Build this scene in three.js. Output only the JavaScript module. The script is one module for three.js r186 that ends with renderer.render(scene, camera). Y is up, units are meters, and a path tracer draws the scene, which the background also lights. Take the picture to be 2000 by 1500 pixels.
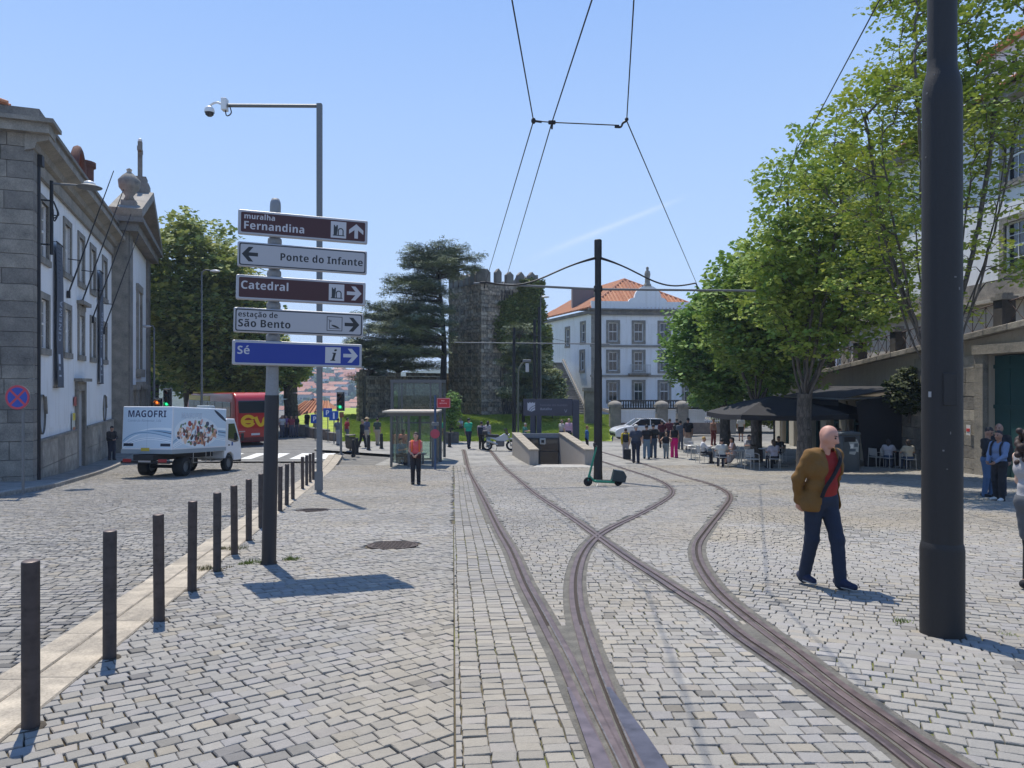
import * as THREE from 'three';
import { mergeGeometries, toCreasedNormals } from 'three/addons/utils/BufferGeometryUtils.js';
import { RoundedBoxGeometry } from 'three/addons/geometries/RoundedBoxGeometry.js';

// ---------------------------------------------------------------- camera, sky, sun, exposure
const scene = new THREE.Scene();
const F = 1420, EYE = 1.65;                       // focal length in photo pixels, eye height in metres
const camera = new THREE.PerspectiveCamera(2 * Math.atan(750 / F) * 180 / Math.PI, 4 / 3, 0.1, 6000);
camera.position.set(0, EYE, 0); camera.lookAt(0, EYE, -10);
const SUN = new THREE.Vector3(-0.45, 0, -0.893).normalize().multiplyScalar(Math.cos(1.16)).setY(Math.sin(1.16));
const sun = new THREE.DirectionalLight(new THREE.Color(1, 0.94, 0.83), 5.0);
sun.position.copy(SUN).multiplyScalar(120).add(new THREE.Vector3(0, 0, -30)); sun.target.position.set(0, 0, -30);
sun.castShadow = true; sun.shadow.mapSize.set(4096, 4096); sun.shadow.radius = 1;
Object.assign(sun.shadow.camera, { left: -70, right: 70, top: 70, bottom: -70, near: 1, far: 320 });
scene.add(sun, sun.target);
const renderer = new THREE.WebGLRenderer({ antialias: true });
renderer.toneMapping = THREE.LinearToneMapping; renderer.toneMappingExposure = 1.1;
renderer.shadowMap.enabled = true; renderer.shadowMap.type = THREE.PCFSoftShadowMap;

let seedState = 12345;
const rnd = () => { seedState = (seedState * 1664525 + 1013904223) >>> 0; return seedState / 4294967296; };
const reseed = (n) => { seedState = n >>> 0; };
const rr = (a, b) => a + (b - a) * rnd();
const clamp = (x, a, b) => Math.max(a, Math.min(b, x));
const lerp = (a, b, t) => a + (b - a) * t;
const sstep = (a, b, x) => { const t = clamp((x - a) / (b - a), 0, 1); return t * t * (3 - 2 * t); };
const V = (x, y, z) => new THREE.Vector3(x, y, z);
// value noise
const hash = (x, y, z = 0) => { let h = (x * 374761393 + y * 668265263 + z * 2147483647) | 0; h = Math.imul(h ^ (h >>> 13), 1274126177); return ((h ^ (h >>> 16)) >>> 0) / 4294967296; };
function vnoise(x, y, per = 0) {
  const xi = Math.floor(x), yi = Math.floor(y), fx = x - xi, fy = y - yi, u = fx * fx * (3 - 2 * fx), v = fy * fy * (3 - 2 * fy);
  const w = (a) => per ? ((a % per) + per) % per : a;
  const a = hash(w(xi), w(yi)), b = hash(w(xi + 1), w(yi)), c = hash(w(xi), w(yi + 1)), d = hash(w(xi + 1), w(yi + 1));
  return lerp(lerp(a, b, u), lerp(c, d, u), v);
}
const fbm = (x, y, o = 4, per = 0) => { let s = 0, a = 0.5, n = 0; for (let i = 0; i < o; i++) { s += a * vnoise(x, y, per); n += a; x = x * 2 + 17 * (per ? 0 : 1); y *= 2; if (per) per *= 2; a *= 0.5; } return s / n; };

{ // clear spring sky with a thin vapour trail
  const W = 2048, H = 1024, data = new Float32Array(W * H * 4), dir = V(0, 0, 0);
  const lin = (c) => c.map((v) => Math.pow(v / 255, 2.2));
  const stops = [[-0.3, [190, 208, 232]], [-0.01, [203, 222, 244]], [0.05, [193, 216, 248]], [0.18, [178, 208, 249]], [0.33, [163, 196, 245]], [0.5, [141, 178, 238]], [0.75, [100, 146, 218]], [1.0, [78, 126, 204]]].map(([e, c]) => [e, lin(c)]);
  const A = V((1030 - 1000) / F, (750 - 508) / F, -1).normalize(), B = V((1352 - 1000) / F, (750 - 379) / F, -1).normalize();
  const N = A.clone().cross(B).normalize(), M = N.clone().cross(A).normalize(), len = Math.acos(A.dot(B));
  for (let j = 0; j < H; j++) for (let i = 0; i < W; i++) {
    const el = ((j + 0.5) / H - 0.5) * Math.PI, az = ((i + 0.5) / W - 0.5) * 2 * Math.PI;
    dir.set(Math.cos(el) * Math.cos(az), Math.sin(el), Math.cos(el) * Math.sin(az));
    const y = dir.y; let k = 0; while (k < stops.length - 2 && y > stops[k + 1][0]) k++;
    const t = clamp((y - stops[k][0]) / (stops[k + 1][0] - stops[k][0]), 0, 1), c = [0, 1, 2].map((n) => lerp(stops[k][1][n], stops[k + 1][1][n], t));
    const s = Math.max(0, dir.dot(SUN)), g = 0.18 * Math.pow(s, 6) + 0.7 * Math.pow(s, 60);
    let wisp = 0;
    const off = dir.dot(N);
    if (Math.abs(off) < 0.02) {
      const a = Math.atan2(dir.dot(M), dir.dot(A)) / len;
      const wd = lerp(0.0042, 0.0016, clamp(a, 0, 1));
      wisp = 0.30 * Math.exp(-(off * off) / (wd * wd)) * sstep(-0.12, 0.45, a) * (1 - sstep(0.75, 1.04, a));
    }
    const o = (j * W + i) * 4;
    for (let n = 0; n < 3; n++) data[o + n] = lerp(c[n] * (1 + g), [0.9, 0.95, 1.0][n], wisp);
    data[o + 3] = 1;
  }
  const tex = new THREE.DataTexture(data, W, H, THREE.RGBAFormat, THREE.FloatType);
  tex.mapping = THREE.EquirectangularReflectionMapping; tex.magFilter = tex.minFilter = THREE.LinearFilter; tex.needsUpdate = true;
  scene.background = tex; scene.environment = tex;
}

// ---------------------------------------------------------------- the lie of the land (plaza falls away ahead, then flattens)
function gy(d) { if (d < 28) return -0.0655 * d; const t = Math.min(d, 42) - 28; return -1.834 - 0.0655 * (t - t * t / 28); }
const ROAD = -0.12;
// photo pixel -> point on the ground (off: height above the plaza)
function G(px, py, off = 0) {
  const u = (px - 1000) / F, v = (750 - py) / F; let a = 0.5, b = 400;
  for (let i = 0; i < 50; i++) { const m = (a + b) / 2; if (EYE + v * m > gy(m) + off) a = m; else b = m; }
  return V(u * a, gy(a) + off, -a);
}
const P = (px, py, d) => V((px - 1000) / F * d, EYE + (750 - py) / F * d, -d);
const PX = (px, d) => (px - 1000) / F * d;         // lateral metres of a photo column at depth d
const PY = (py, d) => EYE + (750 - py) / F * d;    // height of a photo row at depth d

// ---------------------------------------------------------------- textures and materials
function dataTex(n, fn, srgb = false, rep = 1) {
  const a = new Uint8Array(n * n * 4);
  for (let j = 0; j < n; j++) for (let i = 0; i < n; i++) { const c = fn(i / n, j / n), o = (j * n + i) * 4; if (typeof c === 'number') a[o] = a[o + 1] = a[o + 2] = clamp(c, 0, 1) * 255; else for (let k = 0; k < 3; k++) a[o + k] = clamp(c[k], 0, 1) * 255; a[o + 3] = 255; }
  const t = new THREE.DataTexture(a, n, n); t.wrapS = t.wrapT = THREE.RepeatWrapping; t.magFilter = THREE.LinearFilter; t.minFilter = THREE.LinearMipmapLinearFilter; t.generateMipmaps = true;
  if (srgb) t.colorSpace = THREE.SRGBColorSpace; t.repeat.set(rep, rep); t.needsUpdate = true; return t;
}
const rep = (t, r, ry = r) => { const c = t.clone(); c.repeat.set(r, ry); c.needsUpdate = true; return c; };
const T = {};
T.grain = dataTex(256, (u, v) => 0.78 + 0.22 * fbm(u * 64, v * 64, 3, 64) + 0.12 * (fbm(u * 8, v * 8, 3, 8) - 0.5));          // speckle multiplier
T.bump = dataTex(256, (u, v) => fbm(u * 32, v * 32, 4, 32));
T.stone = dataTex(512, (u, v) => { const a = fbm(u * 6, v * 6, 5, 6), b = fbm(u * 80, v * 80, 2, 80), c = fbm(u * 14 + 3, v * 4, 4, 0); return [0, 1, 2].map((k) => 0.60 + 0.5 * (a - 0.5) + 0.28 * (b - 0.5) - [0, 0.01, 0.03][k] * a * 2); });
T.stain = dataTex(512, (u, v) => { const a = fbm(u * 5, v * 5, 5, 5), s = fbm(u * 40, v * 3, 4, 0); const m = sstep(0.45, 0.75, s) * 0.16; return [0, 1, 2].map((k) => 0.93 - 0.16 * Math.max(0, a - 0.5) - m * [0.9, 1, 1.2][k] * 0.5); });
T.leaf = dataTex(64, (u, v) => 0.8 + 0.3 * (fbm(u * 8, v * 8, 3, 8) - 0.5));
T.bark = dataTex(256, (u, v) => 0.5 + 0.9 * (fbm(u * 24, v * 5, 4, 0) - 0.5) + 0.2 * (fbm(u * 60, v * 60, 2, 60) - 0.5));
T.masonry = dataTex(512, (u, v) => { const a = fbm(u * 7, v * 7, 5, 7), b = fbm(u * 40, v * 40, 3, 40), c = fbm(u * 18, v * 9, 2, 0); return [0, 1, 2].map((k) => 0.52 + 0.75 * (a - 0.5) + 0.55 * (b - 0.5) + 0.5 * (c - 0.5) - 0.04 * k * a); });
T.rust = dataTex(256, (u, v) => { const a = fbm(u * 10, v * 10, 5, 10); return 0.7 + 0.6 * (a - 0.5); });
T.cloth = dataTex(128, (u, v) => 0.86 + 0.2 * (fbm(u * 50, v * 50, 2, 50) - 0.5) + 0.12 * (fbm(u * 6, v * 6, 3, 6) - 0.5));
const col = (c) => Array.isArray(c) ? new THREE.Color().setRGB(c[0], c[1], c[2]) : new THREE.Color(c);
// M(colour linear, roughness, { tex: colour map, s: texture repeats per metre, bump: metres })
function M(c, rough = 0.8, o = {}) {
  const { tex, s = 1, bump, bumpTex, metal = 0, vc, phys, ...rest } = o;
  const m = new (phys ? THREE.MeshPhysicalMaterial : THREE.MeshStandardMaterial)({ color: col(c), roughness: rough, metalness: metal, vertexColors: !!vc, ...rest });
  if (tex) m.map = rep(tex, s);
  if (bump) { m.bumpMap = rep(bumpTex || T.bump, s); m.bumpScale = bump; }
  return m;
}
const mats = {
  plaster: M([0.78, 0.78, 0.77], 0.9, { tex: T.stain, s: 0.12, bump: 0.004 }),
  plasterGrey: M([0.62, 0.61, 0.58], 0.9, { tex: T.stain, s: 0.15, bump: 0.004 }),
  granite: M([0.40, 0.37, 0.32], 0.85, { tex: T.stone, s: 0.45, bump: 0.008 }),
  graniteDark: M([0.30, 0.28, 0.25], 0.88, { tex: T.stone, s: 0.4, bump: 0.01 }),
  granitePale: M([0.60, 0.55, 0.47], 0.85, { tex: T.stone, s: 0.6, bump: 0.005 }),
  glass: M([0.02, 0.024, 0.03], 0.06, { phys: true, specularIntensity: 1, clearcoat: 0.6, clearcoatRoughness: 0.03 }),
  pane: new THREE.MeshPhysicalMaterial({ color: col([0.86, 0.92, 0.9]), roughness: 0.03, transmission: 1, thickness: 0, ior: 1.45 }),
  whiteWood: M([0.75, 0.75, 0.73], 0.5), darkMetal: M([0.035, 0.037, 0.04], 0.5, { bump: 0.001, s: 3 }),
  black: M([0.012, 0.012, 0.014], 0.6), iron: M([0.02, 0.02, 0.022], 0.55, { metal: 0.3 }),
  steel: M([0.5, 0.5, 0.5], 0.35, { metal: 0.9 }), galv: M([0.17, 0.18, 0.185], 0.62, { metal: 0.1, tex: T.grain, s: 2 }),
  rubber: M([0.015, 0.015, 0.015], 0.9), roofTile: null,
  bark: M([0.20, 0.17, 0.14], 0.95, { tex: T.bark, s: 1.4, bump: 0.02, bumpTex: T.bark }),
};

// ---------------------------------------------------------------- geometry helpers
function wrapUV(g) { // box-projected uv in metres
  if (g.index) g = g.toNonIndexed();
  const p = g.attributes.position, uv = new Float32Array(p.count * 2), n = g.attributes.normal;
  for (let i = 0; i < p.count; i++) {
    const ax = Math.abs(n.getX(i)), ay = Math.abs(n.getY(i)), az = Math.abs(n.getZ(i));
    let u, v; if (ay > ax && ay > az) { u = p.getX(i); v = p.getZ(i); } else if (ax > az) { u = p.getZ(i); v = p.getY(i); } else { u = p.getX(i); v = p.getY(i); }
    uv[2 * i] = u; uv[2 * i + 1] = v;
  }
  g.setAttribute('uv', new THREE.BufferAttribute(uv, 2)); return g;
}
const strip = (g) => { if (g.index) g = g.toNonIndexed(); for (const k of Object.keys(g.attributes)) if (!['position', 'normal', 'uv', 'color'].includes(k)) g.deleteAttribute(k); return g; };
class MB { // collects geometries, builds one named mesh
  constructor() { this.g = []; }
  add(g, keep = false) { g = strip(g); if (!g.attributes.normal) g.computeVertexNormals(); this.g.push(keep ? g : wrapUV(g)); return this; }
  box(w, h, d, x = 0, y = 0, z = 0, ry = 0, rx = 0, rz = 0) { const g = new THREE.BoxGeometry(w, h, d); g.applyMatrix4(new THREE.Matrix4().makeRotationFromEuler(new THREE.Euler(rx, ry, rz, 'YXZ'))); g.translate(x, y, z); return this.add(g); }
  rbox(w, h, d, r, x = 0, y = 0, z = 0, ry = 0, rx = 0, rz = 0) { const g = new RoundedBoxGeometry(w, h, d, 2, Math.min(r, w / 2.01, h / 2.01, d / 2.01)); g.applyMatrix4(new THREE.Matrix4().makeRotationFromEuler(new THREE.Euler(rx, ry, rz, 'YXZ'))); g.translate(x, y, z); return this.add(g); }
  bar(a, b, r, r2 = r, n = 8) { const L = a.distanceTo(b), g = new THREE.CylinderGeometry(r2, r, L, n); g.translate(0, L / 2, 0); g.applyQuaternion(new THREE.Quaternion().setFromUnitVectors(V(0, 1, 0), b.clone().sub(a).normalize())); g.translate(a.x, a.y, a.z); return this.add(g); }
  tube(pts, r, n = 6, seg = 0, closed = false) { return this.add(new THREE.TubeGeometry(new THREE.CatmullRomCurve3(pts, closed, 'catmullrom', 0.5), seg || pts.length * 4, r, n, closed)); }
  lathe(prof, n = 20, x = 0, y = 0, z = 0) { const g = new THREE.LatheGeometry(prof.map(([a, b]) => new THREE.Vector2(a, b)), n); g.translate(x, y, z); return this.add(g); }
  ball(r, x, y, z, sx = 1, sy = 1, sz = 1, n = 12) { const g = new THREE.SphereGeometry(r, n, Math.ceil(n * 0.7)); g.scale(sx, sy, sz); g.translate(x, y, z); return this.add(g); }
  prism(poly, depth, x = 0, y = 0, z = 0, ry = 0, bevel = 0) { const s = new THREE.Shape(poly.map(([a, b]) => new THREE.Vector2(a, b))); const g = new THREE.ExtrudeGeometry(s, bevel ? { depth: depth - 2 * bevel, bevelEnabled: true, bevelSize: bevel, bevelThickness: bevel, bevelSegments: 2 } : { depth, bevelEnabled: false }); if (bevel) g.translate(0, 0, bevel); g.rotateY(ry); g.translate(x, y, z); return this.add(g); }
  poly(pts) { const g = new THREE.BufferGeometry(), a = []; for (let i = 1; i < pts.length - 1; i++) for (const p of [pts[0], pts[i], pts[i + 1]]) a.push(p.x, p.y, p.z); g.setAttribute('position', new THREE.BufferAttribute(new Float32Array(a), 3)); g.computeVertexNormals(); return this.add(g); }
  build(name, mat, parent = scene) { const g = this.g.length > 1 ? mergeGeometries(this.g.map((q) => { if (!this.g.some((k) => k.attributes.color)) return q; return q; })) : this.g[0]; const m = new THREE.Mesh(g, mat); m.name = name; m.castShadow = m.receiveShadow = true; parent.add(m); return m; }
}
const mb = () => new MB();
const used = {};
const numbered = (n) => { const k = used[n] = (used[n] ?? -1) + 1; return k ? `${n}_${String(k).padStart(3, '0')}` : n; };
function tag(o, label, category, group) { o.userData.label = label; o.userData.category = category; if (group) o.userData.group = group; return o; }
function thing(name, label, category, pos, ry = 0, group) { const o = new THREE.Group(); o.name = numbered(name); if (pos) o.position.copy(pos); o.rotation.y = ry; scene.add(o); return tag(o, label, category, group); }
function dup(o, label, pos, ry, group) { const c = o.clone(); c.name = numbered(o.name.replace(/_\d{3}$/, '')); c.userData = { ...o.userData }; if (label) c.userData.label = label; if (group) c.userData.group = group; if (pos) c.position.copy(pos); if (ry !== undefined) c.rotation.y = ry; scene.add(c); return c; }
const struct = (m) => { m.userData.kind = 'structure'; return m; };
const stuff = (m) => { m.userData.kind = 'stuff'; return m; };
// polygon on the ground (list of [x, d]) as a draped sheet
function sheet(name, pts, off, mat, step = 2, yfn = null) {
  const polys = Array.isArray(pts[0][0]) ? pts : [pts], g = new THREE.BufferGeometry(), a = [];
  const clipD = (poly, d0, lo) => { const out = []; for (let i = 0; i < poly.length; i++) { const A = poly[i], B = poly[(i + 1) % poly.length], ia = lo ? A[1] >= d0 : A[1] <= d0, ib = lo ? B[1] >= d0 : B[1] <= d0; if (ia) out.push(A); if (ia !== ib) { const t = (d0 - A[1]) / (B[1] - A[1]); out.push([lerp(A[0], B[0], t), d0]); } } return out; };
  for (const poly of polys) {
    const ds = poly.map((p) => p[1]), d0 = Math.floor(Math.min(...ds) / step) * step, d1 = Math.max(...ds);
    for (let d = d0; d < d1 - 1e-6; d += step) {
      const q = clipD(clipD(poly, d, true), Math.min(d + step, d1), false); if (q.length < 3) continue;
      const tri = THREE.ShapeUtils.triangulateShape(q.map(([x, y]) => new THREE.Vector2(x, y)), []);
      for (const t of tri) for (const k of t) { const [x, dd] = q[k]; a.push(x, (yfn ? yfn(x, dd) : gy(dd)) + off, -dd); }
    }
  }
  g.setAttribute('position', new THREE.BufferAttribute(new Float32Array(a), 3)); g.computeVertexNormals();
  const n = g.attributes.normal, p = g.attributes.position; // face up
  for (let i = 0; i < p.count; i += 3) if (n.getY(i) < 0) { for (const at of [p]) { const x = [at.getX(i + 1), at.getY(i + 1), at.getZ(i + 1)]; at.setXYZ(i + 1, at.getX(i + 2), at.getY(i + 2), at.getZ(i + 2)); at.setXYZ(i + 2, ...x); } }
  g.computeVertexNormals();
  return mb().add(g).build(name, mat);
}
// ---------------------------------------------------------------- ground, paving, kerbs, rails
const kerbOut = (d) => -2.52 - 0.19 * d, kerbIn = (d) => -2.02 - 0.183 * d;     // kerb of the near pavement (x at depth d)
const border = (d) => 0.009 - 0.081 * d;                                         // straight joint along the tram track
const PIT = { n: 34.2, f: 40.4, l: (d) => 1.24 - (d - 34.2) * 0.13, r: (d) => 3.42 - (d - 34.2) * 0.13 }; // stairwell of the funicular station
const soil = M([0.115, 0.095, 0.07], 0.95, { tex: T.stone, s: 0.9, bump: 0.006 });
const pitRing = (x0, x1, d0, d1) => [[[x0, d0], [x1, d0], [x1, PIT.n], [x0, PIT.n]], [[x0, PIT.n], [PIT.l(PIT.n), PIT.n], [PIT.l(PIT.f), PIT.f], [x0, PIT.f]], [[PIT.r(PIT.n), PIT.n], [x1, PIT.n], [x1, PIT.f], [PIT.r(PIT.f), PIT.f]], [[x0, PIT.f], [x1, PIT.f], [x1, d1], [x0, d1]]];
struct(sheet('ground', pitRing(-90, 90, -8, 112), -0.17, M([0.26, 0.25, 0.23], 0.95, { tex: T.stone, s: 0.3 }), 2));
// beds in which the setts lie
const kerbR = (d) => kerbIn(d) - 0.02;
const bedPts = (xl, xr, d0, d1, n = 12) => { const a = [], b = []; for (let i = 0; i <= n; i++) { const d = lerp(d0, d1, i / n); a.push([xl(d), d]); b.unshift([xr(d), d]); } return a.concat(b); };
const SETT_END = 34;
const jointMat = M([0.16, 0.14, 0.095], 0.95, { vc: true, tex: T.stone, s: 1.3, bump: 0.006 });
function tintSheet(m, fn) { const p = m.geometry.attributes.position, c = new Float32Array(p.count * 3); for (let i = 0; i < p.count; i++) { const k = fn(p.getX(i), -p.getZ(i)); c.set(k, i * 3); } m.geometry.setAttribute('color', new THREE.BufferAttribute(c, 3)); }
function fineSheet(name, xl, xr, d0, d1, off, mat, step = 0.4) { // finely divided sheet, for coloured dirt and moss
  const g = new THREE.BufferGeometry(), a = [];
  for (let d = d0; d < d1; d += step * Math.max(1, d / 8)) {
    const e = Math.min(d1, d + step * Math.max(1, d / 8)), n = Math.ceil((xr(d) - xl(d)) / (step * Math.max(1, d / 8)));
    for (let i = 0; i < n; i++) { const q = [[i / n, d], [(i + 1) / n, d], [(i + 1) / n, e], [i / n, e]].map(([t, dd]) => [lerp(xl(dd), xr(dd), t), gy(dd) + off, -dd]); for (const k of [0, 1, 2, 0, 2, 3]) a.push(...q[k]); }
  }
  g.setAttribute('position', new THREE.BufferAttribute(new Float32Array(a), 3)); g.computeVertexNormals();
  return mb().add(g).build(name, mat);
}
const moss = (x, d) => { const n = fbm(x * 0.9 + 40, d * 0.9, 4), f = fbm(x * 7, d * 7 + 9, 3); const g = sstep(0.42, 0.62, n * 0.65 + f * 0.35); return [lerp(1, 1.25, g), lerp(0.95, 1.6, g), lerp(0.85, 0.5, g)]; };
const pavementBed = struct(fineSheet('pavement', kerbR, border, 1.2, SETT_END, -0.02, jointMat)); tintSheet(pavementBed, (x, d) => [1, 0.93, 0.82]);
const plazaRight = (d) => Math.min(18.2, Math.max(6, 0.86 * d + 2));
const trackBed = struct(fineSheet('plaza', (d) => border(d), plazaRight, 1.2, SETT_END, -0.02, jointMat)); tintSheet(trackBed, moss);
// smooth slabs beyond the setts
const slab = M([0.42, 0.41, 0.385], 0.85, { tex: T.stone, s: 0.35, bump: 0.004 });
struct(sheet('far_plaza', [...pitRing(-6.5, 18.2, SETT_END, 50).filter((q) => true), [[18.2, 34], [26, 34], [40, 78], [18.2, 50]], [[-12, 44], [-6.5, 40.6], [-6.5, 50], [-13, 50]]], -0.012, slab, 1));
// ---- rails
const railPx = {
  aLeft: [[905, 878], [907, 884], [918, 925], [945, 976], [975, 1036], [999, 1078], [1027, 1144], [1053, 1192], [1072, 1228], [1102, 1285], [1135, 1357], [1170, 1432], [1205, 1505], [1290, 1700]],
  aRight: [[955, 878], [963, 886], [999, 925], [1050, 967], [1110, 1006], [1167, 1046], [1224, 1087], [1290, 1129], [1350, 1168], [1404, 1202], [1439, 1234], [1562, 1318], [1652, 1384], [1730, 1438], [1805, 1497], [2060, 1700]],
  bLeft: [[1150, 893], [1179, 902], [1230, 919], [1284, 937], [1308, 952], [1312, 964], [1297, 977], [1245, 1006], [1200, 1027], [1167, 1046], [1139, 1078], [1126, 1114], [1123, 1150], [1128, 1195], [1144, 1252], [1162, 1306], [1180, 1354], [1203, 1414], [1240, 1502], [1320, 1690]],
  bRight: [[1150, 877], [1188, 886], [1260, 907], [1335, 931], [1392, 947], [1421, 962], [1426, 974], [1414, 993], [1380, 1036], [1363, 1062], [1363, 1089], [1380, 1123], [1412, 1163], [1469, 1210], [1550, 1270], [1640, 1342], [1739, 1411], [1805, 1456], [1880, 1503], [2160, 1690]],
};
const railCells = new Set(), railLines = {};
for (const k in railPx) {
  const c = new THREE.CatmullRomCurve3(railPx[k].map(([x, y]) => { const p = G(x, y); return V(p.x, 0, p.z); }), false, 'centripetal');
  const L = c.getLength(), n = Math.ceil(L / 0.12); let pts = c.getSpacedPoints(n);
  for (let s = 0; s < 3; s++) pts = pts.map((p, i) => i && i < n ? p.clone().multiplyScalar(0.5).addScaledVector(pts[i - 1], 0.25).addScaledVector(pts[i + 1], 0.25) : p);
  pts.forEach((p, i) => { const q = pts[Math.min(i + 1, n)].clone().sub(pts[Math.max(i - 1, 0)]), l = Math.hypot(q.x, q.z); p.tx = q.x / l; p.td = -q.z / l; });
  railLines[k] = pts;
}
const railGrid = new Map();
for (const k in railLines) for (const p of railLines[k]) { const key = Math.floor(p.x / 0.5) + ',' + Math.floor(-p.z / 0.5); if (!railGrid.has(key)) railGrid.set(key, []); railGrid.get(key).push(p); }
function railNear(x, d) { let m = 9, b = null; const i = Math.floor(x / 0.5), j = Math.floor(d / 0.5); for (let a = -1; a < 2; a++) for (let c = -1; c < 2; c++) for (const p of railGrid.get((i + a) + ',' + (j + c)) || []) { const e = Math.hypot(p.x - x, -p.z - d); if (e < m) { m = e; b = p; } } return [m, b]; }
function railDist(x, d) { let m = 9; const i = Math.floor(x / 0.5), j = Math.floor(d / 0.5); for (let a = -1; a < 2; a++) for (let b = -1; b < 2; b++) for (const p of railGrid.get((i + a) + ',' + (j + b)) || []) { const e = Math.hypot(p.x - x, -p.z - d); if (e < m) m = e; } return m; }
function sweep(pts, prof, y0 = 0) { // prof: list of [side, height]; open cross-section
  const g = new THREE.BufferGeometry(), a = [], ring = pts.map((p, i) => { const q = pts[Math.min(i + 1, pts.length - 1)].clone().sub(pts[Math.max(i - 1, 0)]).setY(0).normalize(), s = V(-q.z, 0, q.x); return prof.map(([u, h]) => { const w = p.clone().addScaledVector(s, u); return V(w.x, gy(-w.z) + h + y0, w.z); }); });
  for (let i = 0; i < ring.length - 1; i++) for (let k = 0; k < prof.length - 1; k++) { const A = ring[i][k], B = ring[i][k + 1], C = ring[i + 1][k + 1], D = ring[i + 1][k]; for (const v of [A, D, C, A, C, B]) a.push(v.x, v.y, v.z); }
  g.setAttribute('position', new THREE.BufferAttribute(new Float32Array(a), 3)); g.computeVertexNormals(); return g;
}
const railSteel = M([0.22, 0.163, 0.152], 0.45, { metal: 0.45, tex: T.rust, s: 1.2, bump: 0.0015 }), railShine = M([0.55, 0.42, 0.33], 0.26, { metal: 0.85, tex: T.rust, s: 2 });
const bandMat = M([0.20, 0.19, 0.165], 0.92, { tex: T.stone, s: 1.6, bump: 0.006 });
const grooveMat = M([0.035, 0.026, 0.02], 0.9);
const railNames = { aLeft: ['left rail of the tram track that runs straight ahead past the bus shelter', 1], aRight: ['right rail of the straight tram track, crossing the curving rail', -1], bLeft: ['rail of the curving tram track that crosses the straight track by the scooter', 1], bRight: ['outer rail of the tram track that bends towards the cafe', -1] };
for (const k in railLines) { // grooved rail: lip and head with the flange groove between, in a strip of mortar
  const [label, s] = railNames[k], t = thing('tram_rail', label, 'tram rail', V(0, 0, 0), 0, 'tram rails set in the paving');
  const sd = (prof) => (s < 0 ? prof.map(([u, h]) => [-u, h]).reverse() : prof);
  const jig = railLines[k].map((p, i) => p);
  mb().add(sweep(jig, [[-0.16, -0.022], [-0.13, -0.008], [0.13, -0.008], [0.16, -0.022]])).build('mortar_strip', bandMat, t);
  mb().add(sweep(jig, sd([[0.012, -0.004], [0.012, 0.005], [0.058, 0.006], [0.062, 0.003], [0.062, -0.004]]))).build('guard_lip', railSteel, t);
  mb().add(sweep(jig, sd([[-0.075, -0.005], [-0.075, 0.006], [-0.062, 0.009], [-0.03, 0.009]]))).build('rail_foot', railSteel, t);
  mb().add(sweep(jig, sd([[-0.03, 0.0092], [-0.022, 0.0095], [-0.018, 0.006], [-0.018, -0.003]]))).build('rail_head', railShine, t);
  mb().add(sweep(jig, sd([[-0.018, -0.0045], [0.012, -0.0045]]))).build('flange_groove', grooveMat, t);
}
// switch plates where the rails run together
{
  const plate = (pxs, mat, name, label) => { const q = pxs.map(([x, y]) => { const p = G(x, y); return [p.x, -p.z]; }); const m = sheet(numbered(name), q, 0.0105, mat, 0.5); tag(m, label, 'steel plate'); return m; };
  const pl = M([0.17, 0.16, 0.19], 0.4, { metal: 0.6, tex: T.rust, s: 1.5 }), pv = M([0.24, 0.19, 0.20], 0.42, { metal: 0.55, tex: T.rust, s: 1.5 });
  plate([[1184, 1345], [1192, 1345], [1262, 1437], [1345, 1560], [1290, 1560], [1212, 1412]], pl, 'switch_plate', 'blue grey steel switch plate beside the joining rails');
  plate([[1107, 1345], [1112, 1345], [1172, 1452], [1222, 1560], [1180, 1560], [1150, 1470]], pv, 'switch_plate', 'long narrow purple brown steel switch plate beside the joining rails');
  const fill = (pxs, lab) => { const q = pxs.map(([x, y]) => { const p = G(x, y); return [p.x, -p.z]; }); const m = sheet(numbered('concrete_infill'), q, -0.0025, bandMat, 0.5); tag(m, lab, 'concrete'); return q; };
  T.fills = [fill([[1069, 1222], [1135, 1220], [1162, 1306], [1198, 1400], [1240, 1500], [1300, 1640], [1262, 1640], [1150, 1400], [1100, 1290]], 'grey brown concrete wedge between the two rails that meet at the switch'), fill([[1425, 1217], [1476, 1214], [1550, 1270], [1690, 1378], [1805, 1456], [1980, 1580], [1910, 1580], [1700, 1420], [1562, 1320]], 'grey concrete wedge between the two right hand rails where they close up')];
}
const inPoly = (q, x, d) => { let c = false; for (let i = 0, j = q.length - 1; i < q.length; j = i++) if ((q[i][1] > d) !== (q[j][1] > d) && x < (q[j][0] - q[i][0]) * (d - q[i][1]) / (q[j][1] - q[i][1]) + q[i][0]) c = !c; return c; };
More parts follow.
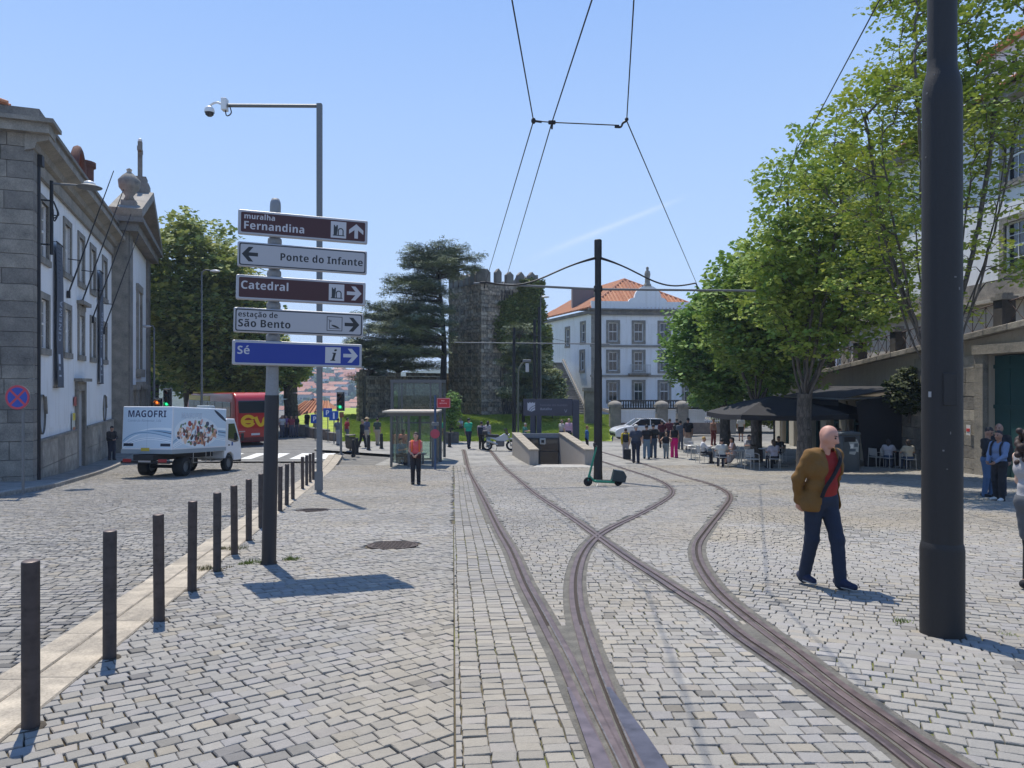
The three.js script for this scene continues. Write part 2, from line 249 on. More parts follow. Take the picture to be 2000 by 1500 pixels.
// ---- setts
const covers = [[G(767, 1064), 0.36], [G(612, 996), 0.33]];
const settMat = M([1, 1, 1], 0.86, { vc: true, tex: T.grain, s: 4, bump: 0.0035 });
const settFar = M([1, 1, 1], 0.88, { tex: T.grain, s: 4, bump: 0.0035 });
function settGeo(q, top, tone, tilt) { // q: convex outline [[x, d] ...]
  const n = q.length, cx = q.reduce((s, p) => s + p[0], 0) / n, cd = q.reduce((s, p) => s + p[1], 0) / n, a = [], c = [];
  const at = (p, k, h) => { const x = cx + (p[0] - cx) * k, d = cd + (p[1] - cd) * k; return [x, gy(d) + top + h + tilt[0] * (x - cx) + tilt[1] * (d - cd), -d]; };
  const r0 = q.map((p) => at(p, 1.0, -0.03)), r1 = q.map((p) => at(p, 1, -0.008)), r2 = q.map((p) => at(p, 0.94, -0.002)), r3 = q.map((p) => at(p, 0.8, 0));
  const tri = (A, B, C) => a.push(...A, ...B, ...C);
  for (let i = 0; i < n; i++) { const j = (i + 1) % n; for (const [u, w] of [[r0, r1], [r1, r2], [r2, r3]]) { tri(u[i], u[j], w[j]); tri(u[i], w[j], w[i]); } if (i > 0 && i < n - 1) tri(r3[0], r3[i], r3[i + 1]); }
  for (let i = 0; i < a.length / 3; i++) c.push(...tone);
  const g = new THREE.BufferGeometry(); g.setAttribute('position', new THREE.BufferAttribute(new Float32Array(a), 3)); g.setAttribute('color', new THREE.BufferAttribute(new Float32Array(c), 3)); g.computeVertexNormals();
  return g;
}
const clipLine = (q, f) => { const out = []; for (let i = 0; i < q.length; i++) { const A = q[i], B = q[(i + 1) % q.length], a = f(A[0], A[1]), b = f(B[0], B[1]); if (a >= 0) out.push(A); if ((a >= 0) !== (b >= 0)) { const t = a / (a - b); out.push([lerp(A[0], B[0], t), lerp(A[1], B[1], t)]); } } return out; };
// zone: { ang: course direction, w: course width, l: stone length, off, keep(x, d), lines: [f(x, d) >= 0], tone() , single: how many are parts of their own }
function layPaving(z, parent) {
  const ca = Math.cos(z.ang), sa = Math.sin(z.ang), list = [];
  let u0 = 1e9, u1 = -1e9, v0 = 1e9, v1 = -1e9;
  for (const [x, d] of z.hull) { const u = x * ca + d * sa, v = -x * sa + d * ca; u0 = Math.min(u0, u); u1 = Math.max(u1, u); v0 = Math.min(v0, v); v1 = Math.max(v1, v); }
  for (let v = v0; v < v1;) {
    const w = z.w * rr(0.93, 1.08); let row = z.row = (z.row || 0) + 1;
    for (let u = u0 + (z.shift ? -((row * z.shift) % z.l) + rr(-0.02, 0.02) : rr(-0.1, 0)); u < u1;) {
      const l = z.l * rr(z.shift ? 0.88 : 0.8, z.shift ? 1.12 : 1.22), um = u + l / 2, vm = v + w / 2, wob = (fbm(um * 0.35 + 7, vm * 0.35, 2) - 0.5) * (z.wave ?? 0.25);
      const x = um * ca - (vm + wob) * sa, d = um * sa + (vm + wob) * ca;
      if (Math.abs(x) < 0.74 * d + 2.2 && z.keep(x, d)) list.push({ x, d, l, w, in: Math.abs(x) < 0.70 * d && d > 3.15 });
      u += l;
    }
    v += w;
  }
  list.sort((a, b) => a.d - b.d);
  let singles = 0; const near = [], far = []; const gap = z.gap ?? 0.0035;
  for (const s of list) {
    const hl = s.l / 2 - gap, hw = s.w / 2 - gap; s.tone = z.tone(s.x, s.d); s.top = rr(-0.004, 0.004); s.rot = rr(-0.045, 0.045);
    if (s.d > 13) { far.push(s); continue; }
    const j = () => rr(-0.0065, 0.0045), c2 = Math.cos(z.ang + s.rot), s2 = Math.sin(z.ang + s.rot);
    let q = [[-hl, -hw], [hl, -hw], [hl, hw], [-hl, hw]].map(([a, b]) => { a += j(); b += j(); return [s.x + a * c2 - b * s2, s.d + a * s2 + b * c2]; });
    const [rd, rp] = railNear(s.x, s.d);
    if (rd < 0.26) { // cut the stone along the strip beside the rail
      const ux = rp.tx, ud = rp.td, side = Math.sign((s.x - rp.x) * ud - (s.d + rp.z) * ux) || 1, cutR = (x, d) => side * ((x - rp.x) * ud - (d + rp.z) * ux) - 0.122;
      q = clipLine(q, cutR); if (q.length < 3) continue;
    }
    for (const f of z.lines || []) if (q.some((p) => f(p[0], p[1]) < 0)) q = clipLine(q, f);
    if (q.length < 3) continue;
    if (Math.abs(q.reduce((t, p, i) => { const n = q[(i + 1) % q.length]; return t + p[0] * n[1] - n[0] * p[1]; }, 0)) < 0.003) continue;
    const g = settGeo(q, z.off + s.top, s.tone, [rr(-0.03, 0.03), rr(-0.03, 0.03)]);
    if (s.in && singles < z.single) { singles++; mb().add(g).build('sett', settMat, parent); } else near.push(wrapUV(strip(g)));
  }
  if (near.length) { const m = new THREE.Mesh(mergeGeometries(near), settMat); m.name = 'small_setts'; m.castShadow = m.receiveShadow = true; stuff(m); parent.add(m); }
  if (far.length) {
    const g = wrapUV(strip(new THREE.BoxGeometry(1, 1, 1))), q = [[-0.5, -0.5], [0.5, -0.5], [0.5, 0.5], [-0.5, 0.5]], a = [];
    const ring = (k, y) => q.map(([x, d]) => [x * k, y, -d * k]), R = [ring(1, -0.035), ring(1, -0.008), ring(0.88, 0)], tri = (A, B, C) => a.push(...A, ...B, ...C);
    for (let i = 0; i < 4; i++) { const n = (i + 1) % 4; for (let k = 0; k < 2; k++) { tri(R[k][i], R[k][n], R[k + 1][n]); tri(R[k][i], R[k + 1][n], R[k + 1][i]); } } tri(R[2][0], R[2][1], R[2][2]); tri(R[2][0], R[2][2], R[2][3]);
    const gg = new THREE.BufferGeometry(); gg.setAttribute('position', new THREE.BufferAttribute(new Float32Array(a), 3)); gg.computeVertexNormals(); wrapUV(gg);
    const im = new THREE.InstancedMesh(wrapUV(gg), settFar, far.length), m4 = new THREE.Matrix4(), Q = new THREE.Quaternion(), e = new THREE.Euler(), c = new THREE.Color();
    im.name = 'distant_setts'; im.castShadow = im.receiveShadow = true; stuff(im);
    far.forEach((s, i) => { e.set(rr(-0.03, 0.03) + Math.atan(-(gy(s.d + 0.1) - gy(s.d)) / 0.1) * -1, z.ang + s.rot, rr(-0.03, 0.03), 'XYZ'); Q.setFromEuler(e); m4.compose(V(s.x, gy(s.d) + z.off + s.top, -s.d), Q, V(s.l - 2 * gap, 1, s.w - 2 * gap)); im.setMatrixAt(i, m4); c.setRGB(...s.tone); im.setColorAt(i, c); });
    parent.add(im);
  }
  return list.length;
}
const tones = (base, warm, spread = 0.10) => (x, d) => { const p = fbm(x * 0.5 + 11, d * 0.5, 3), odd = rnd(), k = (1 + (rnd() - 0.5) * 2 * spread + (p - 0.5) * 0.35) * (odd < 0.035 ? 0.66 : odd > 0.98 ? 1.13 : 1), w = rnd() < 0.07 ? 0.8 : rnd() * 0.3 + warm * sstep(0.4, 0.75, fbm(x * 0.35 + 3, d * 0.35 + 8, 3)), b = rnd() < 0.2 ? 0.04 : 0; return [base * k * (1.05 + 0.10 * w), base * k * (1 + 0.01 * w), base * k * (0.91 - 0.13 * w + b)]; };
reseed(77);
const clear = (x, d) => covers.every(([c, r]) => Math.hypot(c.x - x, -c.z - d) > r + 0.05) && railDist(x, d) > (d < 13 ? 0.07 : 0.13) && !T.fills.some((q) => inPoly(q, x, d));
layPaving({ ang: 0.66, w: 0.11, l: 0.122, shift: 0.047, off: 0, hull: [[-9, 1.5], [0, 1.5], [0, 34], [-9, 34]], single: 300, keep: (x, d) => d > 2.4 && d < SETT_END - 0.1 && x > kerbIn(d) - (d < 13 ? 0.07 : 0) && x < border(d) + (d < 13 ? 0.07 : -0.03) && clear(x, d), lines: [(x, d) => border(d) - 0.005 - x, (x, d) => x - kerbIn(d) - 0.01], tone: tones(0.268, 0.6) }, pavementBed);
const brLine = (() => { const q = railLines.bRight.map((p) => [p.x, -p.z]).filter(([x, d]) => d < 17.9).sort((a, b) => a[1] - b[1]); return (d) => { if (d > 17.8) return 5.4; let i = 0; while (i < q.length - 2 && q[i + 1][1] < d) i++; return lerp(q[i][0], q[i + 1][0], clamp((d - q[i][1]) / (q[i + 1][1] - q[i][1] + 1e-6), 0, 1)); }; })();
const notPit = (x, d) => d < PIT.n - 1.1 || x < PIT.l(d) - 0.3 || x > PIT.r(d) + 0.3;
const alLine = (() => { const q = railLines.aLeft.map((p) => [p.x, -p.z]).sort((a, b) => a[1] - b[1]); return (d) => { let i = 0; while (i < q.length - 2 && q[i + 1][1] < d) i++; return lerp(q[i][0], q[i + 1][0], clamp((d - q[i][1]) / (q[i + 1][1] - q[i][1] + 1e-6), 0, 1)); }; })();
layPaving({ ang: Math.PI / 2 + 0.081, w: 0.135, l: 0.102, off: 0, wave: 0.05, hull: [[-3.5, 1.5], [1.5, 1.5], [1.5, 34], [-3.5, 34]], single: 150, keep: (x, d) => d > 2.4 && d < SETT_END - 0.1 && x > border(d) - (d < 13 ? 0.06 : -0.03) && x < alLine(d) && clear(x, d) && notPit(x, d), lines: [(x, d) => x - border(d) - 0.006], tone: tones(0.268, 0.5) }, trackBed);
layPaving({ ang: 0.02, w: 0.112, l: 0.122, shift: 0.05, off: 0, wave: 0.12, hull: [[-3.5, 1.5], [9, 1.5], [9, 34], [-3.5, 34]], single: 150, keep: (x, d) => d > 2.4 && d < SETT_END - 0.1 && x > alLine(d) && x < brLine(d) && clear(x, d) && notPit(x, d), tone: tones(0.268, 0.5) }, trackBed);
layPaving({ ang: -0.42, w: 0.112, l: 0.13, off: 0, wave: 0.9, hull: [[2, 1.5], [18.2, 1.5], [18.2, 34], [2, 34]], single: 0, keep: (x, d) => d > 2.4 && d < SETT_END - 0.1 && x > brLine(d) && x < 17.95 && clear(x, d), tone: tones(0.268, 0.9) }, trackBed);
// ---- kerb of the near pavement: two rows of long granite pieces
{
  const k = new THREE.Group(); k.name = 'kerb'; struct(k); scene.add(k); reseed(5);
  const pale = [0.52, 0.56, 0.49].map((b) => M([b * 1.12, b * 0.98, b * 0.78], 0.85, { tex: T.stone, s: 1.1, bump: 0.004 }));
  const piece = (fa, fb, d0, d1, top, mat) => { const A = [fa(d0), d0], B = [fb(d0), d0], C = [fb(d1), d1], D = [fa(d1), d1], g = 0.004; const v = ([x, d], h, s, e) => V(x + s * g, gy(d) + h, -(d + e * g)); const up = [v(A, top, 2, 1), v(B, top, -2, 1), v(C, top, -2, -1), v(D, top, 2, -1)], mid = [v(A, top - 0.012, 0, 0.5), v(B, top - 0.012, 0, 0.5), v(C, top - 0.012, 0, -0.5), v(D, top - 0.012, 0, -0.5)], lo = mid.map((p) => V(p.x, p.y - 0.16, p.z)); const m = mb().poly([up[0], up[1], up[2], up[3]]); for (let i = 0; i < 4; i++) { const j = (i + 1) % 4; m.poly([mid[i], mid[j], up[j], up[i]]).poly([lo[i], lo[j], mid[j], mid[i]]); } m.build('kerb_stone', mat, k); };
  for (let d = 1.6; d < 40;) { const e = d + rr(0.95, 1.25); piece(kerbOut, (x) => lerp(kerbOut(x), kerbIn(x), 0.45), d, e, 0.012, pale[Math.floor(rnd() * 3)]); d = e; }
  for (let d = 1.3; d < 40;) { const e = d + rr(1.0, 1.5); piece((x) => lerp(kerbOut(x), kerbIn(x), 0.455), kerbIn, d, e, 0.004, pale[Math.floor(rnd() * 3)]); d = e; }
}
// ---- road of darker setts, then worn asphalt with a crossing
const farKerb = [[-10.2, 6], [-12.6, 13], [-14.1, 20], [-14.6, 23], [-17.1, 29.7], [-19.6, 36.5], [-23.5, 47], [-29, 60], [-36, 75]];
const fk = (d) => { let i = 0; while (i < farKerb.length - 2 && farKerb[i + 1][1] < d) i++; const a = farKerb[i], b = farKerb[i + 1]; return lerp(a[0], b[0], (d - a[1]) / (b[1] - a[1])); };
const roadBed = struct(fineSheet('road', (d) => Math.max(fk(d), -0.86 * d - 4), kerbOut, 2.5, 37, ROAD - 0.02, M([0.085, 0.083, 0.08], 0.95, { tex: T.stone, s: 1 })));
reseed(99);
layPaving({ ang: 0.12, w: 0.115, l: 0.15, off: ROAD, wave: 0.5, gap: 0.008, hull: [[-22, 2.5], [-2.9, 2.5], [-2.9, 37], [-22, 37]], single: 300, keep: (x, d) => d > 3 && d < 36.8 && x < kerbOut(d) - 0.06 && x > fk(d) + 0.08, lines: [(x, d) => kerbOut(d) - 0.01 - x], tone: tones(0.235, 0.1, 0.22) }, roadBed);
const asphalt = M([0.27, 0.27, 0.265], 0.9, { tex: T.stone, s: 0.5, bump: 0.003 });
const kOut2 = (d) => d < 38 ? kerbOut(d) : kerbOut(38) - (d - 38) * 0.9;
struct(sheet('far_road', [[fk(37), 37], [kerbOut(37), 37], [kerbOut(40), 40], [-12, 44], [-13, 50], [-9, 54], [-4, 60], [-6, 66], [-30, 74], [fk(72), 72], [fk(60), 60], [fk(47), 47]], ROAD + 0.06, asphalt, 1));
const wornPaint = M([0.36, 0.36, 0.35], 0.85, { tex: T.masonry, s: 2 });
const paint = M([0.72, 0.72, 0.69], 0.8, { tex: T.stain, s: 1 });
for (let i = 0; i < 7; i++) { const a = -18.4 + i * 1.32; tag(sheet(numbered('crossing_stripe'), [[a, 38.5], [a + 0.62, 38.5], [a + 0.3, 42], [a - 0.32, 42]], ROAD + 0.066, paint, 1), 'broad white painted stripe of the pedestrian crossing ahead of the truck', 'road marking', 'stripes of the pedestrian crossing'); }
for (const [i, [x0, y0, x1, y1]] of [[195, 1003, 250, 986], [455, 934, 470, 927], [-30, 1084, 12, 1068]].entries()) { const a = G(x0, y0, ROAD), b = G(x1, y1, ROAD); tag(sheet(numbered('lane_dash'), [[a.x - 0.06, -a.z], [a.x + 0.06, -a.z], [b.x + 0.06, -b.z], [b.x - 0.06, -b.z]], ROAD + 0.008, wornPaint, 1), ['worn white lane dash on the dark setts behind the truck', 'worn white lane dash beside the truck front wheel', 'worn white lane dash nearest to the first bollard'][i], 'road marking'); }
// ---- far pavement along the museum
{
  const farPav = [...farKerb.map((p) => p), [-46, 75], [-30, 41], [-24.5, 34], [-20, 22], [-26, 18], [-26, 6]];
  struct(sheet('far_pavement', farPav, 0, M([0.36, 0.345, 0.32], 0.88, { tex: T.stone, s: 0.6, bump: 0.004 }), 1));
  const k = new THREE.Group(); k.name = 'far_kerb'; struct(k); scene.add(k); reseed(9);
  const km = [0.5, 0.45, 0.55].map((b) => M([b, b * 0.94, b * 0.84], 0.85, { tex: T.stone, s: 1 }));
  for (let d = 6; d < 60;) { const e = d + rr(1.1, 1.4), a = V(fk(d), gy(d) - 0.06, -d), b = V(fk(e), gy(e) - 0.06, -e), L = a.distanceTo(b), m = a.clone().add(b).multiplyScalar(0.5); const me = mb().rbox(L - 0.008, 0.2, 0.24, 0.02).build('kerb_stone', km[Math.floor(rnd() * 3)], k); me.position.set(m.x + 0.05, m.y - 0.03, m.z); me.lookAt(b.x + 0.05, b.y - 0.03, b.z); me.rotateY(Math.PI / 2); d = e; }
}
// ---- iron covers
covers.forEach(([c, r], i) => {
  const t = thing('manhole_cover', ['round iron manhole cover in the pavement beside the sign shadow', 'round iron manhole cover near the foot of the camera post'][i], 'manhole cover', V(c.x, c.y, c.z)); t.rotation.x = Math.atan(-0.0655);
  const rim = M([0.10, 0.075, 0.065], 0.7, { metal: 0.4, tex: T.rust, s: 3 });
  mb().lathe([[r - 0.03, 0.002], [r, 0.004], [r + 0.01, 0.002], [r + 0.012, -0.02]], 40).build('rim', rim, t);
  mb().lathe([[0, -0.002], [r - 0.035, -0.002]], 40).build('lid', rim, t);
  const rb = mb(); for (let k = -7; k <= 7; k++) { const z = k * r / 8, w = Math.sqrt(Math.max(0, (r - 0.05) ** 2 - z * z)); for (let q = -6; q < 6; q++) { const x = (q + 0.5) * r / 6.5; if (Math.abs(x) < w - 0.02) rb.box(r / 9, 0.005, r / 14, x, 0.001, z); } } stuff(rb.build('tread_pattern', rim, t));
});
// ---------------------------------------------------------------- street furniture
function canvasTex(w, h, draw) { const c = document.createElement('canvas'); c.width = w; c.height = h; const x = c.getContext('2d'); draw(x, w, h); const t = new THREE.CanvasTexture(c); t.colorSpace = THREE.SRGBColorSpace; t.anisotropy = 8; t.needsUpdate = true; return t; }
function facePlane(w, h, tex, rough = 0.5, extra = {}) { const m = new THREE.Mesh(new THREE.PlaneGeometry(w, h), new THREE.MeshStandardMaterial({ map: tex, roughness: rough, ...extra })); m.castShadow = m.receiveShadow = true; return m; }
const onG = (px, py, off = 0) => G(px, py, off);
const LIE = Math.atan(0.0655);
// ---- bollards along the kerb
{
  const rusty = [[0.085, 0.068, 0.064], [0.075, 0.066, 0.066], [0.095, 0.074, 0.066]].map((c) => M(c, 0.62, { metal: 0.25, tex: T.rust, s: 3, bump: 0.001 }));
  const rim = M([0.16, 0.125, 0.115], 0.5, { metal: 0.4, tex: T.rust, s: 4 });
  const spots = [[60, 1420], [214, 1285], [311, 1212], [375, 1153], [424, 1115], [458, 1083], [486, 1055], [510, 1031], [530, 1012], [547, 998], [560, 987], [572, 975], [591, 955], [599, 948], [606, 942], [612, 937]];
  const lab = ['brown steel bollard at the broad end of the row, casting a shadow on the setts', 'second brown steel bollard in the row, counted from its broad kerb end', 'third brown steel bollard in the row, counted from its broad kerb end', 'fourth brown steel bollard in the row, counted from its broad kerb end', 'fifth brown steel bollard in the row, with dry weeds at its foot', 'sixth brown steel bollard in the row, just before the sign post weeds', 'seventh brown steel bollard, the last but one before the black sign post', 'eighth brown steel bollard, beside the black lower part of the sign post', 'brown steel bollard hidden behind the black sign post'];
  spots.forEach(([x, y], i) => {
    const p = onG(x, y), far = i > 8, t = thing('bollard', far ? (i < 12 ? 'slim brown bollard in the group of three between sign post and camera post' : 'slim brown bollard in the far group of four beside the grey camera post') : lab[i], 'bollard', p, 0, far ? (i < 12 ? 'three bollards behind the sign post' : 'four bollards by the camera post') : 'bollards along the kerb');
    const h = 0.93, r = 0.0455; t.rotation.z = (hash(i, 3) - 0.5) * 0.02;
    mb().lathe([[r, -0.05], [r, h - 0.012], [r - 0.002, h - 0.004]], 24).build('tube', rusty[i % 3], t);
    mb().lathe([[r - 0.002, h - 0.004], [r - 0.008, h + 0.001], [0, h + 0.003]], 24).build('cap', rim, t);
    mb().lathe([[r, 0.002], [r + 0.028, 0.003], [r + 0.034, -0.01]], 18).build('foot_collar', soil, t);
  });
}
// ---- direction sign
{
  const b = onG(525, 1101), t = thing('direction_sign_post', 'tall post with five stacked direction signs, grey above and black below', 'sign post', b);
  t.rotation.z = -0.0185;
  const grey = M([0.26, 0.27, 0.28], 0.6, { metal: 0.2, tex: T.grain, s: 2 }), blk = M([0.016, 0.017, 0.022], 0.45, { bump: 0.001, s: 4 });
  const H = (py) => PY(py, 9.0) - b.y;
  mb().lathe([[0.10, -0.05], [0.10, 0.02], [0.088, 0.03], [0.086, H(772)], [0.07, H(772) + 0.002]], 28).build('black_sleeve', blk, t);
  mb().lathe([[0.08, H(772)], [0.072, H(700)], [0.066, H(400)], [0.062, H(392)], [0.045, H(385)], [0, H(383)]], 28).build('pole', grey, t);
  const rows = [440, 501.5, 565, 628, 690.5], specs = [
    ['#3c1418', '#b4b4b7', (c) => { c.fillStyle = '#b4b4b7'; c.font = 'bold 60px sans-serif'; c.fillText('muralha', 34, 66); c.font = 'bold 88px sans-serif'; c.fillText('Fernandina', 30, 150); fort(c, 724, 24); arrow(c, 936, 94, -Math.PI / 2, '#b4b4b7'); }],
    ['#a5a5a8', '#16181c', (c) => { c.fillStyle = '#1a1c20'; arrow(c, 86, 94, Math.PI, '#1a1c20'); c.font = 'bold 84px sans-serif'; c.textAlign = 'right'; c.fillText('Ponte do Infante', 1000, 126); c.textAlign = 'left'; }, true],
    ['#3c1418', '#b4b4b7', (c) => { c.fillStyle = '#b4b4b7'; c.font = 'bold 92px sans-serif'; c.fillText('Catedral', 24, 108); fort(c, 724, 24); arrow(c, 936, 94, 0, '#b4b4b7'); }],
    ['#a5a5a8', '#16181c', (c) => { c.fillStyle = '#1a1c20'; c.font = 'bold 60px sans-serif'; c.fillText('estação de', 22, 68); c.font = 'bold 86px sans-serif'; c.fillText('São Bento', 22, 150); c.lineWidth = 5; c.strokeStyle = '#1a1c20'; c.strokeRect(728, 34, 124, 118); c.lineWidth = 4; c.beginPath(); c.moveTo(748, 60); c.lineTo(748, 134); c.lineTo(840, 134); c.moveTo(738, 60); c.lineTo(764, 70); c.lineTo(748, 80); c.stroke(); c.beginPath(); c.ellipse(796, 116, 34, 8, 0.35, 0, 7); c.fill(); arrow(c, 936, 94, 0, '#1a1c20'); }, true],
    ['#0d2f86', '#b4b4b7', (c) => { c.fillStyle = '#b4b4b7'; c.font = 'bold 92px sans-serif'; c.fillText('Sé', 26, 106); c.fillRect(724, 26, 128, 136); c.fillStyle = '#16181c'; c.font = 'italic bold 130px serif'; c.fillText('i', 764, 142); arrow(c, 936, 94, 0, '#b4b4b7'); }]];
  function arrow(c, x, y, a, f) { c.save(); c.translate(x, y); c.rotate(a); c.fillStyle = f; c.beginPath(); for (const [px, py] of [[-62, -15], [10, -15], [-26, -60], [10, -60], [62, 0], [10, 60], [-26, 60], [10, 15], [-62, 15]]) c.lineTo(px, py); c.fill(); c.restore(); }
  function fort(c, x, y) { c.fillStyle = '#b4b4b7'; c.fillRect(x, y, 128, 140); c.fillStyle = '#22262a'; c.beginPath(); for (const [px, py] of [[24, 118], [24, 30], [34, 30], [34, 42], [46, 42], [46, 30], [58, 30], [58, 60], [50, 118]]) c.lineTo(x + px, y + py); c.fill(); c.lineWidth = 9; c.strokeStyle = '#22262a'; c.beginPath(); c.arc(x + 82, y + 78, 20, Math.PI, 0); c.lineTo(x + 102, y + 118); c.moveTo(x + 62, y + 78); c.lineTo(x + 62, y + 118); c.stroke(); c.fillRect(x + 18, y + 114, 96, 8); }
  const W = 1.56, Hh = 0.305, al = M([0.42, 0.42, 0.43], 0.45, { metal: 0.3, tex: T.grain, s: 3 });
  rows.forEach((py, i) => {
    const [bg, edge, draw, inner] = specs[i], s = new THREE.Group(); s.name = 'sign_plate'; t.add(s);
    const off = [0.37, 0.37, 0.36, 0.34, 0.33][i]; s.position.set(off * Math.cos(0.36) + 0.02, H(py), -off * Math.sin(0.36) + 0.12); s.rotation.y = 0.36 + (i - 2) * 0.008;
    mb().rbox(W, Hh, 0.055, 0.02).build('panel_frame', al, s);
    const tex = canvasTex(1024, 190, (c, w, h) => { c.fillStyle = '#a2a3a7'; c.fillRect(0, 0, w, h); const rrect = (m, r, f) => { c.fillStyle = f; c.beginPath(); c.roundRect(m, m, w - 2 * m, h - 2 * m, r); c.fill(); }; if (inner) { rrect(4, 16, '#16181c'); rrect(13, 12, bg); } else rrect(13, 12, bg); draw(c); });
    const f = facePlane(W - 0.03, Hh - 0.024, tex, 0.42); f.name = 'sign_face'; f.position.z = 0.0295; s.add(f);
    mb().box(0.16, 0.05, 0.1, -off, 0, -0.06).build('clamp', grey, s);
    const ring = mb().lathe([[0.066, -0.05], [0.083, -0.035], [0.086, 0], [0.083, 0.035], [0.066, 0.05]], 24, 0, H(py) + 0.2, 0).build('collar', grey, t); if (i === 0) ring.position.y = -0.39;
  });
}
// ---- camera post
{
  const b = onG(624, 964), d = -b.z, t = thing('camera_post', 'tall grey square post with a side arm carrying a white dome camera', 'camera post', b), H = (py) => PY(py, d) - b.y;
  mb().box(0.13, H(203) + 0.05, 0.13, 0, H(203) / 2 - 0.025, 0).build('post', mats.galv, t);
  mb().box(0.22, 0.5, 0.012, 0, 0.35, 0.072).build('service_door', mats.galv, t); mb().rbox(0.3, 0.03, 0.3, 0.008, 0, 0.005, 0).build('base_plate', mats.galv, t);
  const x1 = PX(452, d) - b.x; mb().bar(V(0, H(207), 0), V(x1, H(213), 0.25), 0.05, 0.05, 4).build('arm', mats.galv, t);
  const white = M([0.7, 0.7, 0.68], 0.4); const ca = new THREE.Group(); ca.name = 'dome_camera'; ca.position.set(x1, H(213), 0.25); t.add(ca);
  mb().rbox(0.14, 0.32, 0.2, 0.02, -0.08, 0.02, 0).build('mount_box', white, ca); mb().tube([V(-0.12, 0.02, 0), V(-0.3, 0.08, 0), V(-0.44, 0.02, 0), V(-0.48, -0.05, 0)], 0.03, 8).build('gooseneck', white, ca);
  mb().lathe([[0, 0.14], [0.07, 0.13], [0.12, 0.08], [0.13, 0], [0.125, -0.03]], 20, -0.48, -0.16, 0).build('housing', white, ca); mb().lathe([[0.115, -0.03], [0.1, -0.09], [0.05, -0.13], [0, -0.14]], 20, -0.48, -0.16, 0).build('dome', mats.glass, ca);
  mb().tube([V(0.05, 0, 0.02), V(0.1, -0.2, 0.02), V(-0.02, -0.28, 0.02), V(-0.06, -0.1, 0.02)], 0.015, 6).build('cable', mats.black, ca);
}
// ---- overhead line poles
const poleMat = M([0.0165, 0.0155, 0.0155], 0.62, { metal: 0.0, bump: 0.0015, s: 5, tex: T.grain });
{
  const b = onG(1840, 1238); const t = thing('tram_mast', 'massive dark grey steel mast standing in the setts beside the walking man', 'mast', b);
  const d = -b.z, H = (py) => PY(py, d) - b.y;
  mb().lathe([[0.163, -0.1], [0.163, H(1072)], [0.158, H(1064)], [0.150, H(1058)]], 40).build('base_section', poleMat, t);
  mb().lathe([[0.150, H(1058)], [0.1465, H(200)], [0.142, H(172)], [0.125, H(150)], [0.112, H(138)], [0.108, H(120)]], 40).build('middle_section', poleMat, t);
  mb().lathe([[0.108, H(120)], [0.104, 8.2], [0.09, 8.24], [0, 8.25]], 32).build('upper_section', poleMat, t);
  mb().rbox(0.11, 0.26, 0.02, 0.006, -0.02, H(760), 0.142).build('maintenance_hatch', poleMat, t);
  mb().box(0.01, 0.045, 0.022, 0, 0, 0).build('number_sticker', M([0.32, 0.32, 0.32], 0.6), t).position.set(-0.135, H(770), 0.064); t.children.at(-1).rotation.y = 0.44;
  { const r = mb(); for (let i = 0; i < 26; i++) { const a = hash(i, 7) * 6.28, y = hash(i, 8) * 4.6 + 0.3, q = y < 1.02 ? 0.1635 : 0.15; r.box(0.006 + 0.014 * hash(i, 9), 0.005 + 0.018 * hash(i, 10), 0.0012, Math.sin(a) * q, y, Math.cos(a) * q, a); } stuff(r.build('paint_chips', M([0.16, 0.155, 0.15], 0.7), t)); }
}
{
  const b = onG(1168, 938), d = -b.z, H = (py) => PY(py, d) - b.y, t = thing('tram_mast', 'dark mast with long cross arms and sagging cables beside the green scooter', 'mast', b);
  mb().lathe([[0.165, -0.1], [0.145, 0.3], [0.135, H(725)], [0.118, H(715)]], 28).build('base_section', poleMat, t);
  mb().lathe([[0.118, H(715)], [0.108, H(505)], [0.1, H(503)]], 28).build('upper_section', poleMat, t); mb().lathe([[0.128, H(506)], [0.128, H(470)], [0.11, H(468)], [0, H(468)]], 28).build('top_cap', poleMat, t);
  const L = P(925, 553, 23.2).sub(b), R = P(1475, 568, 25.2).sub(b), m = V(0, H(565), 0);
  mb().bar(V(0, H(565), 0), L, 0.042, 0.036).build('cross_arm', mats.galv, t); mb().bar(m, R, 0.042, 0.036).build('cross_arm', mats.galv, t);
  mb().lathe([[0.13, H(570)], [0.15, H(568)], [0.15, H(560)], [0.13, H(558)]], 24).build('clamp', poleMat, t);
  const cab = (end, hook) => { const c = mb(), s = V(0, H(504), 0), pts = []; for (let i = 0; i <= 10; i++) { const q = i / 10, p = s.clone().lerp(end, q); p.y -= Math.sin(q * Math.PI) * 0.25 - Math.sin(q * Math.PI * 2) * 0.12; pts.push(p); } c.tube(pts, 0.028, 6); c.tube(pts.map((p, i) => V(p.x, p.y + (i < 3 ? 0.05 - i * 0.02 : 0), p.z + 0.02)), 0.02, 6); c.tube([end, end.clone().add(V(0.05 * hook, -0.06, 0)), end.clone().add(V(0.06 * hook, -0.2, 0))], 0.022, 6); c.build('feeder_cable', mats.black, t); };
  cab(P(1358, 553, 24.7).sub(b), 1); cab(P(950, 551, 23.3).sub(b), -1);
  mb().rbox(0.22, 0.06, 0.1, 0.02, L.x + 0.3, L.y + 0.02, L.z).build('insulator', mats.black, t); mb().rbox(0.22, 0.06, 0.1, 0.02, R.x - 1.8, R.y, R.z).build('insulator', mats.black, t);
}
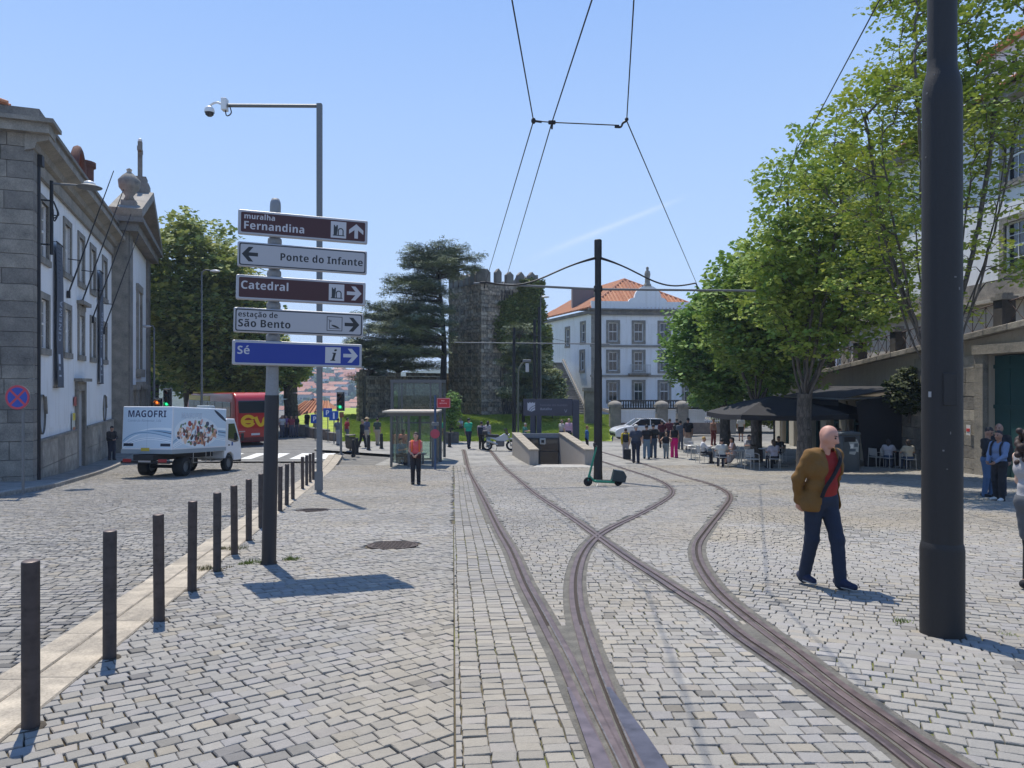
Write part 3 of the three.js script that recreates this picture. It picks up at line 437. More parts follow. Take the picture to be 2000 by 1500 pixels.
{ // further masts by the stairwell
  const mk = (px, py, d, top, lab) => { const g = gy(d), t = thing('tram_mast', lab, 'mast', V(PX(px, d), g, -d)), h = PY(top, d) - g; mb().lathe([[0.15, -0.1], [0.12, 0.2], [0.11, h * 0.55], [0.095, h * 0.56], [0.085, h], [0, h + 0.01]], 16).build('pole', poleMat, t); return [t, g, d]; };
  const [t1] = mk(1004, 0, 43.5, 640, 'slim dark mast rising behind the motorcycle with a level cross arm');
  const a = P(887, 669, 43.5).sub(t1.position), c = P(1190, 672, 43.5).sub(t1.position); mb().bar(a, c, 0.035).build('cross_arm', mats.galv, t1);
  const brace = mb(); for (const px of [1040, 960, 1110]) brace.bar(P(px, 668, 43.5).sub(t1.position), P(1004, 645, 43.5).sub(t1.position), 0.012); brace.build('stay_wire', mats.black, t1);
  mk(1044, 0, 44.5, 624, 'slim dark mast rising behind the funicular name board');
  mk(1053, 0, 47, 600, 'thin dark mast against the ivy near the villa corner');
}
// ---- overhead wires
{
  const S = [V(PX(1042, 9.7), PY(236, 9.7), -9.7), V(PX(1078, 9.7), PY(239, 9.7), -9.7), V(PX(1224, 9.7), PY(236, 9.7), -9.7)];
  const N = [[1000, 0], [1156, 0], [1238, 0]].map(([x, y]) => P(x, y, 7.05)), E = [P(948, 553, 23.4), P(985, 556, 23.6), P(1364, 562, 24.7)];
  const labs = ['thin black contact wire on the tower side of the span, running overhead', 'thin black contact wire through the middle clamp of the span', 'thin black contact wire running down towards the row of trees'];
  S.forEach((s, i) => { const t = tag(mb().bar(N[i].clone().add(N[i].clone().sub(s).multiplyScalar(4)).setY(N[i].y + 0.4), N[i], 0.008, 0.008, 6).bar(N[i], s, 0.008, 0.008, 6).bar(s, E[i], 0.008, 0.008, 6).build(numbered('contact_wire'), mats.black), labs[i], 'wire', 'overhead tram wires'); });
  const sp = thing('span_wire', 'short cross span wire with three black clamps high above the track', 'wire', V(0, 0, 0));
  mb().bar(S[0], S[1], 0.008, 0.008, 6).bar(S[1], S[2].clone().add(V(-0.1, -0.06, 0)), 0.008, 0.008, 6).build('wire', mats.black, sp);
  mb().ball(0.032, S[0].x, S[0].y, S[0].z, 1, 1.3, 1).bar(S[0], S[0].clone().add(V(0.11, -0.015, 0)), 0.016).build('clamp', mats.black, sp); mb().rbox(0.1, 0.05, 0.05, 0.015, S[1].x, S[1].y, S[1].z).bar(S[1], S[1].clone().add(V(0, -0.09, 0)), 0.018, 0.012).build('clamp', mats.black, sp);
  mb().tube([S[2].clone(), S[2].clone().add(V(-0.05, -0.03, 0)), S[2].clone().add(V(-0.08, -0.08, 0)), S[2].clone().add(V(-0.16, -0.08, 0))], 0.016, 6).ball(0.026, S[2].x, S[2].y + 0.02, S[2].z).build('clamp', mats.black, sp);
  const a = P(1718, 0, 12), c = P(1500, 408, 26); tag(mb().bar(a.clone().add(a.clone().sub(c).multiplyScalar(0.5)), a, 0.012).bar(a, c, 0.012).bar(c, P(1400, 610, 40), 0.012).build(numbered('contact_wire'), mats.black), 'single steep black wire running down into the tree crowns', 'wire', 'overhead tram wires');
}
// ---- bus shelter and glass lift
{
  const d = 33, g = gy(d), x0 = PX(765, d), x1 = PX(850, d), frame = M([0.11, 0.115, 0.12], 0.45, { metal: 0.4 }), roofM = M([0.45, 0.40, 0.33], 0.8, { tex: T.stain, s: 0.7 });
  const t = thing('bus_shelter', 'grey glazed bus shelter with a flat tan roof in front of the glass lift', 'bus shelter', V((x0 + x1) / 2, g, -d)), w = x1 - x0, h = PY(806, d) - g, dep = 1.5;
  for (const [x, z] of [[-w / 2, 0.1], [-0.2, 0.1], [w / 2 - 0.1, 0.1], [-w / 2, -dep], [w / 2 - 0.1, -dep], [0.1, -dep]]) mb().box(0.1, h, 0.1, x, h / 2, z).build('post', frame, t);
  const roof = new THREE.Group(); roof.name = 'roof'; roof.position.set(-0.1, h, -0.6); t.add(roof); mb().rbox(w + 0.5, 0.09, dep + 0.75, 0.03, 0, 0.05, 0).build('roof_slab', roofM, roof); mb().box(w + 0.2, 0.14, dep + 0.2, 0, -0.06, 0).build('fascia', frame, roof);
  mb().box(w, 1.9, 0.012, 0, 1.15, -dep).build('back_pane', mats.pane, t); mb().box(0.012, 1.9, dep - 0.2, -w / 2, 1.15, -dep / 2).build('side_pane', mats.pane, t); mb().box(0.7, 1.9, 0.012, -w / 2 + 0.45, 1.15, 0.1).build('front_pane', mats.pane, t);
  mb().box(1.4, 0.05, 0.4, -0.25, 0.48, -dep + 0.4).box(0.06, 0.48, 0.3, -0.8, 0.24, -dep + 0.4).box(0.06, 0.48, 0.3, 0.3, 0.24, -dep + 0.4).build('bench', frame, t);
  mb().box(w + 0.1, 0.06, 0.05, 0, 0.2, -dep).build('rail', frame, t);
  // lift
  const dl = 36.2, gl = gy(dl), lx0 = PX(766, dl), lx1 = PX(860, dl), L = thing('glass_lift', 'tall square glass lift housing with dark steel corner posts', 'lift', V((lx0 + lx1) / 2, gl, -dl)), lw = lx1 - lx0, lh = PY(743, dl) - gl;
  for (const [x, z] of [[-1, 0], [1, 0], [-1, -1], [1, -1]]) mb().box(0.14, lh, 0.14, x * lw / 2, lh / 2, z * 2.2).build('corner_post', frame, L);
  mb().box(lw + 0.16, 0.16, 2.36, 0, lh - 0.04, -1.1).build('roof', frame, L);
  for (const [x, z] of [[-0.33, 0.02], [0.33, 0.02]]) mb().box(0.07, lh - 0.2, 0.05, x * lw * 0.9, lh / 2, z).build('mullion', frame, L);
  for (const y of [lh * 0.48, lh * 0.5 + 0.35]) mb().box(lw, 0.08, 0.06, 0, y, 0.01).build('transom', frame, L);
  mb().box(lw - 0.1, lh - 0.3, 0.014, 0, lh / 2, -0.03).build('front_pane', mats.pane, L); mb().box(lw - 0.1, lh - 0.3, 0.014, 0, lh / 2, -2.17).build('back_pane', mats.pane, L);
  for (const s of [-1, 1]) mb().box(0.014, lh - 0.3, 2.0, s * lw / 2, lh / 2, -1.1).build('side_pane', mats.pane, L);
  mb().box(0.1, 2.2, 1.0, lw / 2 - 0.25, 1.1, -0.9).build('lift_panel', M([0.16, 0.03, 0.03], 0.5), L);
  // stop pole
  const sp = onG(850, 917), S = thing('bus_stop_pole', 'blue bus stop pole with a red flag sign and a round red plate', 'bus stop', sp), sd = -sp.z, SH = (py) => PY(py, sd) - sp.y, blue = M([0.03, 0.075, 0.16], 0.45);
  mb().bar(V(0, -0.05, 0), V(0, SH(772), 0), 0.05, 0.05, 12).build('pole', blue, S);
  const fl = new THREE.Group(); fl.name = 'flag_sign'; fl.position.set(0.36, SH(787), 0); S.add(fl); mb().box(0.58, 0.42, 0.05).build('flag_panel', M([0.45, 0.03, 0.05], 0.45), fl); const f = facePlane(0.56, 0.4, canvasTex(280, 200, (c) => { c.fillStyle = '#b6202c'; c.fillRect(0, 0, 280, 200); c.strokeStyle = '#c9a0a0'; c.lineWidth = 10; c.strokeRect(4, 4, 272, 192); c.fillStyle = '#e6b9b9'; c.font = 'bold 40px sans-serif'; c.fillText('Bus', 92, 64); c.font = 'bold 30px sans-serif'; c.fillText('sightseeing', 46, 116); }), 0.4); f.name = 'flag_face'; f.position.z = 0.027; fl.add(f);
  mb().lathe([[0, 0], [0.2, 0], [0.2, 0.03], [0, 0.03]], 24).build('round_plate', M([0.4, 0.05, 0.08], 0.5), S).rotation.x = Math.PI / 2; S.children.at(-1).position.set(0, SH(847), 0.05);
  mb().rbox(0.3, 0.16, 0.12, 0.02, 0, SH(828), 0.02).build('timetable_box', mats.galv, S);
}
// ---- stairwell of the funicular
{
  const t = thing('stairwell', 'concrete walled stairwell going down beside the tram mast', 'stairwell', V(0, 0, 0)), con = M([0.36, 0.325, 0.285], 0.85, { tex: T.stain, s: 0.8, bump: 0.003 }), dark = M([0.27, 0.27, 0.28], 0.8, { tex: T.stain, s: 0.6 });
  const top = (d) => lerp(-1.48, -1.1, (d - 34.2) / 6.2);
  const wall = (fx, s, mat, nm) => { const pts = [], w = 0.42; const q = [[PIT.n - 0.02, 0], [PIT.f, 0], [PIT.f, 1], [PIT.n - 0.02, 1]].map(([d, o]) => [fx(d) + s * o * w, d]); const up = q.map(([x, d]) => V(x, top(d), -d)), lo = q.map(([x, d]) => V(x, -5.2, -d)); const m = mb().poly(s > 0 ? up : [...up].reverse()); for (let i = 0; i < 4; i++) { const j = (i + 1) % 4; m.poly(s > 0 ? [lo[i], lo[j], up[j], up[i]] : [lo[j], lo[i], up[i], up[j]]); } m.build(nm, con, t); const cap = mb(); const c0 = q.map(([x, d], i) => V(x + (i < 2 ? -s : s) * 0.03, top(d) + 0.003, -d + (i === 0 || i === 3 ? 0.03 : -0.03))), c1 = c0.map((p) => V(p.x, p.y + 0.06, p.z)); cap.poly(s > 0 ? c1 : [...c1].reverse()); for (let i = 0; i < 4; i++) { const j = (i + 1) % 4; cap.poly(s > 0 ? [c0[i], c0[j], c1[j], c1[i]] : [c0[j], c0[i], c1[i], c1[j]]); } cap.build('wall_coping', M([0.52, 0.46, 0.37], 0.85, { tex: T.stone, s: 1 }), t); };
  wall((d) => PIT.l(d), -1, con, 'side_wall'); wall((d) => PIT.r(d), 1, con, 'side_wall');
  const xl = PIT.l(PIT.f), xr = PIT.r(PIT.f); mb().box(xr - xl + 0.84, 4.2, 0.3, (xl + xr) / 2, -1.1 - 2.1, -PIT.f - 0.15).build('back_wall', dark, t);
  for (const s of [-1, 1]) { const D = sub(t, 'added_dark_panel', (xl + xr) / 2 + s * (xr - xl) / 4, 0, -PIT.f + 0.04); mb().box((xr - xl) / 2 - 0.12, 2.9, 0.03, 0, -2.85, 0).build('dark_pane', mats.glass, D); mb().box((xr - xl) / 2 - 0.02, 0.07, 0.07, 0, -2.1, 0).box((xr - xl) / 2 - 0.02, 0.09, 0.07, 0, -1.38, 0).box(0.06, 2.9, 0.07, -(xr - xl) / 4 + 0.04, -2.85, 0).box(0.06, 2.9, 0.07, (xr - xl) / 4 - 0.04, -2.85, 0).build('glass_frame', mats.darkMetal, D); }  // framed dark glass added to darken the shaded back wall; doors are assumed
  for (let i = 0; i < 18; i++) { const d = PIT.n + 0.02 + i * 0.32, x0 = PIT.l(d), x1 = PIT.r(d); mb().box(x1 - x0, 0.17, 0.34, (x0 + x1) / 2, gy(PIT.n) - 0.1 - i * 0.165, -d - 0.16).build('step', con, t); }
  const hb = P(1060, 862, 39.9); mb().rbox(0.32, 0.34, 0.1, 0.03, hb.x, hb.y, hb.z).build('lamp_housing', M([0.5, 0.5, 0.46], 0.5), t); mb().box(0.16, 0.16, 0.02, hb.x, hb.y, hb.z + 0.055).build('lamp_face', mats.black, t);
  mb().tube([V(PIT.l(35) + 0.08, gy(35) - 0.1, -35), V(PIT.l(39) + 0.08, gy(39) - 1.9, -39)], 0.025, 6).build('handrail', mats.galv, t);
  struct(sheet('stairwell_landing', [[0.9, 32.6], [3.9, 32.6], [PIT.r(PIT.n), PIT.n], [PIT.l(PIT.n), PIT.n]], 0.004, M([0.6, 0.58, 0.54], 0.8, { tex: T.stone, s: 0.8 }), 0.5));
  // name board
  const d = 41.3, g = gy(d), B = thing('name_board', 'dark blue grey station name board with a white castle emblem on posts', 'sign board', V(PX(1075, d), g, -d)), bl = M([0.045, 0.05, 0.075], 0.5), X = (px) => PX(px, d) - B.position.x, Y = (py) => PY(py, d) - g;
  const bw = X(1118) - X(1022), bh = Y(779) - Y(812); const bd = new THREE.Group(); bd.name = 'board'; bd.position.set((X(1118) + X(1022)) / 2, (Y(779) + Y(812)) / 2, 0); B.add(bd); mb().box(bw, bh, 0.16).build('board_panel', bl, bd);
  const tex = canvasTex(768, 256, (c) => { c.fillStyle = '#3a3d4c'; c.fillRect(0, 0, 768, 256); c.fillStyle = '#b9bcc6'; c.beginPath(); for (const [x, y] of [[62, 70], [62, 50], [84, 66], [100, 46], [122, 64], [142, 46], [160, 64], [182, 50], [182, 170], [120, 196], [62, 170]]) c.lineTo(x, y); c.fill(); c.strokeStyle = '#3a3d4c'; c.lineWidth = 8; c.beginPath(); c.moveTo(84, 190); c.quadraticCurveTo(100, 120, 184, 100); c.moveTo(110, 196); c.quadraticCurveTo(130, 146, 184, 134); c.stroke(); c.fillStyle = '#777b8a'; c.font = '42px sans-serif'; c.fillText('Funicular dos Guindais', 262, 108); c.fillStyle = '#8b8f9d'; c.font = 'bold 50px sans-serif'; c.fillText('Batalha', 262, 170); c.beginPath(); for (const [x, y] of [[640, 160], [650, 160], [664, 196], [678, 160], [688, 160], [670, 208], [658, 208]]) c.lineTo(x, y); c.fill(); });
  const f = facePlane(bw - 0.02, bh - 0.02, tex, 0.45); f.name = 'board_face'; f.position.z = 0.083; bd.add(f);
  for (const px of [1040, 1053]) mb().box(0.26, Y(812) + 0.05, 0.14, X(px), Y(812) / 2 - 0.025, -0.02).build('post', bl, B); mb().box(X(1131) - X(1118.5), Y(781) + 0.05, 0.3, X(1124.7), Y(781) / 2 - 0.025, 0).build('column', bl, B);
}
// ---- green hire scooter lying against the mast
{
  const b = onG(1160, 949), t = thing('electric_scooter', 'green hire scooter with a dark parcel box over its rear wheel', 'scooter', b, 0.06), gr = M([0.015, 0.20, 0.12], 0.4), k = 24.0 / F; const X = (px) => (px - 1160) * k, Y = (py) => (950 - py) * k + 0.0;
  const wheel = (x, z) => { const w = new THREE.Group(); w.name = 'wheel'; w.position.set(x, 0.135, z); t.add(w); const g = new THREE.TorusGeometry(0.1, 0.038, 8, 22); mb().add(g).build('tyre', mats.rubber, w); mb().lathe([[0, -0.03], [0.075, -0.025], [0.075, 0.025], [0, 0.03]], 16).build('rim', mats.black, w).rotation.x = Math.PI / 2; };
  wheel(X(1149), 0.02); wheel(X(1204), 0);
  mb().bar(V(X(1149), 0.17, 0.02), V(X(1165), Y(880), -0.04), 0.036, 0.028, 12).build('stem', gr, t); mb().bar(V(X(1152), 0.3, 0), V(X(1161), 0.13, 0), 0.035, 0.035).build('neck', gr, t);
  mb().rbox(0.62, 0.075, 0.17, 0.03, X(1179), 0.13, 0, 0, 0, -0.05).build('deck', gr, t); mb().rbox(0.5, 0.012, 0.13, 0.005, X(1178), 0.172, 0, 0, 0, -0.05).build('deck_mat', mats.rubber, t);
  mb().bar(V(X(1165), Y(879), -0.3), V(X(1165), Y(879), 0.22), 0.018).build('handlebar', mats.black, t); for (const z of [-0.3, 0.16]) mb().bar(V(X(1165), Y(879), z), V(X(1165), Y(879), z + 0.1), 0.024).build('grip', mats.rubber, t); mb().rbox(0.07, 0.12, 0.08, 0.02, X(1161), Y(876), -0.02).build('display', mats.black, t);
  mb().prism([[-0.18, 0], [0.2, -0.04], [0.24, 0.12], [0.16, 0.26], [-0.1, 0.3]], 0.26, X(1203), 0.17, -0.13, 0, 0.02).build('parcel_box', M([0.015, 0.03, 0.035], 0.5), t); mb().tube([V(X(1190), 0.16, 0.1), V(X(1200), 0.27, 0.1), V(X(1212), 0.24, 0.1)], 0.02, 6).build('rear_fender', gr, t);
  mb().bar(V(X(1166), 0.1, 0.09), V(X(1163), 0.0, 0.2), 0.01).build('kickstand', mats.steel, t);
}
// ---- traffic lights
function signalHead(parent, x, y, z, lit, n = 3, amber = false) {
  const h = new THREE.Group(); h.name = 'signal_head'; h.position.set(x, y, z); parent.add(h);
  const hh = 0.3 * n + 0.06; mb().rbox(0.36, hh, 0.18, 0.04).build('housing', mats.black, h); mb().box(0.44, hh + 0.08, 0.012, 0, 0, -0.06).build('backing_board', mats.black, h); const rimm = mb(); rimm.box(0.47, 0.02, 0.014, 0, hh / 2 + 0.045, -0.06).box(0.47, 0.02, 0.014, 0, -hh / 2 - 0.045, -0.06).box(0.02, hh + 0.1, 0.014, -0.226, 0, -0.06).box(0.02, hh + 0.1, 0.014, 0.226, 0, -0.06); rimm.build('board_edge', M([0.6, 0.6, 0.6], 0.5), h);
  for (let i = 0; i < n; i++) { const yy = hh / 2 - 0.18 - i * 0.3, on = i === lit; const lens = mb().ball(0.1, 0, yy, 0.07, 1, 1, 0.35, 16).build('lamp_lens', on ? new THREE.MeshStandardMaterial({ color: amber ? 0x40200a : 0x0a3a28, emissive: col(amber ? [0.5, 0.14, 0.02] : [0.02, 0.5, 0.24]), emissiveIntensity: 1, roughness: 0.3 }) : M([[0.05, 0.01, 0.01], [0.05, 0.03, 0.01], [0.01, 0.04, 0.03]][i] || [0.03, 0.03, 0.03], 0.25), h); const v = new THREE.CylinderGeometry(0.12, 0.12, 0.16, 16, 1, true, Math.PI / 2, Math.PI); v.rotateX(Math.PI / 2); v.translate(0, yy, 0.14); const vm = mb().add(v).build('visor', mats.black, h); vm.material = T.visor ||= M([0.012, 0.012, 0.014], 0.6, { side: THREE.DoubleSide }); if (on) { const l = new THREE.PointLight(amber ? 0xff8830 : 0x30ff9a, 0.35, 3); l.position.set(x, y + yy, z + 0.16); l.castShadow = true; l.shadow.radius = 2; parent.add(l); } }
}
{
  const a = onG(666, 888), t = thing('traffic_light', 'traffic light on a grey pole showing green beside the camera post', 'traffic light', a), d = -a.z; mb().bar(V(0, -0.05, 0), V(0, PY(805, d) - a.y, 0), 0.07, 0.06, 12).build('pole', mats.galv, t); mb().rbox(0.3, 0.06, 0.3, 0.02, 0, 0.02, 0).build('base_plate', mats.galv, t); signalHead(t, -0.02, PY(784, d) - a.y, 0.05, 2); mb().rbox(0.22, 0.3, 0.2, 0.03, 0.03, PY(810, d) - a.y, 0).build('control_box', M([0.2, 0.05, 0.04], 0.6), t);
  const d2 = 38.5, g2 = gy(d2), t2 = thing('traffic_light', 'traffic light with a stepped double head standing behind the white truck', 'traffic light', V(PX(326, d2), g2, -d2)); mb().bar(V(0, -0.05, -0.12), V(0, PY(760, d2) - g2, -0.12), 0.06, 0.06, 12).build('pole', mats.galv, t2); signalHead(t2, 0.04, PY(778, d2) - g2, 0.05, 2); const am = PY(786, d2) - g2; signalHead(t2, -0.46, am, 0.05, 0, 1, true);
}
// ---- litter bin, black bollards, lamps, planter, signs in the distance
{
  const a = onG(684, 880), t = thing('litter_bin', 'brown grey litter bin with a flat hood beside the traffic light', 'litter bin', a), m = M([0.10, 0.085, 0.07], 0.6, { tex: T.rust, s: 2 }); mb().lathe([[0.16, 0.12], [0.27, 0.2], [0.3, 0.78], [0.31, 0.8]], 20).build('drum', m, t); mb().lathe([[0.05, -0.05], [0.05, 0.14], [0.16, 0.13]], 12).build('foot', m, t); mb().lathe([[0, 0.98], [0.3, 0.96], [0.33, 0.9], [0.31, 0.89]], 20).build('hood', m, t); for (const s of [-1, 1]) mb().box(0.03, 0.14, 0.06, s * 0.29, 0.84, 0).build('hood_stay', m, t);
  for (const [px, d] of [[697, 41], [720, 43.5], [745, 44.5], [878, 45.5], [690, 39.5]]) { const t = thing('black_bollard', 'short stout black bollard in the line before the lawn', 'bollard', V(PX(px, d), gy(d), -d), 0, 'black bollards before the lawn'); mb().lathe([[0.1, -0.05], [0.1, 0.7], [0.085, 0.72], [0.085, 0.76], [0.1, 0.78], [0.09, 0.9], [0, 0.92]], 16).build('shaft', mats.black, t); mb().lathe([[0.13, 0], [0.13, 0.05], [0.1, 0.07]], 16).build('collar', mats.black, t); }
  const lamp = (px, d, top, lab, arm, r = 0.06) => { const g = gy(d), t = thing('street_lamp', lab, 'street lamp', V(PX(px, d), g, -d)), h = PY(top, d) - g; mb().bar(V(0, -0.05, 0), V(0, h, 0), r * 1.3, r * 0.7, 10).build('pole', mats.galv, t); mb().tube([V(0, h, 0), V(arm * 0.4, h + 0.15, 0), V(arm, h + 0.1, 0)], 0.035, 6).build('arm', mats.galv, t); mb().ball(0.3, arm * 1.35, h + 0.08, 0, 1, 0.28, 0.5).build('lantern', M([0.6, 0.6, 0.6], 0.35), t); };
  lamp(394, 44, 532, 'tall thin street lamp in front of the big plane tree', 0.6); lamp(301, 47, 640, 'shorter pale street lamp beside the church corner', -0.35, 0.07); lamp(1056, 52, 582, 'slender street lamp between the ivy tower and the villa', 0.25, 0.05);
  { const d = 41.5, g = gy(d), t = thing('street_lamp', 'swan neck lamp post rising beside the slim masts', 'street lamp', V(PX(1012, d), g, -d)), Y = (py) => PY(py, d) - g; mb().tube([V(0, -0.05, 0), V(0, Y(760), 0), V(0.03, Y(725), 0), V(0.18, Y(712), 0), V(0.4, Y(706), 0)], 0.05, 8).build('pole', M([0.12, 0.13, 0.10], 0.6), t); mb().rbox(0.5, 0.16, 0.25, 0.05, 0.5, Y(705), 0).build('lantern', mats.galv, t); mb().rbox(0.2, 0.5, 0.2, 0.03, 0.52, Y(718), 0).build('camera_box', M([0.45, 0.45, 0.45], 0.5), t); }
  { const d = 49, t = thing('planter', 'round stone planter with a slim shrub on the lawn edge', 'planter', V(PX(880, d), gy(d) - 0.1, -d)); mb().lathe([[0.5, 0], [0.56, 0.1], [0.58, 0.75], [0.5, 0.8], [0.48, 0.7]], 24).lathe([[0, 0.68], [0.5, 0.68]], 20).build('bowl', M([0.20, 0.19, 0.17], 0.9, { tex: T.stone, s: 1 }), t); T.planter = t; }
  for (const [px, py, d, k] of [[640, 806, 50, 0], [652, 812, 48, 1], [615, 818, 52, 0]]) { const g = gy(d), t = thing('parking_sign', ['small blue parking sign high on a thin pole above the low wall', 'blue one way sign with a white bar beside the traffic light', 'low blue parking sign beside the orange roofed house'][[0, 1, 0].indexOf(k) + (px === 615 ? 2 : 0)], 'road sign', V(PX(px, d), g, -d)); mb().bar(V(0, -0.05, -0.05), V(0, PY(py, d) - g + 0.3, -0.05), 0.035, 0.035, 8).build('pole', mats.galv, t); mb().rbox(0.62, 0.62, 0.02, 0.008, 0, PY(py, d) - g, 0).build('plate', M([0.02, 0.1, 0.36], 0.5), t); const f = facePlane(0.6, 0.6, canvasTex(64, 64, (c) => { c.fillStyle = '#1a56b0'; c.fillRect(0, 0, 64, 64); c.fillStyle = '#e8eef6'; if (k) c.fillRect(26, 10, 12, 44); else { c.font = 'bold 50px sans-serif'; c.fillText('P', 15, 50); } }), 0.45); f.name = 'sign_face'; f.position.set(0, PY(py, d) - g, 0.014); t.add(f); }
  { // no stopping sign by the museum corner
    const b = onG(36, 962), d = -b.z, t = thing('no_stopping_sign', 'round blue and red no stopping sign on a pole before the museum', 'road sign', b), y = PY(776, d) - b.y; mb().bar(V(0.1, -0.05, -0.04), V(0.1, y + 0.1, -0.04), 0.035, 0.035, 10).build('pole', mats.galv, t); const R = 0.33; mb().lathe([[0, -0.02], [R, -0.02], [R, 0], [0, 0]], 32).build('disc', M([0.3, 0.3, 0.3], 0.5), t).rotation.x = Math.PI / 2; t.children.at(-1).position.set(0, y, 0.02);
    const g = new THREE.CircleGeometry(R, 40), f = new THREE.Mesh(g, new THREE.MeshStandardMaterial({ roughness: 0.45, map: canvasTex(256, 256, (c) => { c.fillStyle = '#b03a4c'; c.fillRect(0, 0, 256, 256); c.fillStyle = '#24439a'; c.beginPath(); c.arc(128, 128, 104, 0, 7); c.fill(); c.strokeStyle = '#b03a4c'; c.lineWidth = 24; c.beginPath(); c.moveTo(50, 50); c.lineTo(206, 206); c.moveTo(206, 50); c.lineTo(50, 206); c.stroke(); }) })); f.name = 'sign_face'; f.position.set(0, y, 0.042); f.castShadow = f.receiveShadow = true; t.add(f); }
}
// ---- utility bin by the cafe
{
  const b = onG(1651, 920), t = thing('waste_container', 'tall blue grey waste column with a rounded lid and torn white poster', 'waste container', b, 0.1), m = M([0.075, 0.095, 0.11], 0.5, { tex: T.grain, s: 2, bump: 0.001 }); mb().rbox(0.82, 1.5, 0.8, 0.06, 0, 0.75, 0).build('body', m, t); const lid = mb().rbox(0.9, 0.16, 0.88, 0.07, 0, 1.56, 0).build('lid', m, t); mb().rbox(0.5, 0.2, 0.1, 0.03, -0.05, 1.35, 0.4).build('flap', mats.black, t); mb().box(0.04, 1.3, 0.02, 0.3, 0.75, 0.405).box(0.04, 1.3, 0.02, -0.3, 0.75, 0.405).build('rib', m, t);
  const pm = new THREE.MeshStandardMaterial({ roughness: 0.8, map: canvasTex(128, 192, (c) => { c.fillStyle = '#aab0b0'; c.fillRect(0, 0, 128, 192); c.fillStyle = '#55606a'; for (const [x, y, w, h] of [[10, 20, 60, 8], [10, 40, 90, 6], [16, 120, 70, 30], [70, 60, 40, 40]]) c.fillRect(x, y, w, h); c.fillStyle = '#e2e4e2'; c.fillRect(20, 70, 40, 44); }) }), ps = new THREE.Shape([[-0.2, -0.3], [0.05, -0.34], [0.12, -0.2], [0.2, -0.24], [0.22, 0.1], [0.14, 0.3], [-0.05, 0.33], [-0.22, 0.2], [-0.14, 0]].map(([a, c]) => new THREE.Vector2(a, c))), pg = new THREE.ShapeGeometry(ps), uv = pg.attributes.uv; for (let i = 0; i < uv.count; i++) uv.setXY(i, uv.getX(i) * 2 + 0.5, uv.getY(i) * 1.4 + 0.5);
  const pp = new THREE.Mesh(pg, pm); pp.name = 'torn_poster'; pp.position.set(0.12, 1.05, 0.418); t.add(pp);
}
// ---------------------------------------------------------------- buildings
mats.roofTile = M([0.50, 0.20, 0.10], 0.85, { tex: T.stain, s: 0.5 });
const tileMats = [[0.72, 0.30, 0.15], [0.64, 0.26, 0.13], [0.78, 0.36, 0.19], [0.56, 0.24, 0.14]].map((c) => M(c, 0.85, { tex: T.stone, s: 1.2 }));
const P2 = (x, y) => new THREE.Vector2(x, y);
function sub(parent, name, x = 0, y = 0, z = 0, ry = 0) { const g = new THREE.Group(); g.name = name; g.position.set(x, y, z); g.rotation.y = ry; parent.add(g); return g; }
function wallWith(holes, outline, thick = 0.35) { // outline & holes in wall coordinates, front face at z = 0
  const s = new THREE.Shape(outline.map(([a, b]) => P2(a, b)));
  for (const h of holes) { const p = new THREE.Path(); if (h.oval) p.absellipse(h.x, h.y, h.w / 2, h.h / 2, 0, Math.PI * 2, true); else if (h.arch) { p.moveTo(h.x - h.w / 2, h.y0); p.lineTo(h.x - h.w / 2, h.y1 - h.w / 2); p.absarc(h.x, h.y1 - h.w / 2, h.w / 2, Math.PI, 0, true); p.lineTo(h.x + h.w / 2, h.y0); p.closePath(); } else { p.moveTo(h.x - h.w / 2, h.y0); p.lineTo(h.x - h.w / 2, h.y1); p.lineTo(h.x + h.w / 2, h.y1); p.lineTo(h.x + h.w / 2, h.y0); p.closePath(); } s.holes.push(p); }
  const g = new THREE.ExtrudeGeometry(s, { depth: thick, bevelEnabled: false, curveSegments: 20 }); g.translate(0, 0, -thick); return g;
}
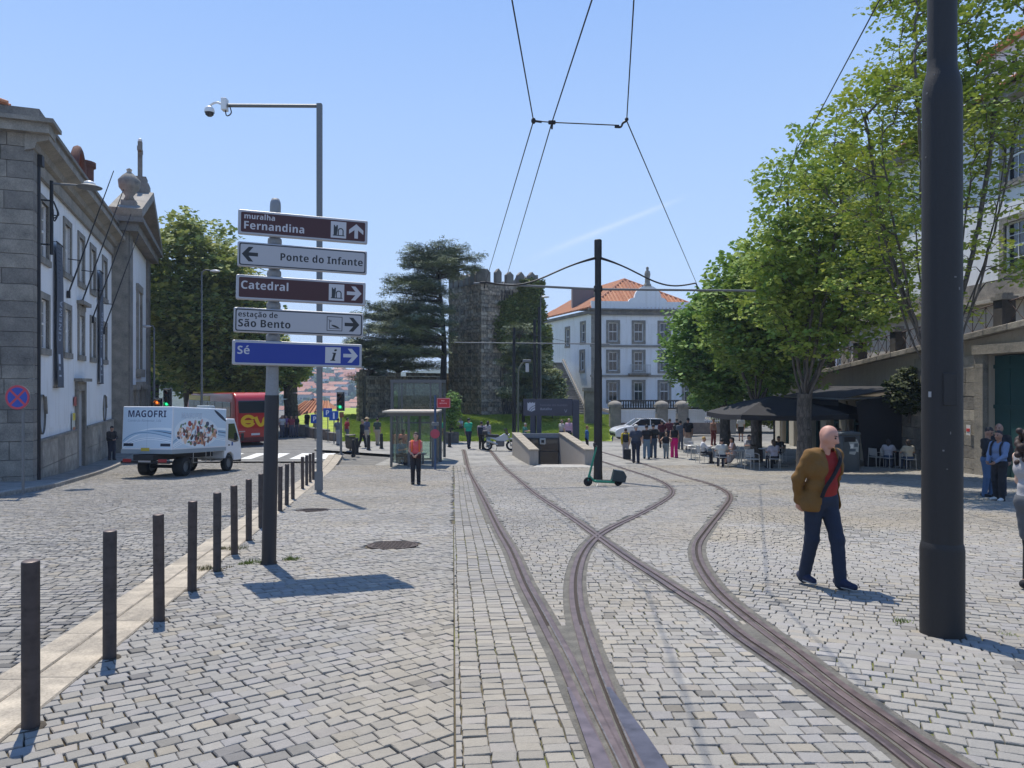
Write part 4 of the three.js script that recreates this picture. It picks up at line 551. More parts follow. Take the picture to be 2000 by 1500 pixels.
// window in the plane z = 0 of its parent: stone surround, painted frame, panes; x centre, y0..y1 opening
function windowAt(parent, x, y0, y1, w, o = {}) {
  const { surround = 0.2, proud = 0.05, recess = 0.14, cols = 2, rows = 3, stone = mats.granite, wood = mats.whiteWood, lintel = 0, sash = true, glass = mats.glass, fw = 0.06 } = o, h = y1 - y0, W = sub(parent, 'window', x, y0, 0);
  if (surround) { const s = surround; mb().box(w + 2 * s, s, proud + 0.06, 0, h + s / 2, (proud - 0.06) / 2).box(w + 2 * s, s, proud + 0.1, 0, -s / 2, (proud - 0.02) / 2).box(s, h, proud + 0.06, -w / 2 - s / 2, h / 2, (proud - 0.06) / 2).box(s, h, proud + 0.06, w / 2 + s / 2, h / 2, (proud - 0.06) / 2).build('surround', stone, W); if (lintel) mb().box(w + 2 * s + 0.3, 0.16, 0.32, 0, h + s + lintel, 0.12).box(w + 2 * s + 0.1, lintel, 0.1, 0, h + s + lintel / 2, 0.02).build('cornice', stone, W); }
  const f = mb(), z = -recess; f.box(w, fw, 0.06, 0, fw / 2, z).box(w, fw, 0.06, 0, h - fw / 2, z).box(fw, h - 2 * fw, 0.06, -w / 2 + fw / 2, h / 2, z).box(fw, h - 2 * fw, 0.06, w / 2 - fw / 2, h / 2, z); if (sash) f.box(w - 2 * fw, fw, 0.055, 0, h * 0.52, z + 0.004); f.build('frame', wood, W);
  const pw = (w - 2 * fw) / cols, ph = (h - 2 * fw) / rows; for (let i = 1; i < cols; i++) mb().box(0.032, h - 2 * fw, 0.03, -w / 2 + fw + i * pw, h / 2, z + 0.008).build('glazing_bar', wood, W); for (let j = 1; j < rows; j++) mb().box(w - 2 * fw, 0.032, 0.026, 0, fw + j * ph, z + 0.006).build('glazing_bar', wood, W);
  for (let i = 0; i < cols; i++) for (let j = 0; j < rows; j++) { const p = mb().box(pw - 0.002, ph - 0.002, 0.008, -w / 2 + fw + (i + 0.5) * pw, fw + (j + 0.5) * ph, z - 0.012).build('pane', glass, W); p.rotation.set(0, 0, 0); }
  return W;
}
function masonry(parent, name, A, B, y0, y1, bl, bh, base, o = {}) { // courses of rough blocks on the wall from A to B (seen from the side where A is left)
  const { thick = 0.3, jut = 0.05, top = null, skip = null, spread = 0.3 } = o, L = Math.hypot(B.x - A.x, B.z - A.z), ang = Math.atan2(-(B.z - A.z), B.x - A.x), parts = [], c = [];
  for (let y = y0; y < y1 - 0.05;) { const h = Math.min(bh * rr(0.8, 1.2), y1 - y); for (let u = -rr(0, bl * 0.6); u < L;) { const l = bl * rr(0.6, 1.5), a = Math.max(0, u), b = Math.min(L, u + l); u += l; if (b - a < 0.06) continue; const um = (a + b) / 2, ym = y + h / 2; if ((top && ym > top(um)) || (skip && skip(um, ym))) continue; const z = rr(-jut, jut), g = strip(new THREE.BoxGeometry(b - a - 0.025, h - 0.02, thick)); g.rotateX(rr(-0.03, 0.03)); g.rotateY(rr(-0.03, 0.03)); g.translate(um, ym, z - thick / 2); wrapUV(g); const k = 1 + (rnd() - 0.5) * 2 * spread, w = rr(-0.06, 0.1), cc = new Float32Array(g.attributes.position.count * 3); for (let i = 0; i < cc.length; i += 3) { cc[i] = base[0] * k * (1 + w); cc[i + 1] = base[1] * k; cc[i + 2] = base[2] * k * (1 - w); } g.setAttribute('color', new THREE.BufferAttribute(cc, 3)); parts.push(g); } y += h; }
  const g = mergeGeometries(parts); const m = new THREE.Mesh(g, T.masonMat ||= M([1, 1, 1], 0.92, { vc: true, tex: T.masonry, s: 0.9, bump: 0.02, bumpTex: T.masonry })); m.name = name; m.position.set(A.x, 0, A.z); m.rotation.y = ang; m.castShadow = m.receiveShadow = true; stuff(m); parent.add(m); return m;
}
// ---- white museum building on the left
{
  reseed(31);
  const th = Math.atan2(0.934, -0.358), t = thing('museum_building', 'long white building with grey stone corner, sash windows and stone cornice', 'building', V(-16.4, 0, -24.7), th), L = 18.1, bays = [2.05, 6.0, 8.95, 11.9, 15.4];
  const low = { y0: 2.95, y1: 4.75 }, upp = { y0: 6.25, y1: 8.25 }, ww = 1.12, base = -3;
  const holes = [...bays.flatMap((x) => [{ x, w: ww, ...low }, { x, w: ww, ...upp }]), { x: 8.6, w: 1.5, y0: base + 0.01, y1: 1.35, arch: false }, { oval: true, x: 1.65, y: 0.55, w: 0.85, h: 1.45 }, { oval: true, x: 15.3, y: 0.35, w: 0.85, h: 1.45 }];
  mb().add(wallWith(holes, [[0, base], [L, base], [L, 9.4], [0, 9.4]])).build('wall', mats.plaster, t);
  mb().box(L + 0.2, 12.4, 12, L / 2, 3.2, -6.6).build('inner_block', mats.plasterGrey, t);
  for (const x of bays) { windowAt(t, x, low.y0, low.y1, ww, { surround: 0.24, rows: 4, lintel: x === 8.95 ? 0.3 : 0 }); windowAt(t, x, upp.y0, upp.y1, ww, { surround: 0.24, rows: 4 }); }
  for (const [x, y] of [[1.65, 0.55], [15.3, 0.35]]) { const W = sub(t, 'oval_window', x, y, 0), s = new THREE.Shape(); s.absellipse(0, 0, 0.66, 0.98, 0, 7); const h = new THREE.Path(); h.absellipse(0, 0, 0.42, 0.72, 0, 7, true); s.holes.push(h); const g = new THREE.ExtrudeGeometry(s, { depth: 0.07, bevelEnabled: false, curveSegments: 28 }); g.translate(0, 0, 0.0); mb().add(g).build('stone_ring', mats.granite, W); const p = new THREE.CircleGeometry(0.5, 28); p.scale(0.95, 1.55, 1); p.translate(0, 0, -0.16); mb().add(p).build('pane', mats.glass, W); const gr = mb(); for (let i = -2; i <= 2; i++) gr.box(0.02, 1.4, 0.02, i * 0.16, 0, -0.1); gr.build('grille', mats.black, W); }
  { const D = sub(t, 'doorway', 8.6, 0, 0), yb = -2.2; mb().box(0.3, 3.7, 0.16, -0.9, -0.45, 0.04).box(0.3, 3.7, 0.16, 0.9, -0.45, 0.04).box(2.1, 0.4, 0.16, 0, 1.55, 0.04).box(2.4, 0.14, 0.4, 0, 1.83, 0.12).build('stone_frame', mats.granite, D); for (const s of [-1, 1]) mb().box(0.73, 3.6, 0.06, s * 0.375, -0.5, -0.24).build('door_leaf', M([0.025, 0.022, 0.02], 0.6), D); }
  { const seg = [[0.05, 7.5], [9.75, L - 0.02]]; for (const [a, b] of seg) { const n = Math.round((b - a) / 1.3); for (let i = 0; i < n; i++) { const x0 = lerp(a, b, i / n), x1 = lerp(a, b, (i + 1) / n); for (const [y0, y1] of [[-3, -1.35], [-1.34, -0.42]]) mb().box(x1 - x0 - 0.012, y1 - y0 - 0.01, 0.12, (x0 + x1) / 2, (y0 + y1) / 2, 0.06).build('plinth_slab', i % 3 ? mats.granitePale : mats.granite, t); } mb().box(b - a, 0.1, 0.16, (a + b) / 2, -0.37, 0.075).build('plinth_moulding', mats.granite, t); } }
  { const C = sub(t, 'cornice'); mb().box(L + 0.6, 0.45, 0.14, L / 2, 9.4 - 0.2, 0.07).build('frieze', mats.granite, C); mb().prism([[0, 0], [-0.28, 0.1], [-0.34, 0.3], [-0.7, 0.42], [-0.72, 0.6], [0, 0.6]], L + 1.2, -0.6, 9.42, 0, Math.PI / 2).build('moulding', mats.granite, C); C.children.at(-1).rotation.y = 0; }
  // roof edge of tiles and the stone parapet on the corner
  const roof = sub(t, 'roof'); mb().poly([V(-0.6, 10.9, -0.5), V(L + 0.4, 10.9, -0.5), V(L + 0.4, 12.1, -5), V(-0.6, 12.1, -5)]).build('tile_slope', tileMats[1], roof);
  for (let x = -0.5; x < L + 0.3; x += 0.3) mb().bar(V(x, 10.94, -0.5), V(x, 12.14, -5), 0.09, 0.09, 7).build('tile_row', tileMats[Math.floor(rnd() * 4)], roof);
  // corner of big blocks: the end wall that faces the square
  const E = sub(t, 'stone_corner', -0.26, 0, 0, 0), yTop = 10.0; let yy = -3, row = 0;
  while (yy < yTop) { const h = Math.min(rr(0.42, 0.62), yTop - yy); if (h < 0.1) break; let z = 0.24, k = row++ % 2; while (z > -7.5) { const l = rr(0.9, 1.6) * (k ? 1 : 0.75); mb().rbox(0.5 + rr(0, 0.03), h - 0.012, l - 0.012, 0.012, 0.0, yy + h / 2, z - l / 2).build('stone_block', [mats.granite, mats.graniteDark, mats.granite][Math.floor(rnd() * 3)], E); z -= l; k = 0; } yy += h; }
  mb().box(1.0, 0.32, 8.3, -0.35, 10.15, -3.4).box(1.3, 0.14, 8.6, -0.35, 10.38, -3.4).build('corner_cornice', mats.granite, t); mb().box(0.8, 0.55, 8.0, -0.1, 10.6, -3.6).build('corner_parapet', mats.graniteDark, t); mb().box(L * 0.98, 0.7, 0.5, L / 2 + 0.2, 10.35, 0.1).box(L, 0.14, 0.7, L / 2 + 0.1, 10.74, 0.1).build('parapet', mats.graniteDark, t);
  { const y = 9.3; mb().bar(V(0.12, -2.2, 0.22), V(0.12, y, 0.22), 0.09, 0.09, 10).box(0.3, 0.36, 0.28, 0.16, y, 0.24).build('downpipe', mats.black, t); mb().bar(V(L - 0.1, -2.4, 0.2), V(L - 0.1, 9.2, 0.2), 0.07, 0.07, 10).build('downpipe', mats.black, t); }
  for (const [x, y, i] of [[5.9, 5.35, 0], [8.8, 5.3, 1], [11.4, 4.75, 2], [14.6, 4.4, 3]]) { const f = sub(t, 'flagpole', x, y, 0.05); mb().bar(V(0, 0, 0), V(1.0 + i * 0.15, 5.6, 1.55), 0.035, 0.018, 8).build('pole', mats.black, f); mb().box(0.12, 0.3, 0.12, 0, 0.02, 0.03).bar(V(0, 1.5, 0), V(0.26, 1.5, 0.44), 0.02).build('bracket', mats.black, f); }
  { const ch = sub(t, 'chimney', 12.4, 10.9, -0.5), br = M([0.20, 0.085, 0.06], 0.9, { tex: T.stone, s: 1 }); mb().tube([V(-2.2, -0.4, 0), V(-2.1, 1.2, 0), V(-1.3, 2.0, 0), V(-0.4, 1.5, 0), V(0, 0.4, 0)], 0.2, 8).build('arched_flue', br, ch); mb().lathe([[0.4, -1], [0.4, 1.6], [0.5, 1.65], [0.5, 1.9], [0.35, 1.95]], 16, 0.5, 0, 0).build('stack', br, ch); }
  mb().rbox(0.5, 0.95, 0.04, 0.01, 6.95, -0.05, 0.06).build('notice_board', M([0.55, 0.56, 0.5], 0.5), t); mb().box(0.46, 0.3, 0.02, 6.95, 0.25, 0.085).build('notice_header', M([0.7, 0.55, 0.08], 0.5), t); mb().box(0.46, 0.3, 0.02, 6.95, -0.35, 0.085).build('notice_footer', M([0.5, 0.2, 0.12], 0.5), t); mb().box(0.4, 0.4, 0.03, 7.35, 0.9, 0.06).build('wall_plaque', M([0.4, 0.1, 0.09], 0.5), t);
  // banners, wall lamp
  const wp = (x, y, z) => t.localToWorld(V(x, y, z)); t.updateMatrixWorld(true);
  const ban = (x, y0, y1, w, lab, txt) => { const b = thing('wall_banner', lab, 'banner', wp(x, y0, 0.1), th), h = y1 - y0; const g = new THREE.PlaneGeometry(w, h, 6, 40), p = g.attributes.position; for (let i = 0; i < p.count; i++) p.setZ(i, 0.02 * Math.sin(p.getY(i) * 1.7) + 0.012 * Math.sin(p.getX(i) * 5 + p.getY(i))); g.computeVertexNormals(); const m = new THREE.Mesh(g, new THREE.MeshStandardMaterial({ roughness: 0.85, side: THREE.DoubleSide, map: canvasTex(160, 1024, (c) => { c.fillStyle = '#4c525c'; c.fillRect(0, 0, 160, 1024); c.fillStyle = '#343a44'; for (let k = 0; k < 9; k++) c.fillRect(10 + 12 * (k % 3), 30 + k * 30, 100 - 8 * k, 9); c.save(); c.translate(116, 700); c.rotate(-Math.PI / 2); c.fillStyle = '#8b93a0'; c.font = 'bold 76px sans-serif'; c.fillText(txt, 0, 0); c.restore(); c.fillStyle = '#b4bac4'; c.fillRect(50, 790, 52, 70); c.fillRect(50, 880, 40, 26); c.fillRect(40, 940, 70, 12); }) })); m.name = 'cloth'; m.position.set(0, h / 2, 0.04); m.castShadow = m.receiveShadow = true; b.add(m); for (const y of [-0.02, h + 0.02]) mb().bar(V(-w / 2 - 0.05, y, 0.04), V(w / 2 + 0.05, y, 0.04), 0.025).bar(V(-w / 2, y, -0.1), V(-w / 2, y, 0.04), 0.015).bar(V(w / 2, y, -0.1), V(w / 2, y, 0.04), 0.015).build('rod', mats.iron, b); };
  ban(4.0, 1.55, 7.1, 1.1, 'long dark grey banner hanging beside the first windows of the museum', 'CINEMA'); ban(13.6, 1.7, 7.4, 1.0, 'long dark grey banner hanging between the last windows of the museum', 'CULTURA');
  const lp = thing('wall_lamp', 'street lamp with a flat round head on a bracket of the museum wall', 'street lamp', wp(0.75, 6.2, 0.05), th); mb().bar(V(0, 0, 0.45), V(0, 2.6, 0.45), 0.06).bar(V(0, 0.35, -0.05), V(0, 0.35, 0.45), 0.03).bar(V(0, 1.9, -0.05), V(0, 1.9, 0.45), 0.03).build('bracket', mats.iron, lp); mb().bar(V(0, 2.5, 0.45), V(0.1, 2.55, 1.3), 0.045, 0.035).build('arm', mats.galv, lp); mb().lathe([[0, 0.05], [0.2, 0.03], [0.42, -0.06], [0.4, -0.09], [0, -0.1]], 20, 0.12, 2.58, 1.6).build('shade', mats.galv, lp); mb().ball(0.2, 0.12, 2.63, 1.6, 1, 0.6, 1).build('dome', M([0.75, 0.75, 0.72], 0.3), lp); { const c = mb(); for (let i = 0; i < 3; i++) c.tube([V(0.05, 1.9, 0.5), V(0.2 + i * 0.08, 1.5, 0.6), V(0.1 - i * 0.1, 1.2 + i * 0.1, 0.5), V(-0.02, 1.6, 0.5)], 0.025, 6); c.build('cable_coil', mats.iron, lp); }
}
// ---- church front with pediment and cross
{
  const th = Math.atan2(0.934, -0.358), o = V(-22.9 + 0.934 * 0.75, 0, -(41.6 + 0.358 * 0.75)), t = thing('church', 'pale church front with dark stone pilasters, pediment, urn and tall cross', 'church', o, th), W = 11.2, b = -3.2, H = 10.4;
  mb().add(wallWith([{ x: 5.6, w: 1.6, y0: 2.6, y1: 7.4, arch: true }, { x: 5.6, w: 1.6, y0: b + 0.01, y1: 1.4 }, { x: 2.8, w: 0.9, y0: b + 0.01, y1: 1.2 }, { x: 8.4, w: 0.9, y0: b + 0.01, y1: 1.2 }], [[0, b], [W, b], [W, H], [0, H]])).build('wall', mats.plaster, t);
  mb().box(W - 0.02, H - b, 16, W / 2, (H + b) / 2, -8.4).build('nave', mats.plasterGrey, t);
  for (const [x, w] of [[0.65, 1.35], [W - 0.6, 1.25]]) mb().box(w, H - b + 0.02, 0.2, x, (H + b) / 2, 0.08).build('pilaster', mats.graniteDark, t); mb().box(0.24, H - b, 1.3, -0.1, (H + b) / 2, -0.55).build('side_pilaster', mats.granite, t);
  mb().box(1.5, 4.8, 0.08, 5.6, 5.0, -0.25).build('tall_window', mats.glass, t); { const f = mb(); f.box(0.35, 5.2, 0.16, 4.6, 5.1, 0.05).box(0.35, 5.2, 0.16, 6.6, 5.1, 0.05).box(2.7, 0.5, 0.3, 5.6, 2.35, 0.12).box(2.6, 0.45, 0.2, 5.6, 7.8, 0.06); f.build('window_surround', mats.granite, t); }
  for (const [x, w, h] of [[5.6, 1.6, 4.5], [2.8, 0.9, 4.3], [8.4, 0.9, 4.3]]) { const D = sub(t, 'doorway', x, b, 0); mb().box(w, h, 0.08, 0, h / 2, -0.24).build('door_leaf', M([0.03, 0.028, 0.025], 0.6), D); mb().box(0.25, h + 0.2, 0.16, -w / 2 - 0.12, h / 2 + 0.1, 0.04).box(0.25, h + 0.2, 0.16, w / 2 + 0.12, h / 2 + 0.1, 0.04).box(w + 0.9, 0.3, 0.4, 0, h + 0.35, 0.14).build('stone_frame', mats.granite, D); }
  mb().box(W + 1.1, 0.5, 1.1, W / 2, H + 0.24, 0.1).box(W + 1.6, 0.28, 1.5, W / 2, H + 0.62, 0.2).build('entablature', mats.graniteDark, t);
  const ap = 2.5; mb().prism([[0, 0], [W, 0], [W / 2, ap - 0.3]], 0.4, 0, H + 0.76, -0.35).build('tympanum', mats.granite, t);
  for (const s of [-1, 1]) { const a = V(W / 2 + s * (W / 2 + 0.8), H + 0.78, 0), c = V(W / 2, H + 0.78 + ap, 0), L = a.distanceTo(c), g = new THREE.BoxGeometry(L, 0.5, 1.7); g.rotateZ(Math.atan2(c.y - a.y, c.x - a.x)); g.translate((a.x + c.x) / 2, (a.y + c.y) / 2 + 0.2, 0.05); mb().add(g).build('raking_cornice', mats.granite, t); }
  mb().box(0.8, 1.1, 0.8, 0.35, H + 1.3, 0.1).lathe([[0.15, 0], [0.3, 0.1], [0.2, 0.3], [0.55, 0.8], [0.6, 1.2], [0.35, 1.5], [0.12, 1.7], [0.16, 1.85], [0, 1.95]], 16, 0.35, H + 1.85, 0.1).build('urn', mats.granite, t);
  { const c = sub(t, 'cross', W / 2, H + ap + 1.0, 0.1); mb().box(1.3, 0.7, 1.1, 0, 0.3, 0).box(1.0, 0.5, 0.8, 0, 0.85, 0).build('pedestal', mats.graniteDark, c); mb().box(0.26, 2.5, 0.26, 0, 2.2, 0).box(1.1, 0.26, 0.24, 0, 2.9, 0).build('stone_cross', mats.graniteDark, c); mb().ball(0.13, 0, 3.55, 0).build('finial', M([0.7, 0.7, 0.68], 0.4), c); }
  { const r = sub(t, 'roof'); const y0 = H + 0.7, y1 = H + 0.7 + ap - 1.0; mb().poly([V(-0.3, y0, -0.4), V(W / 2, y1, -0.4), V(W / 2, y1, -16), V(-0.3, y0, -16)]).poly([V(W / 2, y1, -0.4), V(W + 0.3, y0, -0.4), V(W + 0.3, y0, -16), V(W / 2, y1, -16)]).build('tile_slope', tileMats[0], r); for (let z = -0.8; z > -16; z -= 0.35) mb().bar(V(-0.25, y0 + 0.04, z), V(W / 2, y1 + 0.04, z), 0.09, 0.09, 6).build('tile_row', tileMats[Math.floor(rnd() * 4)], r); }
}
// ---- medieval tower and wall stub
const lawnY = (x, d) => gy(d) + 1.15 * sstep(50, 68, d) + 0.12 * (fbm(x * 0.3, d * 0.3, 2) - 0.5) * sstep(50, 54, d);
{
  reseed(44);
  const C = V(-2.75, 0, -65), L = V(-6.09, 0, -69.7), R = V(2.4, 0, -68), B = V(L.x + R.x - C.x, 0, L.z + R.z - C.z), t = thing('castle_tower', 'tall square medieval stone tower with pointed battlements and ivy on one face', 'tower', V(0, 0, 0)), y0 = -3, y1 = 10.75, base = [0.56, 0.50, 0.41];
  const core = mb(); { const q = [L, C, R, B], m = V(0, 0, 0); q.forEach((p) => m.addScaledVector(p, 0.25)); const s = q.map((p) => m.clone().lerp(p, 0.93)); for (let i = 0; i < 4; i++) { const a = s[i], b = s[(i + 1) % 4]; core.poly([V(a.x, y0, a.z), V(b.x, y0, b.z), V(b.x, y1 - 0.1, b.z), V(a.x, y1 - 0.1, a.z)]); } core.poly(s.map((p) => V(p.x, y1 - 0.1, p.z))); } core.build('core', M([0.26, 0.235, 0.195], 0.95, { tex: T.masonry, s: 0.5 }), t);
  const slit = (u, y) => (Math.abs(u - 2.6) < 0.2 && Math.abs(y - 0.5) < 0.6) || (Math.abs(u - 3.6) < 0.16 && Math.abs(y - 4.6) < 0.5);
  masonry(t, 'masonry', L, C, y0, y1, 0.62, 0.36, base, { skip: slit, jut: 0.045 }); masonry(t, 'masonry', C, R, y0, y1, 0.62, 0.36, base, { skip: slit, jut: 0.045 }); masonry(t, 'masonry', R, B, y0, y1, 0.7, 0.36, base); masonry(t, 'masonry', B, L, y0, y1, 0.7, 0.36, base);
  const mer = (A, Bp, n, w, h) => { for (let i = 0; i < n; i++) { const p = A.clone().lerp(Bp, (i + 0.5) / n), a = Math.atan2(-(Bp.z - A.z), Bp.x - A.x); const m = mb().prism([[-w / 2, 0], [w / 2, 0], [w / 2, h - 0.3], [0, h], [-w / 2, h - 0.3]], 0.5, 0, 0, -0.45, 0, 0.03).build('merlon', mats.graniteDark, t); m.position.set(p.x, y1 - 0.04, p.z); m.rotation.y = a; m.scale.set(rr(0.9, 1.1), rr(0.88, 1.08), 1); } };
  mer(L, C, 6, 0.62, 1.15); mer(C, R, 5, 0.6, 1.3); mer(R, B, 5, 0.62, 1.2); mer(B, L, 5, 0.62, 1.2);
  mb().box(0.8, 1.25, 0.8, C.x, y1 + 0.58, C.z - 0.35).build('corner_merlon', mats.graniteDark, t); mb().box(0.75, 1.1, 0.75, R.x - 0.35, y1 + 0.5, R.z - 0.1).build('corner_merlon', mats.graniteDark, t);
  const w = thing('castle_wall', 'low dark stub of the medieval wall under the cedar, left of the tower', 'stone wall', V(0, 0, 0)), A = V(PX(701, 61), 0, -61), D = V(PX(882, 70.5), 0, -70.5), top = (u) => 2.65 + 0.35 * (hash(Math.floor(u / 0.8), 5) - 0.5);
  { const k = mb(), o = V(0.15, 0, -0.5); k.poly([V(A.x + o.x, -3, A.z + o.z), V(D.x, -3, D.z + o.z), V(D.x, 2.3, D.z + o.z), V(A.x + o.x, 2.3, A.z + o.z)]); k.box(0.1, 5.3, 6, A.x + 0.4, -0.35, A.z - 3.4); k.build('core', M([0.08, 0.075, 0.06], 0.95), w); }
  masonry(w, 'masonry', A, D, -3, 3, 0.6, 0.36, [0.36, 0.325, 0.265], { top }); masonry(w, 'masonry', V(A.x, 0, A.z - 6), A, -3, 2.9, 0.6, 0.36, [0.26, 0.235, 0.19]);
}
// ---- villa
{
  reseed(61);
  const FL = V(8.73, 0, -80), FR = V(21.4, 0, -81.5), BL = V(3.6, 0, -95), BR = V(17.5, 0, -97), t = thing('villa', 'white three storey villa with orange hipped roof, arched gable and statue', 'villa', V(0, 0, 0)), cor = 9.45, base = -3.2;
  const W1 = FL.distanceTo(FR), a1 = Math.atan2(-(FR.z - FL.z), FR.x - FL.x), W2 = BL.distanceTo(FL), a2 = Math.atan2(-(FL.z - BL.z), FL.x - BL.x);
  const front = sub(t, 'front_wall', FL.x, 0, FL.z, a1), flank = sub(t, 'side_wall', BL.x, 0, BL.z, a2);
  const cols = [2.45, 5.35, 8.3, 11.1], rows = [[-0.25, 1.85], [3.1, 5.2], [6.35, 8.45]], ww = 1.05;
  mb().add(wallWith(cols.flatMap((x) => rows.map(([y0, y1]) => ({ x, w: ww, y0, y1 }))), [[0, base], [W1, base], [W1, cor], [0, cor]])).build('plaster', mats.plaster, front);
  const winM = { surround: 0.26, cols: 2, rows: 2, wood: M([0.6, 0.6, 0.58], 0.5), fw: 0.1, stone: mats.granite };
  for (const x of cols) for (const [y0, y1] of rows) { const w = windowAt(t, 0, y0, y1, ww, winM); front.updateMatrixWorld(true); const p = front.localToWorld(V(x, y0, 0)); w.position.copy(p); w.rotation.y = a1; }
  const fw = [[W2 - 2.2, 6.4, 8.5], [W2 - 2.4, 3.2, 5.3], [W2 - 6.6, 6.2, 8.2]]; mb().add(wallWith(fw.map(([x, y0, y1]) => ({ x, w: 1.0, y0, y1 })), [[0, base], [W2, base], [W2, cor], [0, cor]])).build('plaster', mats.plaster, flank);
  for (const [x, y0, y1] of fw) { const w = windowAt(t, 0, y0, y1, 1.0, winM); flank.updateMatrixWorld(true); w.position.copy(flank.localToWorld(V(x, y0, 0))); w.rotation.y = a2; }
  mb().poly([V(FR.x, base, FR.z), V(BR.x, base, BR.z), V(BR.x, cor, BR.z), V(FR.x, cor, FR.z)]).poly([V(BR.x, base, BR.z), V(BL.x, base, BL.z), V(BL.x, cor, BL.z), V(BR.x, cor, BR.z)]).build('rear_wall', mats.plaster, t);
 
  mb().box(W1 + 0.3, 0.22, 0.14, W1 / 2, 5.85, 0.07).build('string_course', mats.granite, front); mb().box(W1 + 0.3, 0.22, 0.14, W1 / 2, 2.55, 0.07).build('string_course', mats.granite, front);
  mb().box(W1 + 0.5, 0.55, 0.3, W1 / 2, cor + 0.1, 0.12).box(W1 + 0.8, 0.16, 0.55, W1 / 2, cor + 0.42, 0.22).build('cornice', mats.graniteDark, front); mb().box(W2 + 0.5, 0.35, 0.3, W2 / 2, cor + 0.15, 0.12).build('eaves', mats.graniteDark, flank);
  mb().box(0.75, cor - base, 0.16, 0.35, (cor + base) / 2, 0.07).build('corner_stone', mats.granite, front); mb().box(0.75, cor - base, 0.16, W1 - 0.35, (cor + base) / 2, 0.07).build('corner_stone', mats.granite, front);
  { const s = new THREE.Shape(); s.moveTo(0, 0); s.lineTo(W1, 0); s.lineTo(W1, 0.85); s.lineTo(8.6, 0.85); s.quadraticCurveTo(8.5, 1.25, 8.0, 1.3); s.absarc(6.4, 1.1, 1.55, 0.1, Math.PI - 0.1, false); s.quadraticCurveTo(4.3, 1.25, 4.2, 0.85); s.lineTo(0, 0.85); const g = new THREE.ExtrudeGeometry(s, { depth: 0.4, bevelEnabled: false }); g.translate(0, cor + 0.5, -0.35); mb().add(g).build('arched_gable', mats.plaster, front); }
  { const s = sub(t, 'statue'); front.updateMatrixWorld(true); s.position.copy(front.localToWorld(V(6.4, cor + 3.1, -0.15))); mb().lathe([[0.45, 0], [0.4, 0.2], [0.3, 0.3], [0.26, 0.9], [0.34, 1.3], [0.26, 1.65], [0.12, 1.75], [0.17, 1.95], [0.12, 2.12], [0, 2.16]], 14).build('figure', mats.granite, s); const u = sub(t, 'urn'); u.position.copy(front.localToWorld(V(0.7, cor + 1.35, -0.1))); mb().lathe([[0.3, 0], [0.15, 0.2], [0.42, 0.7], [0.3, 1.1], [0.08, 1.25], [0.12, 1.45], [0, 1.55]], 14).build('vase', mats.graniteDark, u); }
  { const Bc = sub(t, 'balcony'); front.updateMatrixWorld(true); Bc.position.copy(front.localToWorld(V(5.35, 2.75, 0))); Bc.rotation.y = a1; mb().box(2.4, 0.16, 0.7, 0, 0, 0.35).build('slab', mats.granite, Bc); const r = M([0.4, 0.4, 0.38], 0.5); mb().box(2.4, 0.07, 0.06, 0, 1.0, 0.66).box(2.4, 0.05, 0.05, 0, 0.15, 0.66).build('rail', r, Bc); for (let i = 0; i <= 14; i++) mb().box(0.04, 0.84, 0.04, -1.15 + i * 0.164, 0.57, 0.66).build('baluster', r, Bc); }
  // roof planes with rows of tiles
  const roof = sub(t, 'roof'), e = 10.0, ap = V(13.6, 14.3, -88), rb = V(11.2, 14.3, -96.5), fl = V(FL.x - 0.4, e, FL.z + 0.0), fr = V(FR.x + 0.4, e, FR.z), bl = V(BL.x - 0.4, e, BL.z - 0.3), br = V(BR.x + 0.5, e, BR.z);
  const slope = (a, b, c, d2) => { mb().poly(d2 ? [a, b, c, d2] : [a, b, c]).build('tile_bed', tileMats[1], roof); const n = Math.round(a.distanceTo(b) / 0.42), nrm = b.clone().sub(a).cross(c.clone().sub(a)).normalize(); if (nrm.y < 0) nrm.negate(); const Lr = c, Ll = d2 || c; for (let i = 0; i <= n; i++) { const u = i / n, lo = a.clone().lerp(b, u); let hi; const along = b.clone().sub(a).normalize(), up = nrm.clone().cross(along); if (up.y < 0) up.negate(); // climb until a hip is met
      let q = 0; const inside = (p) => { const poly = d2 ? [a, b, c, d2] : [a, b, c]; let s = 0; for (let k = 0; k < poly.length; k++) { const A = poly[k], B = poly[(k + 1) % poly.length], cr = B.clone().sub(A).cross(p.clone().sub(A)).dot(nrm); if (Math.abs(cr) < 1e-6) continue; if (s && Math.sign(cr) !== s) return false; s = Math.sign(cr); } return true; }; while (q < 14 && inside(lo.clone().addScaledVector(up, q + 0.3).addScaledVector(along, (u < 0.5 ? 1 : -1) * 0.001))) q += 0.3; if (q < 0.3) continue; const m = mb().bar(lo.clone().addScaledVector(nrm, 0.03), lo.clone().addScaledVector(up, q).addScaledVector(nrm, 0.03), 0.12, 0.12, 6).build('tile_row', tileMats[Math.floor(rnd() * 4)], roof); } };
  slope(fl, fr, ap); slope(bl, fl, ap, rb); slope(fr, br, rb, ap);
  mb().bar(fl, ap, 0.16).bar(fr, ap, 0.16).bar(ap, rb, 0.16).build('ridge_tiles', tileMats[3], roof);
  { const c = P(1138, 580, 87); mb().box(2.6, 2.6, 1.6, c.x, c.y - 0.3, c.z).build('dormer', M([0.22, 0.17, 0.17], 0.8, { tex: T.stain, s: 1 }), roof); const g = mb(); for (let i = -4; i <= 4; i++) g.box(0.05, 2.4, 0.05, c.x + i * 0.28, c.y - 0.3, c.z + 0.81); g.build('dormer_louvre', mats.galv, roof); }
}
